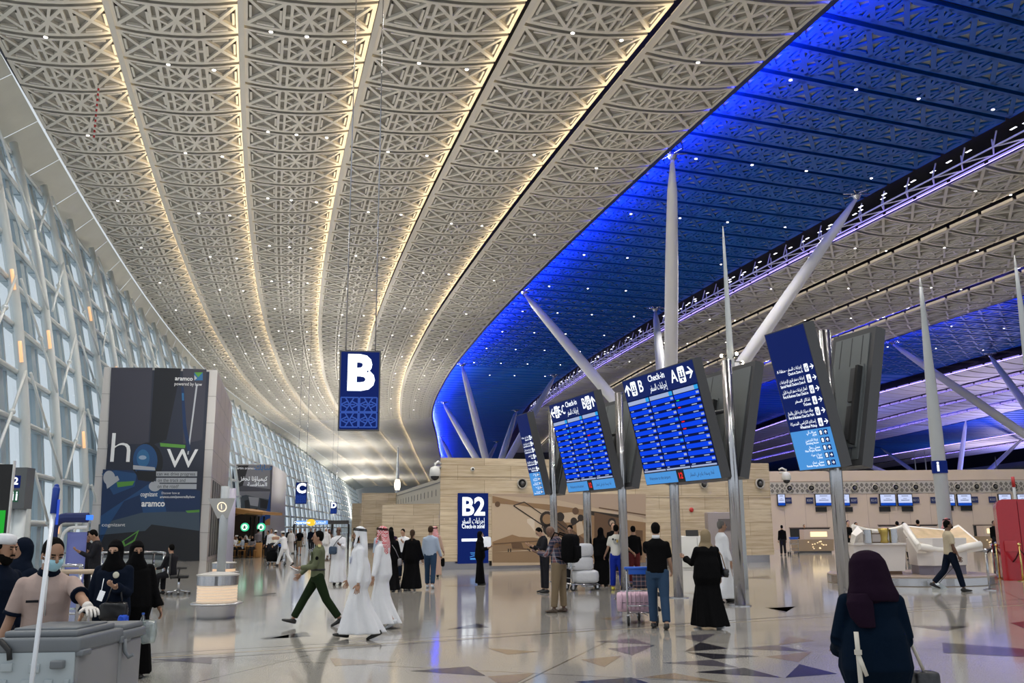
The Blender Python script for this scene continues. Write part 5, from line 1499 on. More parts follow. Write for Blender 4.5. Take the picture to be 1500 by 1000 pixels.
t.sphere(sp(.36, -.130), (.062, .006, .075), 0, 14, 8); t.sphere(sp(.42, -.128) - track['rt'] * .07, (.03, .006, .03), 1, 10, 6); t.sphere(sp(.37, -.134) + track['rt'] * .045, (.03, .006, .045), 2, 10, 6); t.sphere(sp(.40, -.134), (.02, .006, .02), 1, 10, 6)
addpart(track, t, 'printed_patch', [mat('print_grey', (.35, .35, .34), .8), mat('print_black', (.04, .04, .04), .8), mat('print_ochre', (.55, .38, .10), .8)])
person(0, 0, 1.86, 180, 'dark haired person facing the camera between the track trousers and the mural', pos=at_y_(898, 850, 34), top=('shirt', C_black), skin='l')
person(0, 0, 1.74, 10, 'person in black top and dark red shorts seen behind a steel post', pos=at_y_(927, 850, 27), arms=((5, 10, 20), (5, 10, 20)), top=('shirt', C_black), bottom=('trousers', cloth('maroon_cloth', (.10, .02, .02))), headgear='short')
jm = person(0, 0, 1.80, -4, 'person in black T-shirt and blue jeans pushing the trolley with the pink suitcase', pos=at_z_(966, 921), legs=((12, 6, -1), (-10, 10, 1, 10)), arms=((38, 10, 28, 10), (10, 10, 40)), reach={0: (2.46, 16.93, 1.0)}, top=('shirt', C_black), bottom=('trousers', C_jeans), sleeve='short', skin='l', build=1.04)
t = MB(); loft(t, [(jm['spine'](.55, -.01), jm['rt'], jm['fw'], .070, .068), (jm['spine'](.605, -.004), jm['rt'], jm['fw'], .064, .064)], 18); addpart(jm, t, 'collar', C_white)
person(0, 0, 1.86, -80, 'greying person in white robe walking right beyond the tan headscarf', pos=at_z_(1062, 882), legs=STEP, top=('thobe', C_white), bottom=('none', None), hcol=M_gal, skin='m', head=(0, 0))
tan = person(0, 0, 1.68, 14, 'person in tan headscarf and long black robe walking away with handbag on shoulder', pos=at_z_(1040, 920), legs=((14, 4, 2, -4), (-12, 8, 2, 10)), arms=((30, 8, 80, 0), (6, 16, 25)), top=('abaya', C_black), bottom=('none', None), headgear='hijab', hcol=C_tan, shoes=M_shoew, build=1.15)
fg = person(0, 0, 1.535, -8, 'person in dark plum headscarf and dark teal coat, seen from behind in the right foreground', pos=(2.40, 6.3, 0), arms=((4, 16, 66, 30), (4, 12, 60, 30)), head=(8, 0), top=('abaya', C_teal), bottom=('none', None), headgear='hijab', hcol=C_plum, build=1.2)
# hood volume, loose scarf end and coat for the foreground figure
hp = fg['hp']; HRm = fg['HR']; t = MB()
loft(t, [(hp(0, -.02, .145), HRm.col[0], HRm.col[1], .04, .05), (hp(0, -.025, .12), HRm.col[0], HRm.col[1], .085, .095), (hp(0, -.03, .06), HRm.col[0], HRm.col[1], .118, .125, .02), (hp(.005, -.03, -.03), HRm.col[0], HRm.col[1], .132, .128, .03), (hp(.01, -.03, -.12), HRm.col[0], HRm.col[1], .142, .128, .04), (hp(.015, -.03, -.20), HRm.col[0], HRm.col[1], .165, .135, .06), (hp(.02, -.03, -.26), HRm.col[0], HRm.col[1], .15, .13, .06)], 30, (5, 1.2, 9))
finish(t, .012, 'hood', C_plum, fg['root'], 2)
t = MB(); loft(t, [(hp(-.10, -.13, -.20), HRm.col[0], HRm.col[1], .06, .05), (hp(-.12, -.16, -.27), HRm.col[0], HRm.col[1], .085, .04, .1), (hp(-.11, -.16, -.38), HRm.col[0], HRm.col[1], .075, .035, .12), (hp(-.08, -.16, -.46), HRm.col[0], HRm.col[1], .05, .03, .12)], 20, (4, .4, 6)); t.tube([hp(-.15, -.10, -.23), hp(-.19, -.12, -.27)], [.05, .02], 10)
finish(t, .010, 'scarf_end', C_plum, fg['root'], 2)
work = person(0, 0, 1.84, -95, 'person in beige work shirt and navy trousers walking right with dustpan', pos=at_z_(1397, 866), legs=((-18, 26, 2, 22), (16, 4, 2)), arms=((2, 8, 12), (6, 8, 14)), top=('shirt', C_beige), bottom=('trousers', C_navy), sleeve='short', skin='d', build=1.02, beard=None)
t = MB(); wr, d2 = work['AR'][1][2:4]; hand(t, wr, d2, Vector((-1, 0, 0)), 1, 25, 1.05); addpart(work, t, 'glove', mat('white_rubber_glove', (.72, .68, .64), .6), 'body')
t = MB(); t.tube([work['hp'](0, .09, -.05), work['hp'](0, .11, -.07)], [.045, .03], 10); addpart(work, t, 'face_mask', C_black, 'body')
# far figures
FAR = [
 # px, D, H, rz, label, kwargs
 (1145, 53, 1.72, 0, 'dark uniformed person standing by the trolley left of the small desk', dict(top=('shirt', C_black), bottom=('trousers', C_dark))),
 (1242.5, 42, 1.90, 180, 'tall dark haired person behind the left end of the white desk', dict(top=('shirt', C_black), skin='l')),
 (1254, 43.5, 1.82, 180, 'shorter dark haired person at the left end of the white desk', dict(top=('shirt', C_black), skin='m')),
 (1243, 36, 1.35, 178, 'small person in black robe with joined hands left of the white desk', dict(top=('abaya', C_black), bottom=('none', None), headgear='hijab', skin='l', arms=((20, 6, 80, 35), (20, 6, 80, 35)))),
 (1314.5, 44, 1.86, 0, 'leftmost dark head above the white curved desk', dict(top=('shirt', C_dark))),
 (1323.5, 45, 1.82, 0, 'second dark head above the white curved desk', dict(top=('shirt', C_dark))),
 (1345, 44, 1.92, 0, 'third dark head above the white curved desk', dict(top=('shirt', C_dark))),
 (1387, 30, 1.90, 200, 'person in red headscarf hidden behind the worker in beige', dict(top=('shirt', C_navy), headgear='ghutra_red')),
 (1456, 50, 1.86, 180, 'dark clothed person at the left side of the red booth', dict(top=('shirt', C_black), skin='m')),
 (379, 59, 1.78, 0, 'person in grey shirt and black trousers walking towards the cafe', dict(top=('shirt', C_grey), bottom=('trousers', C_black), legs=STEP)),
 (418.5, 44, 1.72, 62, 'person in white leaning to push a loaded trolley', dict(top=('shirt', C_white), bottom=('trousers', C_white), lean=14, legs=STRIDE, arms=((60, 10, 10), (20, 10, 10)), headgear='kufi', build=1.1)),
 (404.5, 47, 1.68, 20, 'heavy person in white behind the dark loaded trolley', dict(top=('shirt', C_cream), bottom=('trousers', C_white), headgear='kufi', build=1.25, lean=10)),
 (398, 51, 1.76, 180, 'dark haired person in white beyond the loaded trolley', dict(top=('shirt', C_white), skin='m')),
 (393, 56, 1.66, 150, 'small dark clothed person right of the one in grey shirt', dict(top=('shirt', C_dark))),
 (439.5, 62, 1.78, 185, 'person in black T-shirt and khaki shorts carrying a ball coloured bag', dict(top=('shirt', C_black), bottom=('shorts', C_khaki), sleeve='short', legs=STEP, arms=((5, 10, 12), (20, 12, 90, 20)), skin='m')),
 (455.5, 75, 1.80, 180, 'person in navy under the overhead gate sign', dict(top=('shirt', C_navy), legs=STEP)),
 (461.5, 78, 1.76, 170, 'person in dark shirt right of the navy one under the gate sign', dict(top=('shirt', C_dark))),
 (427, 66, 1.72, 180, 'person in white headscarf pushing a grey pram', dict(top=('thobe', C_white), bottom=('none', None), headgear='ghutra')),
 (434, 70, 1.70, 180, 'dark haired person in grey behind the pram', dict(top=('shirt', C_grey))),
 (478, 52, 1.78, 185, 'person in white headscarf just behind the officer', dict(top=('thobe', C_white), bottom=('none', None), headgear='hijab', hcol=C_white)),
 (482.5, 55, 1.72, 200, 'person with brown headscarf and taupe robe behind the officer', dict(top=('abaya', cloth('taupe_cloth', (.16, .11, .09))), bottom=('none', None), headgear='hijab', hcol=cloth('brown_scarf', (.07, .04, .03)))),
 (423, 85, 1.75, 180, 'tiny far person in dark clothes left of the gate sign', dict(top=('shirt', C_dark))),
 (446, 95, 1.75, 180, 'tiny far person in white under the left of the gate sign', dict(top=('thobe', C_white), bottom=('none', None))),
 (470, 90, 1.75, 180, 'tiny far person in black under the right of the gate sign', dict(top=('abaya', C_black), bottom=('none', None))),
]
for px, D_, H_, rz_, lab, kw in FAR:
    y_ = 820
    person(0, 0, H_, rz_, lab, pos=at_y_(px, y_, D_), **kw)
# ------------------------------------------------------------ cleaning cart and pole
M_cartg = mat('grey_plastic', (.17, .185, .20), .45, bump=(30, .05)); M_cartl = mat('light_grey_plastic', (.42, .47, .49), .5); M_cartd = mat('warm_grey_plastic', (.27, .27, .275), .5)
ce = Vector((-2.95, 6.39, 0)); cl = Vector((-3.49, 6.36, 0)); cbk = Vector((-2.64, 6.95, 0))
fx = (ce - cl).normalized(); fy = Vector((-fx.y, fx.x, 0)); wx = .54; ry = .62
e = empty('cleaning_cart', cl[:], atan2(fx.y, fx.x), 'grey lidded cleaning cart in the left foreground', 'cart')
sh = .10                                      # side leans: right face drifts right with depth
def shear(mb):
    mb.v = [(x + sh * y, y, z) for x, y, z in mb.v]; return mb
mb = MB(); mb.bbox((wx/2, .30, .53), (wx, .60, .80), .025); shear(mb).build('front_bin', M_cartd, e)
mb = MB(); mb.bbox((wx/2, -.006, .53), (wx - .03, .02, .78), .008, 0)
for x_ in (.07, .22, .37, .49): mb.bbox((x_, -.02, .45), (.055 if x_ < .45 else .03, .02, .60), .006, 0)
mb.bbox((.09, -.022, .83), (.075, .025, .055), .006, 0); mb.bbox((.27, -.02, .82), (.07, .02, .06), .006, 0)
shear(mb).build('front_panel', M_cartl, e)
mb = MB(); mb.bbox((.43, -.04, .845), (.085, .05, .055), .012); shear(mb).build('latch', M_cartg, e)
mb = MB(); mb.bbox((wx/2, .30, .965), (wx + .03, .63, .10), .02); shear(mb).build('rim', M_cartg, e)
mb = MB(); mb.bbox((wx/2 + .0, .29, 1.035), (wx - .05, .54, .045), .018); mb.bbox((wx/2, .29, 1.062), (wx - .12, .44, .02), .009); shear(mb).build('lid', M_cartg, e)
mb = MB(); mb.bbox((wx/2 + .06, .77, .52), (wx - .10, .34, .80), .025); shear(mb).build('rear_bin', M_cartd, e)
mb = MB(); mb.bbox((wx/2 + .06, .78, .955), (wx - .06, .36, .07), .02); mb.bbox((wx/2 + .06, .78, 1.01), (wx - .10, .32, .045), .018); shear(mb).build('rear_lid', M_cartg, e)
mb = MB(); mb.tube([(wx + .02, .62, .93), (wx + .03, .62, .84), (wx + .06, .62, .80), (wx + .09, .62, .82)], .015, 8); mb.bbox((wx + .01, .64, .93), (.03, .16, .05), .008); shear(mb).build('hook', M_cartg, e)
mb = MB(); mb.bbox((wx + .01, .05, .91), (.05, .12, .04), .01); mb.bbox((wx - .0, -.03, .60), (.05, .04, .25), .012); shear(mb).build('corner_bracket', M_cartg, e)
for k_, (x_, y_) in enumerate(((.06, .06), (.50, .06), (.12, .92), (.58, .92))):
    mb = MB(); mb.tube([(x_ + sh*y_ - .015, y_, .065), (x_ + sh*y_ + .015, y_, .065)], .06, 16); mb.build('wheel', M_rubber, e)
mb = MB(); mb.tube([(-.10, .02, .86), (-.05, .0, 1.0), (.03, -.02, 1.0), (.10, -.04, .94), (.115, -.05, .88)], .018, 10); mb.build('handle_grip', M_black, e)
mb = MB(); mb.tube([(-.10, .02, .30), (-.10, .02, .86)], .016, 10); mb.build('handle_tube', M_steel, e)
p0_ = at_y(45, 1010, 6.1); p1_ = at_y(83, 712, 6.28); p2_ = at_y(78, 752, 6.26)
e = empty('mop', (p0_.x, p0_.y, 0), 0, 'white mop pole with blue grip leaning against the grey cleaning cart', 'mop')
o3 = e.location; d_ = (p1_ - p0_); gp = p0_ - d_ * (p0_.z - .06) / d_.z
mb = MB(); mb.tube([gp - o3, p2_ - o3], .0155, 14); mb.build('pole', mat('white_aluminium', (.75, .78, .82), .3, .2), e)
mb = MB(); mb.tube([p2_ - o3, p1_ - o3 - (p1_ - p2_) * .1, p1_ - o3], [.021, .024, .016], 14); mb.sphere(p1_ - o3, .017, 0, 10, 8); mb.build('grip', mat('blue_grip', (.01, .05, .35), .4), e)
mb = MB(); mb.bbox((gp - o3)[:], (.40, .12, .05), .015); mb.build('mop_head', C_sky, e)
mb = MB(); q = p2_ - o3 + Vector((.03, 0, .01)); mb.bbox(q[:], (.016, .01, .17), .003); mb.build('side_label', mat('blue_label', (.02, .07, .5), .4, emit=(.02, .08, .7), estr=.4), e)

# ------------------------------------------------------------ advert towers
M_tile = mat('grey_cladding', (.56, .55, .55), .45); M_cjoint = mat('cladding_joint', (.30, .30, .30), .6); M_rose = mat('warm_cladding', (.50, .45, .44), .45)
def poster_nodes(name, stops, sc):
    return None
C1 = Vector((-17.5, 52.73, 0)); C0 = Vector((-23.6, 51.3, 0)); C2 = Vector((-21.5, 68.7, 0)); TH = 11.0
e = empty('advert_tower', ((C0 + C1) / 2)[:], 0, 'tall leaning advert tower with dark racing poster and big letters', 'advertising tower')
o3 = e.location; fr = Frame(C0 - o3, C1 - C0, ZU); TW = (C1 - C0).length
side = Frame(C1 - o3, C2 - C1, ZU); SW = (C2 - C1).length
mb = MB()
b3 = C0 + (C2 - C1)
mb.add([(C0 - o3), (C1 - o3), (C2 - o3), (b3 - o3), (C0 - o3) + ZU * TH, (C1 - o3) + ZU * TH, (C2 - o3) + ZU * TH, (b3 - o3) + ZU * TH], [(0, 1, 5, 4), (1, 2, 6, 5), (2, 3, 7, 6), (3, 0, 4, 7), (4, 5, 6, 7)], 0)
for k in range(1, 7):
    z = TH * k / 7
    fr.slab(mb, 0, z - .015, TW, z + .015, 0, .01, 1); side.slab(mb, 0, z - .015, SW, z + .015, 0, .01, 1)
for k in range(1, 4): side.slab(mb, SW * k / 4 - .015, 0, SW * k / 4 + .015, TH, 0, .01, 1)
side.slab(mb, .05, 0, SW - .05, TH - .1, -.01, .004, 2)
mb.build('cladding', [M_tile, M_cjoint, M_rose], e)
mb = MB()
for k in range(12): side.slab(mb, 1.2 + k * .9, .2, 1.7 + k * .9, 4.6, .0, .05, k % 2)
mb.build('service_louvres', [M_darkgrey, M_cjoint], e)
PW0, PW1 = .55, TW - .45
P_ = [mat('poster_%d' % i, c, .45) for i, c in enumerate([(.022, .028, .050), (.045, .046, .068), (.010, .012, .018), (.008, .030, .10), (.015, .07, .20), (.03, .14, .32), (.30, .40, .55), (.42, .45, .50), (.10, .30, .05), (.05, .08, .12)])]
def p1(x, y):
    """poster detail in the 710-wide crop of the photo (120..340, 520..830)"""
    px_, py_ = 120 + x / 3.227, 520 + y / 3.227
    r = ray(px_, py_); o_ = Vector((0, 0, CAM_Z)); n = fr.N; t = (C0 - o_).dot(n) / r.dot(n); p = o_ + r * t - C0
    return (p.dot(fr.R), p.z)
mb = MB(); fr.slab(mb, PW0, .25, PW1, TH - .12, .02, .06, 0); po = mb.build('poster', P_[0], e)
mb = MB()
def pp(pts, mi, w): fr.poly(mb, [p1(*q) for q in pts], w, mi)
def pe(cx, cy, rx, ry, mi, w, n=26, a0=0, a1=2*pi): pp([(cx + rx * cos(a0 + (a1 - a0) * k / n), cy + ry * sin(a0 + (a1 - a0) * k / n)) for k in range(n)], mi, w)
pp([(140, 60), (335, 60), (315, 420), (122, 420)], 1, .064)
pp([(345, 60), (470, 64), (400, 400), (320, 430)], 2, .065)
pp([(478, 64), (590, 68), (570, 400), (480, 420)], 1, .064)
pp([(470, 150), (482, 150), (494, 330), (515, 450), (500, 455), (478, 340)], 3, .067); pp([(473, 180), (482, 180), (483, 215), (474, 215)], 5, .068)
pp([(540, 140), (548, 140), (505, 470), (498, 470)], 7, .0665)
pp([(100, 540), (240, 545), (330, 600), (400, 620), (560, 640), (556, 970), (80, 955)], 3, .066)
pp([(95, 560), (160, 545), (260, 560), (250, 620), (150, 660)], 4, .069)
pp([(90, 760), (330, 600), (360, 625), (200, 690), (130, 800), (85, 900)], 4, .070)
pp([(270, 640), (380, 640), (400, 740), (290, 745)], 4, .071)
pp([(80, 800), (300, 740), (556, 740), (556, 975), (80, 955)], 9, .0695)
pp([(80, 850), (300, 830), (330, 800), (556, 830), (556, 975), (80, 955)], 2, .0700)
pe(312, 505, 72, 92, 2, .072); pe(300, 498, 58, 78, 4, .073); pe(290, 488, 30, 42, 5, .074); pe(288, 484, 18, 10, 6, .0745)
pp([(243, 520), (345, 530), (348, 545), (243, 540)], 7, .075); pp([(258, 545), (350, 548), (340, 600), (265, 590)], 2, .0745)
pp([(370, 415), (490, 425), (488, 440), (372, 432)], 8, .0725)
pe(130, 580, 28, 34, 7, .072); pp([(112, 590), (170, 570), (178, 590), (120, 632)], 7, .0725); pe(345, 620, 28, 24, 7, .072)
pp([(165, 600), (250, 595), (240, 615), (170, 625)], 8, .0722)
pp([(190, 880), (272, 825), (250, 880), (200, 905)], 8, .072); pp([(200, 878), (262, 838), (246, 872), (206, 896)], 2, .0725)
pp([(352, 550), (546, 550), (545, 573), (352, 573)], 7, .076); pp([(352, 580), (544, 580), (543, 603), (352, 603)], 7, .076); pp([(352, 608), (543, 609), (542, 633), (352, 632)], 7, .076)
pp([(532, 82), (572, 82), (572, 120), (532, 120)], 5, .076); pp([(532, 82), (572, 82), (550, 105)], 8, .077); pp([(532, 95), (545, 110), (532, 120)], 7, .078)
pp([(490, 735), (556, 730), (556, 742), (500, 745)], 8, .072)
mb.build('picture', P_, po)
M_ptxt = mat('poster_lettering', (.68, .70, .72), .5, emit=(.7, .72, .75), estr=.12)
def ptxt(s, x, y, w_px, m=M_ptxt, bold=0.0, size=None, hpx=None, depth=.08):
    a_ = p1(x - w_px / 2, y); b_ = p1(x + w_px / 2, y); c_ = p1(x, y - (hpx or 20) / 2); d_ = p1(x, y + (hpx or 20) / 2)
    text('lettering', s, fr, (a_[0] + b_[0]) / 2, (a_[1] + b_[1]) / 2, depth, (c_[1] - d_[1]) / .72, m, po, bold=bold, width=b_[0] - a_[0])
ptxt('h', 185, 445, 92, hpx=148, bold=-.012); ptxt('w', 475, 472, 148, hpx=144, bold=-.012)
ptxt('aramco', 483, 112, 84, bold=.02, hpx=20); ptxt('powered by how', 503, 138, 130, hpx=16)
ptxt('can we drive progress', 446, 562, 180, m=P_[2], hpx=17); ptxt('on the track and', 425, 592, 130, m=P_[2], hpx=17); ptxt('on the road?', 408, 621, 100, m=P_[2], hpx=17)
ptxt('Discover how at', 420, 652, 85, hpx=11); ptxt('aramco.com/poweredbyhow', 452, 670, 165, hpx=12, bold=.01)
ptxt('aramco', 338, 702, 110, bold=.03, hpx=30); ptxt('cognizant', 318, 658, 80, bold=.01, hpx=22, depth=.0745)
ptxt('cognizant', 150, 802, 110, hpx=16)
# second tower
q0 = at_z(340.5, 679, TH); q1 = at_z(398, 680, TH); q2 = at_z(420, 693, TH)
q0.z = q1.z = q2.z = 0
e = empty('advert_tower', ((q0 + q1) / 2)[:], 0, 'smaller distant advert tower with grey racing car poster behind the cafe', 'advertising tower')
o3 = e.location; fr2 = Frame(q0 - o3, q1 - q0, ZU); tw = (q1 - q0).length
mb = MB(); b3 = q0 + (q2 - q1)
mb.add([(q0 - o3), (q1 - o3), (q2 - o3), (b3 - o3), (q0 - o3) + ZU * TH, (q1 - o3) + ZU * TH, (q2 - o3) + ZU * TH, (b3 - o3) + ZU * TH], [(0, 1, 5, 4), (1, 2, 6, 5), (2, 3, 7, 6), (3, 0, 4, 7), (4, 5, 6, 7)], 0)
mb.build('cladding', [M_tile], e)
def p2f(x, y):
    px_, py_ = 330 + x / 5.88, 660 + y / 5.88
    r = ray(px_, py_); o_ = Vector((0, 0, CAM_Z)); n = fr2.N; t = (q0 - o_).dot(n) / r.dot(n); p = o_ + r * t - q0
    return (p.dot(fr2.R), p.z)
ua, va = p2f(66, 125); ub, vb_ = p2f(385, 640)
mb = MB(); fr2.slab(mb, ua, max(vb_, .3), ub, va, .02, .08, 0); po2 = mb.build('poster', mat('poster_grey', (.10, .10, .12), .5), e)
Q_ = [mat('poster2_%d' % i, c, .5) for i, c in enumerate([(.03, .03, .035), (.28, .28, .31), (.45, .46, .50), (.01, .08, .35), (.45, .20, .06), (.08, .10, .12)])]
mb = MB()
def qq(pts, mi, w): fr2.poly(mb, [p2f(*t) for t in pts], w, mi)
qq([(66, 125), (200, 125), (150, 300), (66, 330)], 0, .09); qq([(200, 125), (385, 125), (385, 330), (150, 300)], 1, .09)
qq([(66, 350), (385, 350), (385, 500), (66, 500)], 1, .092); qq([(80, 400), (180, 380), (260, 400), (380, 420), (370, 500), (180, 505), (80, 480)], 5, .095)
qq([(95, 410), (130, 400), (135, 470), (98, 470)], 2, .098); qq([(165, 430), (200, 420), (215, 500), (170, 505)], 0, .098); qq([(200, 395), (290, 405), (280, 480), (215, 470)], 2, .099); qq([(300, 410), (370, 430), (355, 500), (300, 490)], 0, .098)
qq([(385, 350), (385, 600), (280, 640), (260, 640), (360, 500)], 3, .10); qq([(360, 590), (385, 580), (385, 640), (300, 640)], 4, .101)
mb.build('picture', Q_, po2)
for s_, x_, y_, w_, h_ in (('كيمياؤنا تحفز', 245, 240, 235, 42), ('المنافسة', 275, 290, 170, 36)):
    a_ = p2f(x_ - w_/2, y_); b_ = p2f(x_ + w_/2, y_); text('lettering', s_, fr2, (a_[0] + b_[0])/2, a_[1], .11, (p2f(0, y_ - h_/2)[1] - p2f(0, y_ + h_/2)[1]) / .8, M_white_pr, po2, ar=True, width=b_[0] - a_[0], bold=.02)
a_ = p2f(325, 145); text('lettering', 'سابك', fr2, a_[0], a_[1], .11, 1.1, mat('brand_blue', (.05, .2, .5), .5), po2, ar=True, bold=.02)
a_ = p2f(130, 150); text('lettering', 'aston martin aramco', fr2, a_[0], a_[1], .11, .5, M_white_pr, po2)

# ------------------------------------------------------------ round lit benches with direction heads
def round_bench(loc, label, h=1.25, pole=True, tall=None):
    e = empty('round_kiosk', loc, 0, label, 'kiosk')
    mb = MB(); mb.lathe((0, 0, 0), [(.36, 0), (.37, .04), (.40, .26)], 40); mb.build('base_drum', M_steel, e)
    mb = MB(); mb.lathe((0, 0, 0), [(.40, .265), (.49, .27), (.505, .285), (.49, .305), (.38, .305)], 40, smooth=True); mb.build('bench_ring', mat('satin_steel', (.6, .6, .62), .35, 1.0), e)
    M_kl = mat('cream_lit_slats', (.75, .62, .48), .5, emit=(1, .78, .58), estr=.30)
    mb = MB()
    n = 6; z0 = .31; z1 = h - .24
    for k in range(n):
        a = z0 + (z1 - z0) * k / n; b_ = z0 + (z1 - z0) * (k + 1) / n
        mb.lathe((0, 0, 0), [(.375, a), (.39, a + .005), (.39, b_ - .012), (.375, b_ - .008)], 40)
    mb.build('slatted_drum', M_kl, e)
    mb = MB(); mb.lathe((0, 0, 0), [(.40, z1), (.40, h - .05), (.36, h - .03)], 40); mb.build('steel_band', M_steel, e)
    mb = MB(); mb.lathe((0, 0, 0), [(.41, h - .06), (.415, h - .035), (.10, h + .02)], 40); mb.build('top_disc', mat('pale_disc', (.6, .58, .55), .4), e)
    return e
kb = at_z(316, 908); kz = at_y(316, 838, kb.y + .4).z
k1 = round_bench((kb.x * (kb.y + .4) / kb.y, kb.y + .40, 0), 'round lit kiosk with steel bench ring and lamp pole, nearest the black advert tower', h=kz)
yk = kb.y + .4; zt_ = at_y(324, 712, yk).z; zb_ = at_y(320, 759, yk).z; zh_ = at_y(320, 730, yk).z
mb = MB(); mb.tube([(0.05, 0, kz - .02), (0.05, 0, zt_)], .085, 20); mb.build('pole', M_greysteel, k1)
mb = MB(); a3 = [radians(-90 + 55 + 120 * i) for i in range(3)]
R3, r3 = .33, .13
vs = [(0.05 + r3 * cos(a), r3 * sin(a), zb_) for a in a3] + [(0.05 + R3 * cos(a), R3 * sin(a), zh_) for a in a3]
mb.add(vs, [(0, 1, 4, 3), (1, 2, 5, 4), (2, 0, 3, 5), (3, 4, 5), (2, 1, 0)], 0); hd = mb.build('sign_head', mat('pale_grey_metal', (.45, .45, .44), .45), k1)
M_cream_lit = emis('cream_lit_ring', (1, .80, .55), 1.6)
for i in range(3):
    a, b_ = Vector(vs[i]), Vector(vs[(i + 1) % 3]); c, d = Vector(vs[3 + i]), Vector(vs[3 + (i + 1) % 3])
    F3 = Frame((a + b_ + c + d) / 4, b_ - a, (c + d) / 2 - (a + b_) / 2)
    if F3.N.dot(Vector(((a + b_) / 2).to_tuple()) - Vector((.05, 0, zb_))) < 0: F3 = Frame(F3.O, -F3.R, F3.U)
    mb = MB(); n = 24; s_ = .10
    vs2 = [F3.P(rr * cos(2*pi*k/n), .03 + rr * sin(2*pi*k/n), .006) for rr in (s_, s_ * .82) for k in range(n)]
    mb.add(vs2, [(k, (k+1) % n, n + (k+1) % n, n + k) for k in range(n)], 0); mb.build('lit_ring', M_cream_lit, hd)
    text('numeral', '1' if i else 'i', F3, -.01, .03, .007, .15, M_cream_lit, hd)
k2b = at_z(323, 850); k2 = round_bench((k2b.x + .1, k2b.y, 0), 'second round kiosk behind, mostly hidden by the nearest lit kiosk', h=at_y(323, 822, k2b.y).z)
mb = MB(); mb.tube([(0.12, 0, .5), (0.12, 0, at_y(335, 715, k2b.y).z)], .16, 20); mb.build('pole', mat('lavender_column', (.42, .40, .50), .4), k2)

# ------------------------------------------------------------ left: escalator head, rails, chair, wall sign
rp = at_y(98, 860, 21); 
e = empty('escalator_portal', (rp.x, 21, 0), 0, 'navy and white arched frame left of the glass rails', 'portal')
zt_ = at_y(100, 758, 21).z; w_ = .0165 * 60
xl = at_y(76, 800, 21).x - rp.x; xr = at_y(126, 800, 21).x - rp.x
def arch(inset, wdt, mi, y):
    pts = []; r = .25
    z = zt_ - inset
    pts = [(xl + inset, y, 0), (xl + inset, y, z - r)] + [(xl + inset + r - r * cos(a), y, z - r + r * sin(a)) for a in (pi/8, pi/4, 3*pi/8, pi/2)] + [(xr, y, z)]
    mb = MB(); mb.tube(pts, wdt, 8, mi, smooth=False, flat=.6); return mb
arch(0, .11, 0, 0).build('blue_arch', M_navy_m, e); arch(.22, .04, 0, -.02).build('white_arch', M_white, e)
mb = MB(); mb.box(((xl + xr) / 2 + .1, .15, (zt_ - .3) / 2), (xr - xl - .35, .05, zt_ - .35)); mb.build('display_panel', mat('violet_panel', (.10, .12, .30), .3, emit=(.12, .14, .4), estr=.3), e)
mb = MB(); mb.box((xr + .04, -.03, zt_), (.11, .12, .11)); mb.build('lit_end', emis('lit_blue_tile', (.05, .2, 1), 1.5), e)
rail_a = at_y(82, 772, 17); rail_b = at_z(237, 868)
e = empty('glass_balustrade', (rail_a.x, rail_a.y, 0), 0, 'glass balustrade with steel posts and handrail left of the office chair', 'railing')
A_ = Vector((0, 0, 0)); B_ = Vector((rail_b.x - rail_a.x, rail_b.y - rail_a.y, 0)); D_ = at_y_(228, 0, 27); D_ = Vector((D_[0] - rail_a.x, D_[1] - rail_a.y, 0)); C_ = Vector((at_y(150, 0, 27).x - rail_a.x, 27 - rail_a.y, 0))
F_ = Vector((at_y(100, 0, 17).x - rail_a.x, 0, 0))
M_rg = glass_mat('rail_glass', (.80, .88, .88), .10, .02)
for (a, b_) in ((A_, Vector((at_y(190, 0, 17).x - rail_a.x, 0, 0))), (B_, D_), (C_, D_)):
    L_ = (b_ - a).length; n = max(1, round(L_ / 1.3)); d = (b_ - a) / n
    for k in range(n + 1):
        p = a + d * k; mb = MB(); mb.tube([p, p + ZU * 1.05], .035, 10); mb.sphere(p + ZU * 1.08, .05, 0, 8, 6); mb.build('post', M_steel, e)
    mb = MB(); mb.tube([a + ZU * 1.1, b_ + ZU * 1.1], .03, 10); mb.tube([a + ZU * .25, b_ + ZU * .25], .02, 8); mb.build('handrail', M_steel, e)
    mb = MB(); mb.quad(a + ZU * .12, b_ + ZU * .12, b_ + ZU * 1.02, a + ZU * 1.02); mb.build('glass', M_rg, e)
pb_ = at_y(105, 800, 14); e = empty('handrail', (pb_.x, 14, 0), 0, 'pale wooden topped handrail behind the cleaner', 'railing')
x1 = at_y(145, 837, 14).x - pb_.x; x0 = at_y(90, 837, 14).x - pb_.x; z_ = at_y(110, 837, 14).z
mb = MB(); mb.tube([(x0, 0, z_), (x1, 0, z_)], .035, 12); mb.build('rail', mat('pale_wood', (.55, .42, .30), .4), e)
for x_ in (x0 + .1, x1 - .1): mb = MB(); mb.tube([(x_, 0, 0), (x_, 0, z_)], .02, 8); mb.build('post', M_steel, e)
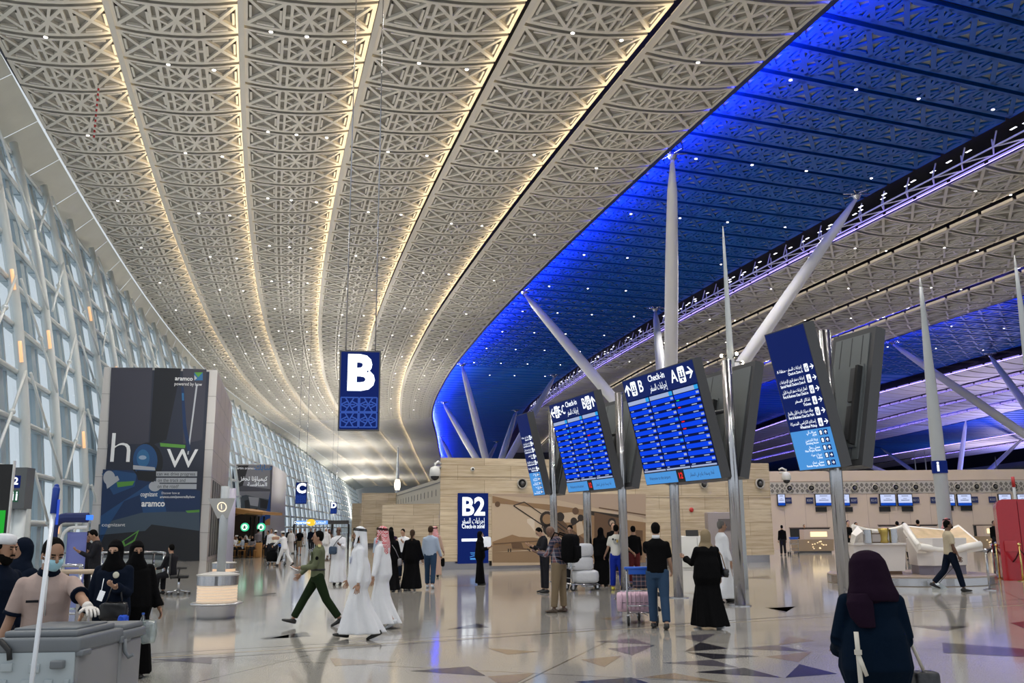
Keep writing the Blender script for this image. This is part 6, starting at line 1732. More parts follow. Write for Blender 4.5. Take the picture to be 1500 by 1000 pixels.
# hanging wc / B2 box on the column at the left edge
sb = at_y(20, 712, 16); e = empty('wall_sign', (sb.x, 16, 0), 0, 'dark sign box with B2 and green lit pictograms at the left edge', 'sign')
s0 = at_y(-12, 745, 16); s1 = at_y(38, 684, 16); fr = Frame((s0.x - sb.x, 0, s0.z), (1, 0.12, 0), ZU); w_ = s1.x - s0.x; h_ = s1.z - s0.z
mb = MB(); fr.slab(mb, 0, 0, w_, h_, -.35, 0); mb.build('box', mat('graphite_box', (.10, .11, .115), .5), e)
mb = MB(); fr.rect(mb, w_ * .5, h_ * .50, w_ * .82, h_ * .80, .004); mb.build('navy_field', M_navy, e)
text('zone_code', 'B2', fr, w_ * .58, h_ * .66, .008, h_ * .24, M_lit_white, e, bold=.03)
mb = MB(); fr.rect(mb, w_ * .46, h_ * .16, w_ * .80, h_ * .44, .004); mb.build('green_field', mat('green_field', (.01, .12, .05), .4), e)
mb = MB(); 
for u_ in (.50, .60, .72): fr.rect(mb, w_ * u_, h_ * .20, w_ * (u_ + .05), h_ * .36, .008); fr.rect(mb, w_ * (u_ + .005), h_ * .37, w_ * (u_ + .04), h_ * .41, .008)
mb.build('pictograms', M_lit_white, e)
for x_ in (w_ * .45, w_ * .75): mb = MB(); mb.tube([fr.P(x_, -s0.z, -.2), fr.P(x_, 0, -.2)], .10, 14); mb.build('column', M_white_steel, e)
vd = at_y(4, 720, 13); e = empty('display_screen', (vd.x, 13, 0), 0, 'dark slanted display screen cut by the left edge of the frame', 'screen')
fr = Frame((at_y(-12, 780, 13).x - vd.x, 0, at_y(0, 800, 13).z), (1, .3, 0), (.05, 0, 1)); mb = MB(); fr.slab(mb, 0, 0, .19, 1.15, -.08, 0); mb.build('screen_body', M_black, e)
mb = MB(); fr.rect(mb, .01, .05, .15, .5, .004); mb.build('green_image', emis('green_screen', (.03, .5, .05), .8), e); mb = MB(); fr.slab(mb, .185, -.1, .205, 1.2, -.08, .01); mb.build('edge_trim', M_white, e)
mb = MB(); mb.tube([(at_y(-5, 780, 13).x - vd.x, .05, 0), (at_y(-5, 780, 13).x - vd.x, .05, at_y(0, 800, 13).z)], .05, 12); mb.build('stand', M_steel, e)
# office chair and its sitter
oc = at_z(255, 872)
def office_chair(loc, rz, label):
    e = empty('office_chair', loc, rz, label, 'chair')
    M_ch = mat('black_mesh', (.015, .015, .016), .7)
    mb = MB(); mb.bbox((0, 0, .48), (.50, .48, .08), .03); mb.build('seat', M_ch, e)
    mb = MB(); mb.bbox((0, -.26, .82), (.46, .05, .56), .025); mb.build('backrest', M_ch, e)
    for sg in (-1, 1):
        mb = MB(); mb.tube([(sg * .27, -.05, .46), (sg * .29, 0, .68)], .018, 8); mb.bbox((sg * .29, .05, .70), (.07, .26, .03), .012); mb.build('armrest', M_ch, e)
    mb = MB(); mb.tube([(0, 0, .10), (0, 0, .45)], .03, 12)
    for k in range(5):
        a = 2 * pi * k / 5; mb.tube([(0, 0, .12), (.30 * cos(a), .30 * sin(a), .08)], [.03, .018], 8)
    mb.build('star_base', mat('chrome', (.75, .75, .76), .12, 1.0), e)
    for k in range(5):
        a = 2 * pi * k / 5; mb = MB(); mb.tube([(.30 * cos(a) - .012, .30 * sin(a), .035), (.30 * cos(a) + .012, .30 * sin(a), .035)], .035, 12); mb.build('caster', M_rubber, e)
    mb = MB(); mb.tube([(-.02, -.20, .42), (0, -.30, .60), (0, -.29, .75)], .022, 8); mb.tube([(.1, -.25, .45), (.1, -.30, .70)], .012, 6); mb.build('back_bracket', mat('chrome', (.75, .75, .76), .12, 1.0), e)
    return e
office_chair((oc.x, oc.y + .3, 0), radians(-70), 'black office chair on a chrome star base beside the glass balustrade')
sit = person(0, 0, 1.72, 60, 'person in dark jacket seated with the back turned beside the advert tower', pos=(oc.x - .25, oc.y + .35, 0), legs=((82, 80, 6), (82, 80, 6)), arms=((25, 8, 60, 10), (25, 8, 60, 10)), top=('shirt', C_dark), lean=4)
# ------------------------------------------------------------ luggage trolleys and baggage
def trolley(loc, rz, label, group=None):
    """handle towards -Y, load bed towards +Y"""
    e = empty('luggage_trolley', loc, rz, label, 'trolley', group)
    mb = MB()
    for sg in (-1, 1):
        mb.tube([(sg * .26, -.36, .16), (sg * .26, -.40, .98)], .017, 10)
        mb.tube([(sg * .26, -.38, .18), (sg * .20, .46, .15)], .016, 8)
    mb.tube([(-.20, .46, .15), (.20, .46, .15)], .016, 8); mb.tube([(-.26, -.38, .34), (.26, -.38, .34)], .012, 8); mb.tube([(-.26, -.385, .60), (.26, -.385, .60)], .012, 8)
    for k in range(5): mb.tube([(-.17 + .085 * k, -.36, .175), (-.14 + .07 * k, .45, .155)], .008, 6)
    mb.build('frame', M_steel, e)
    mb = MB(); mb.tube([(-.30, -.41, .99), (.30, -.41, .99)], .026, 12); mb.bbox((0, -.40, .93), (.46, .03, .10), .01); mb.build('handle', mat('blue_handle', (.01, .10, .55), .4), e)
    mb = MB()
    for z in (.66, .76): mb.tube([(-.24, -.38, z), (-.22, -.20, z - .02), (.22, -.20, z - .02), (.24, -.38, z)], .008, 6)
    for k in range(6): mb.tube([(-.20 + .08 * k, -.20, .74), (-.20 + .08 * k, -.20, .62), (-.20 + .08 * k, -.38, .62)], .006, 5)
    mb.build('basket', M_steel, e)
    for x_, y_ in ((-.25, -.34), (.25, -.34), (0, .48)):
        mb = MB(); mb.tube([(x_ - .02, y_, .08), (x_ + .02, y_, .08)], .08, 18); mb.build('wheel', M_rubber, e)
        mb = MB(); mb.box((x_ - .032, y_, .11), (.008, .06, .12)); mb.box((x_ + .032, y_, .11), (.008, .06, .12)); mb.build('fork', M_steel, e)
    return e
def bundle(name, loc, rz, dims, m, label, cat, group=None, seed=0, lift=0):
    rnd = random.Random(seed); bm = bmesh.new(); bmesh.ops.create_cube(bm, size=1); bmesh.ops.subdivide_edges(bm, edges=list(bm.edges), cuts=5, use_grid_fill=True)
    for v in bm.verts:
        c = v.co * 2; r = (abs(c.x) ** 5 + abs(c.y) ** 5 + abs(c.z) ** 5) ** .2
        c = c / max(r, .01) * .5
        v.co = Vector((c.x * dims[0], c.y * dims[1], c.z * dims[2])) + Vector((rnd.uniform(-1, 1), rnd.uniform(-1, 1), rnd.uniform(-1, 1))) * .008
    bmesh.ops.translate(bm, vec=(0, 0, dims[2] / 2), verts=bm.verts)
    me = bpy.data.meshes.new(name); bm.to_mesh(me); bm.free(); me.materials.append(m)
    me.polygons.foreach_set('use_smooth', [True] * len(me.polygons))
    o = link(name, me); o.location = (loc[0], loc[1], lift); o.rotation_euler = (0, 0, rz); tag(o, label, cat, group); return o
def place(root, p):
    a = root.rotation_euler.z; return (root.location.x + p[0] * cos(a) - p[1] * sin(a), root.location.y + p[0] * sin(a) + p[1] * cos(a))
M_wrap = mat('wrapped_white', (.66, .66, .68), .3, bump=(14, .5))
tb = at_z(852, 865); t1 = trolley((tb.x, tb.y + .2, 0), radians(-72), 'trolley stacked with three white wrapped bundles beside the plaid shirt')
bundle('wrapped_bundle', place(t1, (0, .12)), t1.rotation_euler.z, (.52, .72, .36), M_wrap, 'lowest of the three white wrapped bundles on the trolley', 'bundle', seed=1, lift=.19)
bundle('wrapped_bundle', place(t1, (0, .0)), t1.rotation_euler.z + .05, (.48, .66, .37), M_wrap, 'middle of the three white wrapped bundles on the trolley', 'bundle', seed=2, lift=.54)
bundle('wrapped_bundle', place(t1, (0, .10)), t1.rotation_euler.z - .04, (.42, .48, .36), M_wrap, 'topmost and smallest of the three white wrapped bundles', 'bundle', seed=3, lift=.90)
tb = at_z(944, 918); t2 = trolley((tb.x + .02, tb.y + .55, 0), radians(-3), 'trolley with blue handle carrying the pink suitcase')
# pink ribbed suitcase lying across the bed
e = empty('suitcase', (tb.x - .02, tb.y + .72, .20), radians(-6), 'pale pink ribbed hard suitcase lying across the trolley', 'suitcase')
M_pk = mat('pale_pink_shell', (.62, .42, .52), .35)
mb = MB(); mb.bbox((0, 0, .17), (.74, .48, .33), .07)
sh_ = mb.build('shell', M_pk, e)
mb = MB()
for k in range(8): mb.tube([(-.28 + .08 * k, -.245, .06), (-.28 + .08 * k, -.245, .30), (-.28 + .08 * k, -.20, .338), (-.28 + .08 * k, .20, .338)], .014, 8)
mb.build('rib', M_pk, sh_)['kind'] = 'stuff'
mb = MB(); mb.tube([(-.375, -.2, .17), (-.375, .2, .17)], .006, 6); mb.tube([(-.3, -.243, .17), (.3, -.243, .17)], .005, 6); mb.build('zip', M_darkgrey, e)
mb = MB(); mb.tube([(-.376, -.08, .22), (-.40, -.08, .22), (-.40, .08, .22), (-.376, .08, .22)], .010, 8); mb.build('carry_handle', M_darkgrey, e)
for x_, y_ in ((.39, -.18), (.39, .18)):
    mb = MB(); mb.tube([(x_, y_ - .015, .30), (x_, y_ + .015, .30)], .03, 12); mb.tube([(x_, y_ - .015, .04), (x_, y_ + .015, .04)], .03, 12); mb.build('wheel', M_rubber, e)
bundle('travel_bag', place(t2, (0.02, -.29)), 0, (.34, .17, .26), pattern_mat('patterned_bag', 'plaid'), 'patterned soft bag in the basket of the trolley with the pink suitcase', 'bag', seed=5, lift=.64)
tb = at_z(1160, 812); t3 = trolley((tb.x, tb.y, 0), radians(8), 'empty trolley with blue handle left of the small lit desk')
tb = at_y_(406, 0, 45); t4 = trolley((tb[0], tb[1], 0), radians(60), 'far trolley loaded with dark bags pushed by the people in white')
bundle('travel_bag', place(t4, (0, .1)), 1.0, (.55, .75, .5), C_black, 'big black bag on the far loaded trolley', 'bag', seed=8, lift=.19)
bundle('travel_bag', place(t4, (0, .05)), 1.1, (.5, .55, .4), C_dark, 'charcoal bag on top of the black bag on the far trolley', 'bag', seed=9, lift=.68)
# bags worn or carried: each stands on its own
def bag(name, p, dims, m, label, cat='bag', strap=None, rz=0, seed=4, sm=None):
    e = empty(name, p, rz, label, cat)
    bm_ = bundle('x', (0, 0), 0, dims, m, None, None, seed=seed); bm_.name = 'bag_body'; bm_.parent = e; bm_.location = (0, 0, -dims[2] / 2); _kids.setdefault(e.name, []).append(bm_)
    if strap:
        mb = MB(); a = Matrix.Rotation(-rz, 3, 'Z'); mb.tube([a @ (Vector(q) - Vector(p)) for q in strap], .010, 6, flat=1.0); mb.build('strap', sm or m, e)
    return e
W_ = lambda inf, p: wpt(inf, p)
sp = p4['spine']; q = W_(p4, sp(.12, .17) + Vector((.14, .02, 0)))
bag('shoulder_bag', q, (.24, .08, .24), mat('navy_leather', (.03, .06, .11), .4), 'dark blue shoulder bag of the bald person in white', strap=[q + Vector((0, 0, .1)), W_(p4, sp(.40, .165) + Vector((.02, 0, 0))), W_(p4, sp(.53, .06) + Vector((-.10, 0, 0))), W_(p4, sp(.54, -.05) + Vector((-.13, 0, 0)))], sm=M_black)
sp = plaid['spine']; q = W_(plaid, sp(.28, -.31))
e = bag('backpack', q, (.44, .28, .58), C_black, 'big black backpack on the person in the plaid shirt', 'backpack', rz=plaid['root'].rotation_euler.z)
for sg in (-1, 1):
    mb = MB(); inv = Matrix.Rotation(0, 3, 'Z')
    pts = [Vector((sg * .12, .10, .26)), Vector((sg * .13, .30, .32)), Vector((sg * .13, .42, .12)), Vector((sg * .15, .36, -.14)), Vector((sg * .17, .12, -.22))]
    mb.tube(pts, .017, 8); mb.build('shoulder_strap', C_black, e)
mb = MB(); mb.bbox((0, -.15, -.08), (.30, .06, .26), .025); mb.build('front_pocket', C_black, e)
sp = niq['spine']; q = W_(niq, sp(-.02, .24) + Vector((-.10, 0, 0)))
bag('handbag', q, (.30, .11, .20), mat('black_leather', (.012, .012, .013), .35), 'black leather handbag held by the person with the round badge', strap=[q + Vector((-.09, 0, .08)), q + Vector((-.05, .02, .26)), q + Vector((.05, .02, .26)), q + Vector((.09, 0, .08))])
wr, d2 = wom2['AR'][1][2:4]; q = W_(wom2, wr + d2 * .12)
p_ = at_y(204, 912, 11.0)
e = empty('water_bottle', (p_.x, 11.1, p_.z - .12), 0, 'clear water bottle in a plastic bag beside the black robe', 'bottle')
M_bot = glass_mat('bottle_plastic', (.8, .88, .92), .25, .05)
mb = MB(); mb.lathe((0, 0, 0), [(.03, 0), (.033, .02), (.033, .14), (.014, .19), (.014, .205)], 18, smooth=True); mb.build('bottle_body', M_bot, e); mb = MB(); mb.lathe((0, 0, .205), [(.016, 0), (.016, .02)], 14); mb.build('cap', mat('blue_cap', (.05, .15, .6), .4), e)
p_ = at_y(216, 925, 11.0); bundle('plastic_bag', (p_.x, 11.0), .2, (.19, .13, .26), glass_mat('thin_plastic', (.75, .82, .78), .3, .2, haze=.15), 'crinkled clear plastic bag hanging from a hand beside the cart', 'bag', seed=12, lift=p_.z - .13)
p_ = at_y(186, 908, 10.4); bundle('drinking_cup', (p_.x, 10.3), 0, (.09, .09, .10), mat('blue_cup', (.01, .08, .6), .4), 'small bright blue item behind the rear lid of the cart', 'cup', seed=13, lift=p_.z - .04)
sp = tan['spine']; q = W_(tan, sp(.04, -.02) + Vector((.32, 0, 0)))
bag('handbag', q, (.10, .30, .14), mat('black_leather', (.012, .012, .013), .35), 'black handbag on tan straps at the side of the tan headscarf person', strap=[q + Vector((.0, .1, .06)), W_(tan, sp(.35, .08) + Vector((.26, 0, 0))), W_(tan, sp(.53, .0) + Vector((.17, 0, 0))), W_(tan, sp(.35, -.08) + Vector((.25, 0, 0))), q + Vector((0, -.1, .06))], sm=mat('tan_leather', (.22, .13, .07), .5))
wr, d2 = p9['AR'][1][2:4]; q = W_(p9, wr + d2 * .17); bag('pouch', q, (.10, .14, .24), C_black, 'small black pouch in the right hand of the person in jeans')
sp = p7['spine']; q = W_(p7, sp(-.02, .02) + Vector((.25, 0, 0))); bag('shoulder_bag', q, (.14, .28, .28), C_black, 'black shoulder bag at the hip of the person in white shirt', strap=[q + Vector((0, 0, .1)), W_(p7, sp(.54, 0) + Vector((.10, 0, 0)))])
sp = p5['spine']; q = W_(p5, sp(-.10, -.02) + Vector((.26, 0, 0))); bag('shoulder_bag', q, (.10, .20, .20), mat('grey_leather', (.25, .24, .25), .5), 'small grey bag on a grey strap of the black robed person', strap=[q + Vector((0, 0, .06)), W_(p5, sp(.25, -.15) + Vector((.12, 0, 0))), W_(p5, sp(.50, -.11) + Vector((-.05, 0, 0)))])
a0_, a1_ = p11['AR'][0][2], p11['AR'][1][2]; q = W_(p11, (a0_ + a1_) / 2 + Vector((0, -.03, .12)))
o = bundle('documents', (0, 0), radians(20), (.24, .02, .32), M_white_pr, 'white papers held up in front of the B2 sign', 'papers', seed=2); o.location = q - Vector((0, 0, .1))
sp = fg['spine']; fgr = fg['root']
e = empty('handbag', fgr.location + Vector((.30, .10, .66)), 0, 'white and black patterned handbag at the right hip of the foreground person', 'bag')
mb = MB(); mb.bbox((.06, 0, -.02), (.17, .12, .22), .03); mb.build('bag_body', mat('dark_pattern_bag', (.03, .03, .035), .4, noise=(18, .9)), e)
mb = MB(); mb.tube([(.04, -.03, .10), (-.02, -.05, .24), (-.05, -.02, .38)], .012, 8); mb.build('handle', mat('cream_leather', (.6, .56, .48), .5), e)
e = empty('shoulder_strap', fgr.location + Vector((0, 0, 0)), 0, 'cream leather strap hanging down the back of the dark teal coat', 'strap')
mb = MB()
a_ = at_y(1254, 925, fgr.location.y - .22) - fgr.location; b_ = at_y(1262, 1010, fgr.location.y - .24) - fgr.location; m_ = at_y(1257, 955, fgr.location.y - .235) - fgr.location
mb.tube([a_, m_, b_, b_ + Vector((0, 0, -.3))], .016, 8, flat=.4); c_ = at_y(1270, 990, fgr.location.y - .25) - fgr.location; mb.tube([m_ + Vector((0, 0, -.02)), c_], [.017, .013], 8, flat=.4); mb.box(m_[:], (.042, .02, .03))
mb.build('band', mat('cream_leather', (.6, .56, .48), .5), e)
# dustpan behind the worker
dp = at_z(1378, 862); e = empty('dustpan', (dp.x, dp.y, 0), radians(20), 'grey long handled dustpan dragged by the worker in beige', 'dustpan')
mb = MB(); mb.add([(-.16, -.14, .0), (.12, -.14, .0), (.12, .14, .0), (-.16, .14, .0), (-.10, -.13, .16), (.06, -.13, .05), (.06, .13, .05), (-.10, .13, .16), (-.2, -.12, .10), (-.2, .12, .10)], [(0, 3, 2, 1), (0, 4, 8), (3, 9, 7), (0, 8, 9, 3), (4, 7, 9, 8), (0, 1, 5, 4), (3, 7, 6, 2), (4, 5, 6, 7)]); mb.build('pan', M_cartl, e)
wr = W_(work, work['AR'][1][2] + work['AR'][1][3] * .08); hl = wr - Vector((dp.x, dp.y, 0)); a = Matrix.Rotation(-radians(20), 3, 'Z'); hl = a @ hl
mb = MB(); mb.tube([(-.08, 0, .12), hl], .011, 8); mb.build('handle', M_darkgrey, e)

# ------------------------------------------------------------ information desk
dk = (12.2, 28.0, 0); e = empty('information_desk', dk, 0, 'white curved information desk with two big tilted screens on a round plinth', 'desk')
def L3(px, py, Y): p = at_y(px, py, Y); return Vector((p.x - dk[0], Y - dk[1], p.z))
def G3(px, py): p = at_z(px, py); return Vector((p.x - dk[0], p.y - dk[1], 0))
M_cor = mat('white_solid_surface', (.72, .68, .66), .35); M_wshell = mat('white_shell', (.88, .85, .80), .3)
mb = MB(); pcx = at_y(1332, 800, 28).x - dk[0]; mb.lathe((pcx, .2, 0), [(2.35, 0), (2.35, .26)], 60); mb.build('plinth', mat('plinth_stone', (.38, .30, .24), .25), e)
mb = MB(); mb.lathe((pcx, .2, 0), [(2.365, .02), (2.365, .22)], 60); mb.build('plinth_band', M_steel, e)
def prism(mb, base, z0, z1, out=0.0, mi=0):
    n = len(base); c = sum((Vector((b[0], b[1], 0)) for b in base), Vector()) / n
    lo = [Vector((b[0], b[1], z0)) for b in base]; hi = [Vector((b[0] + (b[0] - c.x) * out, b[1] + (b[1] - c.y) * out, z1)) for b in base]
    mb.add(lo + hi, [tuple(reversed(range(n))), tuple(range(n, 2 * n))] + [(i, (i + 1) % n, n + (i + 1) % n, n + i) for i in range(n)], mi)
# left counter
Yl = 27.6; x0 = L3(1256, 840, Yl).x; x1 = L3(1322, 836, Yl).x
mb = MB(); prism(mb, [(x0, -.4), (x1, -.6), (x1 + .1, .1), (x0 + .1, .3)], .36, 1.12, .10); mb.build('counter', M_cor, e)
mb = MB(); prism(mb, [(x0 + .1, -.3), (x1 - .05, -.5), (x1, 0), (x0 + .15, .2)], .26, .40); mb.build('counter_foot', mat('brown_wood', (.22, .13, .08), .5), e)
mb = MB(); prism(mb, [(x0 - .1, -.55), (x1 + .05, -.72), (x1 + .15, .2), (x0, .4)], 1.12, 1.17); mb.build('counter_top', M_cor, e)
# rear curved shell above the left counter
mb = MB(); n = 12; vs = []
for i in range(n + 1):
    t = i / n; px_ = 1250 + (1326 - 1250) * t
    sag = 10 * 4 * t * (1 - t)
    a_ = L3(px_, 770 + sag * .8, 28.4 + .3 * sin(pi * t)); b_ = L3(px_ + 4, 808 - (6 if 0 < i < n else 0), 28.8)
    vs += [a_, b_, b_ + Vector((0, .08, 0)), a_ + Vector((0, .14, .0))]
mb.add(vs, [(4*i + q, 4*i + (q+1) % 4, 4*i + 4 + (q+1) % 4, 4*i + 4 + q) for i in range(n) for q in range(4)] + [(0, 3, 2, 1), (4*n, 4*n+1, 4*n+2, 4*n+3)], 0, False)
mb.tube([vs[4*i] + Vector((0, .05, 0)) for i in range(n + 1)], .065, 10); mb.build('rear_shell', M_wshell, e)
# wing tip at the left
mb = MB(); a_ = L3(1247, 781, 27.6); b_ = L3(1256, 770, 28.2); c_ = L3(1264, 778, 27.8); d_ = L3(1254, 785, 27.3)
mb.add([a_, b_, c_, d_, a_ + Vector((.05, .3, -.25)), b_ + Vector((.05, .3, -.25)), c_ + Vector((0, .3, -.25)), d_ + Vector((.02, .3, -.25))], [(0, 1, 2, 3), (0, 4, 5, 1), (1, 5, 6, 2), (2, 6, 7, 3), (3, 7, 4, 0), (7, 6, 5, 4)]); mb.build('wing_tip', M_wshell, e)
# right desk body and screen bowl
def screen(pts, inner, name):
    mb = MB(); P4 = [L3(*q) for q in pts]; n_ = (P4[1] - P4[0]).cross(P4[3] - P4[0]).normalized()
    if n_.y > 0: n_ = -n_
    B4 = [p - n_ * .16 + Vector((0, 0, -.05)) for p in P4]
    mb.add(P4 + B4, [(0, 1, 2, 3), (7, 6, 5, 4), (0, 4, 5, 1), (1, 5, 6, 2), (2, 6, 7, 3), (3, 7, 4, 0)]); s_ = mb.build(name, M_wshell, e)
    c = sum(P4, Vector()) / 4; I4 = [c + (p - c) * inner + n_ * .012 for p in P4]
    mb = MB(); mb.add(I4, [(0, 1, 2, 3)]); mb.build('screen', mat('warm_screen', (.50, .38, .24), .25, emit=(.55, .40, .24), estr=.35, noise=(3, .3)), s_)
screen([(1325, 769, 28.2), (1386, 775, 28.6), (1396, 802, 27.4), (1346, 800, 26.9)], .82, 'left_bowl')
screen([(1386, 775, 28.6), (1404, 768, 28.6), (1438, 796, 27.3), (1396, 803, 27.4)], .80, 'right_bowl')
mb = MB(); q = [L3(1346, 800, 26.9), L3(1396, 804, 27.3), L3(1437, 797, 27.3), L3(1415, 806, 27.5), L3(1396, 808, 27.5), L3(1350, 806, 27.0)]
mb.tube([q[0], (q[0] + q[1]) / 2 + Vector((0, 0, -.05)), q[1] + Vector((0, 0, -.04)), (q[1] + q[2]) / 2, q[2]], .10, 10); mb.tube([L3(1325, 769, 28.2), L3(1335, 784, 27.6), q[0]], .08, 10); mb.build('bowl_edge', M_wshell, e)
bx0 = L3(1347, 838, 27.2); bx1 = L3(1416, 838, 27.5)
mb = MB(); prism(mb, [(bx0.x, -.75), (bx0.x + .38, -1.0), (bx1.x, -.6), (bx1.x + .1, .3), (bx0.x + .2, .3)], .52, 1.30, .05); mb.build('desk_body', M_cor, e)
mb = MB(); prism(mb, [(bx0.x + .05, -.68), (bx0.x + .38, -.92), (bx1.x, -.5), (bx1.x, .2), (bx0.x + .2, .2)], .26, .54); mb.build('desk_foot', mat('lavender_foot', (.22, .20, .26), .4), e)
for x_, h_, m_, nm, lb in ((1272, 20, M_steel, 'brochure_holder', 'left steel brochure holder on the white counter'), (1310, 21, M_steel, 'brochure_holder', 'right steel brochure holder on the white counter'),
                       (1284, 15, mat('picture_frame', (.12, .08, .06), .5), 'picture_frame', 'small dark framed picture on the white counter'), (1296, 22, mat('brass_vase', (.50, .36, .10), .3, .8), 'vase', 'brass coloured vase on the white counter')):
    p = at_y(x_, 800, 27.45); r_ = .17 if nm != 'vase' else .13; hh_ = h_ / 49 * .95
    mb = MB()
    if nm == 'picture_frame': mb.box((0, 0, hh_ / 2), (.34, .04, hh_)); mb.box((0, -.022, hh_ / 2), (.28, .01, hh_ * .75), 1)
    elif nm == 'vase': mb.lathe((0, 0, 0), [(.11, 0), (.14, .03), (.10, .12), (.13, .30), (.16, hh_)], 18, smooth=True)
    else: mb.lathe((0, 0, 0), [(.13, 0), (.13, hh_)], 18)
    o = mb.build(nm, [m_, mat('picture_pale', (.45, .40, .38), .5)]); o.location = (p.x, 27.45, 1.17); tag(o, lb, nm.replace('_', ' '))

# ------------------------------------------------------------ check-in screens, counters, desk
SCR = [(138, 187, 'at the left end beside the stone wall'), (342, 440, 'left one of the pair over the small lit desk'), (444, 536, 'half behind the steel post'), (692, 785, 'left one of the pair over the white desk'), (788, 876, 'right one of the pair over the white desk'),
       (1050, 1106, 'half behind the information mast'), (1110, 1196, 'right of the information mast'), (1333, 1412, 'above the red booth'), (1434, 1500, 'cut by the right edge')]
def cw(px, py): p = at_y(1100 + px / 3.7025, 660 + py / 3.7025, CWY); return p.x - 6, p.z
for a, b_, lb in SCR:
    u0_, v1_ = cw(a, 234); u1_, v0_ = cw(b_, 300)
    e = empty('check_in_screen', f_cw.P((u0_ + u1_) / 2, v0_, .05), 0, 'lit white check-in screen %s' % lb, 'screen')
    fr = Frame((0, 0, 0), (1, 0, 0), ZU); w_ = u1_ - u0_; h_ = v1_ - v0_
    mb = MB(); fr.slab(mb, -w_/2, 0, w_/2, h_, 0, .10); mb.build('casing', M_black, e)
    mb = MB(); fr.rect(mb, -w_/2 + .05, .05, w_/2 - .05, h_ - .05, .105); sc_ = mb.build('display', emis('screen_white', (.62, .70, 1.0), .95), e)
    mb = MB(); fr.rect(mb, -w_/2 + .05, .05, w_/2 - .05, .24, .108, 0); fr.rect(mb, -w_*.22, h_*.80, w_*.22, h_*.86, .108, 1); fr.rect(mb, -w_*.28, h_*.46, w_*.28, h_*.52, .108, 1); fr.rect(mb, -w_*.12, h_*.60, w_*.12, h_*.64, .108, 1)
    mb.build('screen_text', [emis('screen_blue', (.01, .08, .55), .8), mat('screen_ink', (.25, .3, .5), .5)], sc_)
M_wd = mat('dim_print', (.45, .45, .5), .6)
for k, (x_, y_) in enumerate(((200, 270), (317, 270), (556, 270), (665, 270), (892, 268), (992, 267), (1210, 265), (1308, 265))):
    u_, v_ = cw(x_, y_); mb = MB(); f_cw.slab(mb, u_ - .26, v_ - .22, u_ + .26, v_ + .22, .02, .07, 0)
    e = empty('counter_number', f_cw.P(u_, v_ - .28, 0), 0, 'small navy counter number plate below the air nozzles, no. %s from the left' % ('first', 'second', 'third', 'fourth', 'fifth', 'sixth', 'seventh', 'eighth')[k], 'number plate')
    mb.v = [(a - e.location.x, b - e.location.y, c - e.location.z) for a, b, c in mb.v]; mb.build('plate', M_navy_m, e)
    fr = Frame(Vector((0, 0, .28)), (1, 0, 0), ZU); text('number', 'B%d' % (201 + k * 3), fr, 0, 0, .08, .22, M_wd, e, width=.38)
PLT = ('left of the steel post', 'right of the steel post', 'left over the white desk', 'right over the white desk', 'beside the information mast', 'right of the information mast')
for k, (x_, y_) in enumerate(((380, 318), (521, 318), (725, 317), (848, 316), (1067, 312), (1168, 312))):
    u_, v_ = cw(x_, y_); mb = MB(); f_cw.slab(mb, u_ - .40, v_ - .17, u_ + .40, v_ + .17, .02, .06, 0)
    o = mb.build('wall_panel', M_black); tag(o, 'small black panel under the check-in screens, %s' % PLT[k], 'panel')
# dark counter recess and belts
mb = MB()
for (a, b_) in ((210, 425), (690, 1010), (1205, 1330), (1420, 1600)):
    u0_, v1_ = cw(a, 420 if a < 600 else 405); u1_, _ = cw(b_, 420)
    f_cw.slab(mb, u0_, .35, u1_, v1_, .02, .05, 0); f_cw.slab(mb, u0_ - .05, v1_, u1_ + .05, v1_ + .06, .02, .09, 1)
o = mb.build('trim_2', [M_black, mat('recess_frame', (.18, .13, .11), .5)]); o['kind'] = 'structure'
d0 = at_z(1165, 811); 
def desk(xa, xb, Y, label, scr=True, hgt=1.15):
    e = empty('check_in_desk', ((xa + xb) / 2, Y, 0), 0, label, 'desk'); w_ = xb - xa
    mb = MB(); prism(mb, [(-w_/2, -.5), (w_/2, -.6), (w_/2, .6), (-w_/2, .6)], .12, hgt * .72, .04); dk_ = mb.build('front_panel', mat('bronze_panel', (.34, .25, .16), .4), e)
    mb = MB(); prism(mb, [(-w_/2 + .1, -.45), (w_/2 - .1, -.5), (w_/2 - .1, .55), (-w_/2 + .1, .55)], 0, .13); mb.build('kick_plate', M_darkgrey, e)
    mb = MB(); prism(mb, [(-w_*.28, -.50), (w_/2 - .05, -.56), (w_/2 - .05, .4), (-w_*.28, .4)], hgt * .72, hgt * 1.25); mb.build('upstand', M_beige, e)
    if scr:
        mb = MB(); mb.box((w_ * .12, -.56, hgt * .99), (w_ * .46, .04, .30)); mb.build('lit_panel', emis('warm_lit_panel', (1, .78, .45), 1.5), e)
        mb = MB(); rnd = random.Random(3)
        for k in range(16): mb.box((-w_*.2 + rnd.random() * w_ * .5, -.62, .25 + rnd.random() * .5), (.07, .02, .05))
        mb.build('light_dots', emis('warm_lit_panel', (1, .78, .45), 1.5), dk_)
    return e
a_ = at_y(1164, 800, 58); b_ = at_y(1216, 800, 58); desk(a_.x, b_.x, 58, 'small bronze check-in desk with a warm lit panel left of the steel post', hgt=1.15)
for (pa, pb, Y, lb) in ((1262, 1290, 60, 'far check-in counter just left of the white desk'), (1288, 1330, 61, 'far check-in counter behind the white desk'), (1338, 1378, 61, 'far check-in counter behind the tilted screens'), (1432, 1458, 60, 'far check-in counter with a warm light left of the red booth')):
    a_ = at_y(pa, 800, Y); b_ = at_y(pb, 800, Y); desk(a_.x, b_.x, Y, lb, scr=(pa == 1432), hgt=1.25)
person(0, 0, 1.60, 178, 'person in dark uniform seated at the small bronze desk', pos=at_y_(1178, 0, 59.4), top=('shirt', C_black), skin='l', lift=.15)

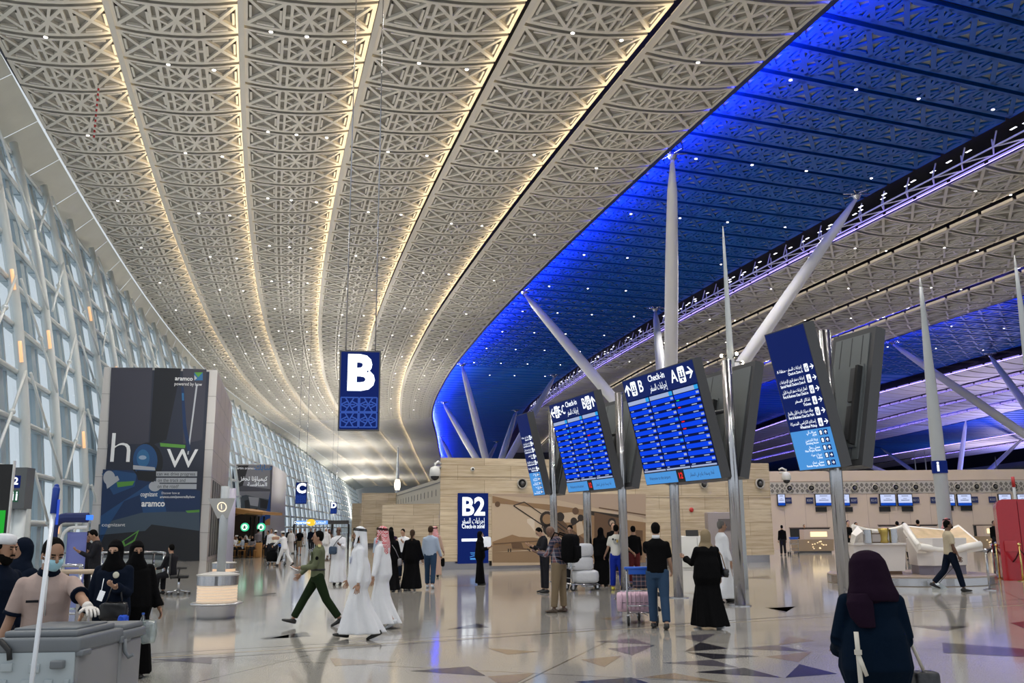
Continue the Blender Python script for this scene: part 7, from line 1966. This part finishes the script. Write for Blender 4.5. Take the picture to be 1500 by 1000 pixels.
# ------------------------------------------------------------ red booth and queue posts
rb = at_z(1470, 850); e = empty('red_booth', (rb.x + .9, rb.y + .8, 0), radians(4), 'tall glossy red rounded booth at the right edge', 'booth')
xa = at_y(1460, 800, rb.y).x - e.location.x; zt_ = at_y(1480, 731, rb.y).z
mb = MB(); n = 10; W3 = 1.75; pr = []
sec = [(xa, 0), (xa + .02, zt_ - .25)] + [(xa + .25 - .23 * cos(a), zt_ - .25 + .25 * sin(a)) for a in (pi/6, pi/3, pi/2)] + [(xa + W3 - .45, zt_), (xa + W3 - .22, zt_ - .15), (xa + W3 - .1, 0)]
lo = [Vector((x, -.8, z)) for x, z in sec]; hi = [Vector((x + .95, .9, z)) for x, z in sec]; m_ = len(sec)
mb.add(lo + hi, [tuple(range(m_)), tuple(reversed(range(m_, 2*m_)))] + [(i, m_ + i, m_ + (i+1) % m_, (i+1) % m_) for i in range(m_)])
mb.build('shell', mat('glossy_red', (.42, .008, .02), .25, coat=.3), e)
mb = MB(); mb.box((xa + .72, -.81, zt_ / 2), (.015, .01, zt_ - .1)); mb.box((xa + .35, -.81, zt_ * .42), (.40, .01, .32), 1); mb.box((xa + 1.15, -.81, zt_ * .42), (.38, .01, .32), 1); mb.build('seam_and_marks', [mat('dark_red', (.16, .0, .01), .4), mat('mid_red', (.50, .05, .06), .35)], e)
pt_ = at_y(1479, 698, 31); e = empty('marker_pole', (pt_.x + .1, 31, 0), 0, 'slim grey pole with a red tip rising behind the red booth', 'pole')
mb = MB(); mb.tube([(0, 0, 0), (0, 0, pt_.z - .35)], .05, 12); mb.build('pole', M_greysteel, e); mb = MB(); mb.tube([(0, 0, pt_.z - .35), (0, 0, pt_.z)], .055, 12); mb.build('red_tip', mat('red_plastic', (.5, .03, .03), .4), e)
def stanchion(px, py, h, m, lb, grp=None, r=.03, base=.16):
    p = at_z(px, py); e = empty('queue_post', (p.x, p.y, 0), 0, lb, 'queue post', grp)
    mb = MB(); mb.lathe((0, 0, 0), [(base, 0), (base, .02), (.04, .05)], 22, smooth=False); mb.build('base', m, e)
    mb = MB(); mb.tube([(0, 0, .04), (0, 0, h)], r, 12); mb.build('pole', m, e)
    mb = MB(); mb.lathe((0, 0, h), [(r * 1.2, 0), (r * 1.9, .03), (r * 1.9, .05), (r * .7, .09)], 14, smooth=True); mb.build('finial', m, e)
    return e
g1 = stanchion(1465, 848, 1.0, M_gold, 'brass queue post in front of the left side of the red booth')
g2 = stanchion(1499, 851, 1.05, M_gold, 'brass queue post nearest the right edge of the frame')
def rope(a, b_, lb):
    A_ = a + ZU * .93; B_ = b_ + ZU * .93; mb = MB(); pts = []
    for i in range(13):
        t = i / 12; p = A_.lerp(B_, t); p.z -= .42 * 4 * t * (1 - t); pts.append(p)
    mb.tube(pts, .022, 10); o = mb.build('queue_rope', mat('maroon_velvet', (.09, .008, .015), .9)); tag(o, lb, 'rope')
rope(Vector(g1.location), Vector(g2.location), 'sagging maroon velvet rope between the two brass queue posts')
rope(Vector(g2.location), Vector(g2.location) + Vector((1.2, -.3, 0)), 'maroon velvet rope running off past the right edge')
S_ = [stanchion(x_, y_, .98, M_steel, lb, None, .03) for x_, y_, lb in ((1450, 864, 'steel queue post, front one left of the red booth'), (1458, 846, 'steel queue post, middle one left of the red booth'), (1463, 838, 'steel queue post, rear one left of the red booth'))]
for a, b_, lb in ((0, 1, 'front grey belt between the steel queue posts'), (1, 2, 'rear grey belt between the steel queue posts')):
    A_ = S_[a].location; B_ = S_[b_].location; mb = MB(); mb.quad(A_ + ZU * .90, B_ + ZU * .90, B_ + ZU * .95, A_ + ZU * .95); o = mb.build('queue_belt', C_dark)
    sol = o.modifiers.new('s', 'SOLIDIFY'); sol.thickness = .004; tag(o, lb, 'belt')
# self check-in machines in front of the stone wall
def machine(px, py, Y, w_, h_, lb):
    p = at_y_(px, 0, Y); e = empty('check_in_machine', p, 0, lb, 'machine')
    mb = MB(); mb.bbox((0, 0, h_ / 2), (w_, .5, h_), .03); mb.build('body', M_white, e)
    mb = MB(); mb.box((0, -.20, h_ + .12), (w_ * .55, .06, .24), R=Matrix.Rotation(-.3, 3, 'X')); mb.build('screen', M_black, e)
    mb = MB(); mb.box((w_ * .2, -.252, h_ * .5), (.02, .01, h_ * .9)); mb.build('door_gap', M_cjoint, e); return e
machine(1012, 0, 39.0, .95, 1.30, 'white self check-in machine with black screen behind the steel posts')
p = at_y_(1054, 0, 40.5); e = empty('vending_machine', p, 0, 'grey upright machine with a small window behind the greying person', 'machine')
mb = MB(); mb.bbox((0, 0, 1.15), (1.15, .7, 2.3), .05); mb.build('cabinet', mat('rose_grey_metal', (.30, .26, .26), .5), e); mb = MB(); mb.box((.15, -.36, 1.75), (.55, .03, .5)); mb.build('window', mat('machine_glass', (.12, .10, .10), .2), e)

# ------------------------------------------------------------ far hall: gate sign, cafe and its guests
e = empty('overhead_sign', (at_y_(456, 0, 80)[0], 80, 0), 0, 'far overhead gantry with lit blue sign and yellow disc', 'sign')
x0 = at_y(431, 760, 80).x - e.location.x; x1 = at_y(511, 760, 80).x - e.location.x; z1 = at_y(431, 762.5, 80).z; z0 = at_y(431, 768, 80).z
mb = MB(); mb.box(((x0 + x1) / 2, 0, (z0 + z1) / 2), (x1 - x0, .3, z1 - z0)); mb.build('beam', M_darkgrey, e)
for x_ in (x0, x1, (x0 * .3 + x1 * .7)): mb = MB(); mb.box((x_, 0, z0 / 2), (.14, .2, z0)); mb.build('leg', M_black, e)
fr = Frame((0, -.16, (z0 + z1) / 2), (1, 0, 0), ZU)
mb = MB(); fr.rect(mb, x0 * .85, -.16, x0 * .12, .16, .01); fr.rect(mb, x1 * .02, -.16, x1 * .45, .16, .01); mb.build('lit_panel', emis('lit_blue_panel', (.15, .35, .9), 1.2), e)
text('lettering', 'Departures', fr, x0 * .5, 0, .03, .3, M_lit_white, e, bold=.02); text('lettering', 'المغادرة', fr, x1 * .24, 0, .03, .32, M_lit_white, e, ar=True)
mb = MB(); fr.poly(mb, [(.0 + .42 * cos(a * pi / 8), .3 * sin(a * pi / 8)) for a in range(16)], .02); mb.build('yellow_disc', emis('lit_yellow', (1, .65, .05), 1.0), e)
cz = at_y(340, 752, 62); M_cwood = mat('cafe_wood', (.42, .22, .07), .5)
e = empty('cafe_canopy', (cz.x, 62, 0), 0, 'wavy wooden cafe canopy on thin black posts', 'canopy')
mb = MB(); n = 14; vs = []
for i in range(n + 1):
    px_ = 322 + (400 - 322) * i / n; wob = [752, 750, 748, 747, 746, 746, 746, 747, 748, 749, 750, 751, 751.5, 752, 752][i]
    a_ = at_y(px_, wob - 2, 62); b_ = at_y(px_, wob + (5 if i < 10 else 2), 62)
    for yy in (-2.5, 2.5): vs += [(a_.x - cz.x, yy, a_.z), (b_.x - cz.x, yy, b_.z)]
mb.add(vs, [(4*i + a, 4*i + b, 4*i + 4 + b, 4*i + 4 + a) for i in range(n) for a, b in ((0, 1), (1, 3), (3, 2), (2, 0))] + [(0, 2, 3, 1), (4*n, 4*n+1, 4*n+3, 4*n+2)]); mb.build('roof_board', M_cwood, e)
for px_ in (328, 336, 349, 358, 364, 370, 378):
    x_ = at_y(px_, 760, 62).x - cz.x; mb = MB(); mb.box((x_, -1.5 if px_ in (349, 336) else 1.5, 1.3), (.12, .12, 2.6)); mb.build('post', M_black, e)
for px_, lb in ((359, 'left'), (383, 'right')):
    p = at_y(px_, 766, 60); e2 = empty('cafe_sign', (p.x, 60, p.z - .25), 0, 'round lit green and white hanging cafe sign, %s one' % lb, 'sign')
    mb = MB(); mb.tube([(0, -.06, 0), (0, .06, 0)], .27, 28); mb.build('disc', emis('lit_green_disc', (.05, .55, .28), 1.3), e2)
    mb = MB(); mb.tube([(0, -.075, 0), (0, -.062, 0)], .19, 24); mb.build('inner_disc', emis('lit_pale_disc', (.75, 1, .85), 1.5), e2)
    mb = MB(); mb.tube([(0, -.09, -.10), (0, -.08, .02)], [.10, .05], 10); mb.sphere((0, -.08, .05), .055, 0, 10, 6); mb.tube([(-.12, -.085, -.05), (-.10, -.085, .08)], .015, 6); mb.tube([(.12, -.085, -.05), (.10, -.085, .08)], .015, 6); mb.build('emblem', mat('emblem_green', (.01, .25, .12), .5), e2)
    mb = MB(); mb.tube([(0, 0, .27), (0, 0, at_y(px_, 752, 60).z - p.z + .25)], .012, 6); mb.build('cord', M_black, e2)
# cafe counter and furniture
e = empty('cafe_counter', (at_y_(357, 0, 64)[0], 64, 0), 0, 'low wooden cafe counter behind the seated guests', 'counter')
mb = MB(); mb.bbox((0, 0, .55), (5.2, .8, 1.1), .04); mb.build('body', M_cwood, e); mb = MB(); mb.bbox((0, 0, 1.13), (5.4, .95, .06), .02); mb.build('counter_top', M_darkgrey, e)
mb = MB(); mb.box((-1.6, 2.6, 1.6), (3.6, .3, 3.2)); mb.build('back_wall', [mat('cafe_dark', (.03, .02, .015), .7), mat('cafe_blue', (.01, .06, .28), .6)], e)
cols = [C_white, C_cream, cloth('yellow_cloth', (.6, .42, .05)), C_sky, C_dark, C_white, C_grey, C_navy]
pos_ = [('far left', 343), ('second from left', 347.5), ('third from left', 352), ('fourth from left', 356.5), ('fifth from left', 361), ('sixth from left', 366), ('seventh from left', 371), ('rightmost', 392)]
stool0 = empty('cafe_chair', (0, 0, 0), 0, 'wooden cafe chair', 'chair', 'cafe chairs under the canopy')
mb = MB(); mb.bbox((0, 0, .45), (.45, .45, .05), .015); mb.build('seat', M_cwood, stool0); mb = MB(); mb.bbox((0, -.21, .72), (.42, .04, .34), .015); mb.build('backrest', M_cwood, stool0)
for sx_, sy_ in ((-.19, -.19), (.19, -.19), (-.19, .19), (.19, .19)): mb = MB(); mb.tube([(sx_, sy_, 0), (sx_, sy_, .44)], .02, 6); mb.build('leg', M_cwood, stool0)
for i, (nm, px_) in enumerate(pos_):
    Y = 57.5 + (i % 3) * 1.6; p = at_y_(px_, 0, Y); rz_ = [180, 120, 200, 90, 160, 240, 180, 200][i]
    person(0, 0, 1.72, rz_, 'seated cafe guest, %s under the wooden canopy' % nm, pos=p, legs=((80, 80, 6), (80, 80, 6)), arms=((30, 8, 60, 10), (30, 8, 60, 10)), top=('shirt', cols[i]), bottom=('trousers', C_dark), headgear=['hair', 'kufi', 'hijab', 'hair', 'ghutra', 'hair', 'hijab', 'hair'][i], group=None)
    lab = 'wooden cafe chair under the guest %s' % nm
    if i == 0: stool0.location = p; stool0.rotation_euler.z = radians(rz_); stool0['label'] = lab
    else: copy_tree(stool0, None, p, radians(rz_), label=lab)
tb0 = empty('cafe_table', (at_y_(350, 0, 56.2)[0], 56.2, 0), 0, 'left wooden cafe table with round top', 'table')
mb = MB(); mb.lathe((0, 0, .72), [(.38, 0), (.38, .03)], 24); mb.build('table_top', M_cwood, tb0); mb = MB(); mb.tube([(0, 0, 0), (0, 0, .72)], .03, 8); mb.lathe((0, 0, 0), [(.22, 0), (.2, .02)], 18); mb.build('pedestal', M_black, tb0)
copy_tree(tb0, None, (at_y_(363, 0, 56.0)[0], 56.0, 0), 0, label='right wooden cafe table with round top'); 
e = empty('planter_box', (at_y_(387, 0, 58)[0] - .6, 58, 0), 0, 'low wooden divider at the right end of the cafe', 'divider'); mb = MB(); mb.bbox((0, 0, .45), (1.0, .35, .9), .02); mb.build('box', M_cwood, e)

# ------------------------------------------------------------ ceiling downlights and the striped tape
dl = MB(); dl.lathe((0, 0, -.03), [(.10, 0), (.10, .05)], 10, 0); dl.sphere((0, 0, -.035), (.085, .085, .03), 1, 10, 5)
M_dl = emis('downlight_lamp', (1, .94, .85), 9)
dl0 = dl.build('ceiling_downlight', [M_white, M_dl]); dl0['label'] = 'small round white downlight in a ceiling joint'; dl0['category'] = 'ceiling light'; dl0['group'] = 'downlights in the ceiling joints'
rnd = random.Random(11); first = True; cnt = 0
def dlp(n0, n1, f, row, pitch, y00):
    Y = y00 + row * pitch; x = sx(n0, Y) + (sx(n1, Y) - sx(n0, Y)) * f
    return x, Y + (x - sx(n0, Y)) * slope(n0, Y)
spots = []
ORD = 'first second third fourth fifth sixth seventh eighth ninth tenth eleventh twelfth thirteenth fourteenth fifteenth sixteenth'.split()
PL = {1: ['only'], 2: ['left', 'right'], 3: ['left', 'middle', 'right'], 4: ['leftmost', 'inner left', 'inner right', 'rightmost']}
for j, (n0, n1) in enumerate((('s0', 's1'), ('s1', 's2'), ('s2', 's3'), ('s3', 's4'), ('s4', 's5'), ('s5', 'b'))):
    for q_, row in enumerate(range(6, 60, 4 if j < 4 else 5)):
        fs_ = (.2, .45, .72) if j == 2 else ((.4,) if j in (0, 5) else (.35, .7))
        for c_, f in enumerate(fs_):
            spots.append((dlp(n0, n1, f, row + (j % 2), 2.49, 20) + (CH - .30,), 'cream strip %s from the glass wall' % ORD[j], q_, PL[len(fs_)][c_]))
for q_, row in enumerate(range(3, 44, 4)):
    for c_, f in enumerate((.15, .35, .55, .8)): spots.append((dlp('b', 'r0', f, row, 2.49, 24) + (CH + .9,), 'wide blue strip', q_, PL[4][c_]))
for k_, (n0, n1) in enumerate((('r1', 's6'), ('s6', 's7'), ('s7', 's8'), ('b2a', 'b2b'))):
    for q_, row in enumerate(range(8, 32, 4)):
        fs_ = (.3, .7) if n0 != 'b2a' else (.2, .5, .8)
        for c_, f in enumerate(fs_): spots.append((dlp(n0, n1, f, row, 3.0, 30 if n0 != 'b2a' else 40) + (CH - .45 if n0 != 'b2a' else CH + .9,), ('far blue strip' if k_ == 3 else 'cream strip %s beyond the blue' % ORD[k_]), q_, PL[len(fs_)][c_]))
for s_, where, q_, c_ in spots[:290]:
    lab = 'small downlight, %s, %s row back, %s lamp' % (where, ORD[q_], c_)
    if first: dl0.location = s_; first = False; dl0['label'] = lab
    else:
        c = dl0.copy(); COL.objects.link(c); c.location = s_; c['label'] = lab
tp = at_z(145, 122, CH + .05); tq = at_y(137, 206, tp.y)
mb = MB(); n = 22
for i in range(n):
    a = Vector((tp.x, tp.y, tp.z)).lerp(Vector((tq.x, tp.y, tq.z)), i / n); b_ = Vector((tp.x, tp.y, tp.z)).lerp(Vector((tq.x, tp.y, tq.z)), (i + 1) / n)
    mb.tube([a, b_], .05, 6, i % 2)
o = mb.build('barrier_tape', [mat('tape_red', (.5, .03, .04), .5), M_white]); tag(o, 'red and white striped tape hanging from the ceiling at upper left', 'tape')
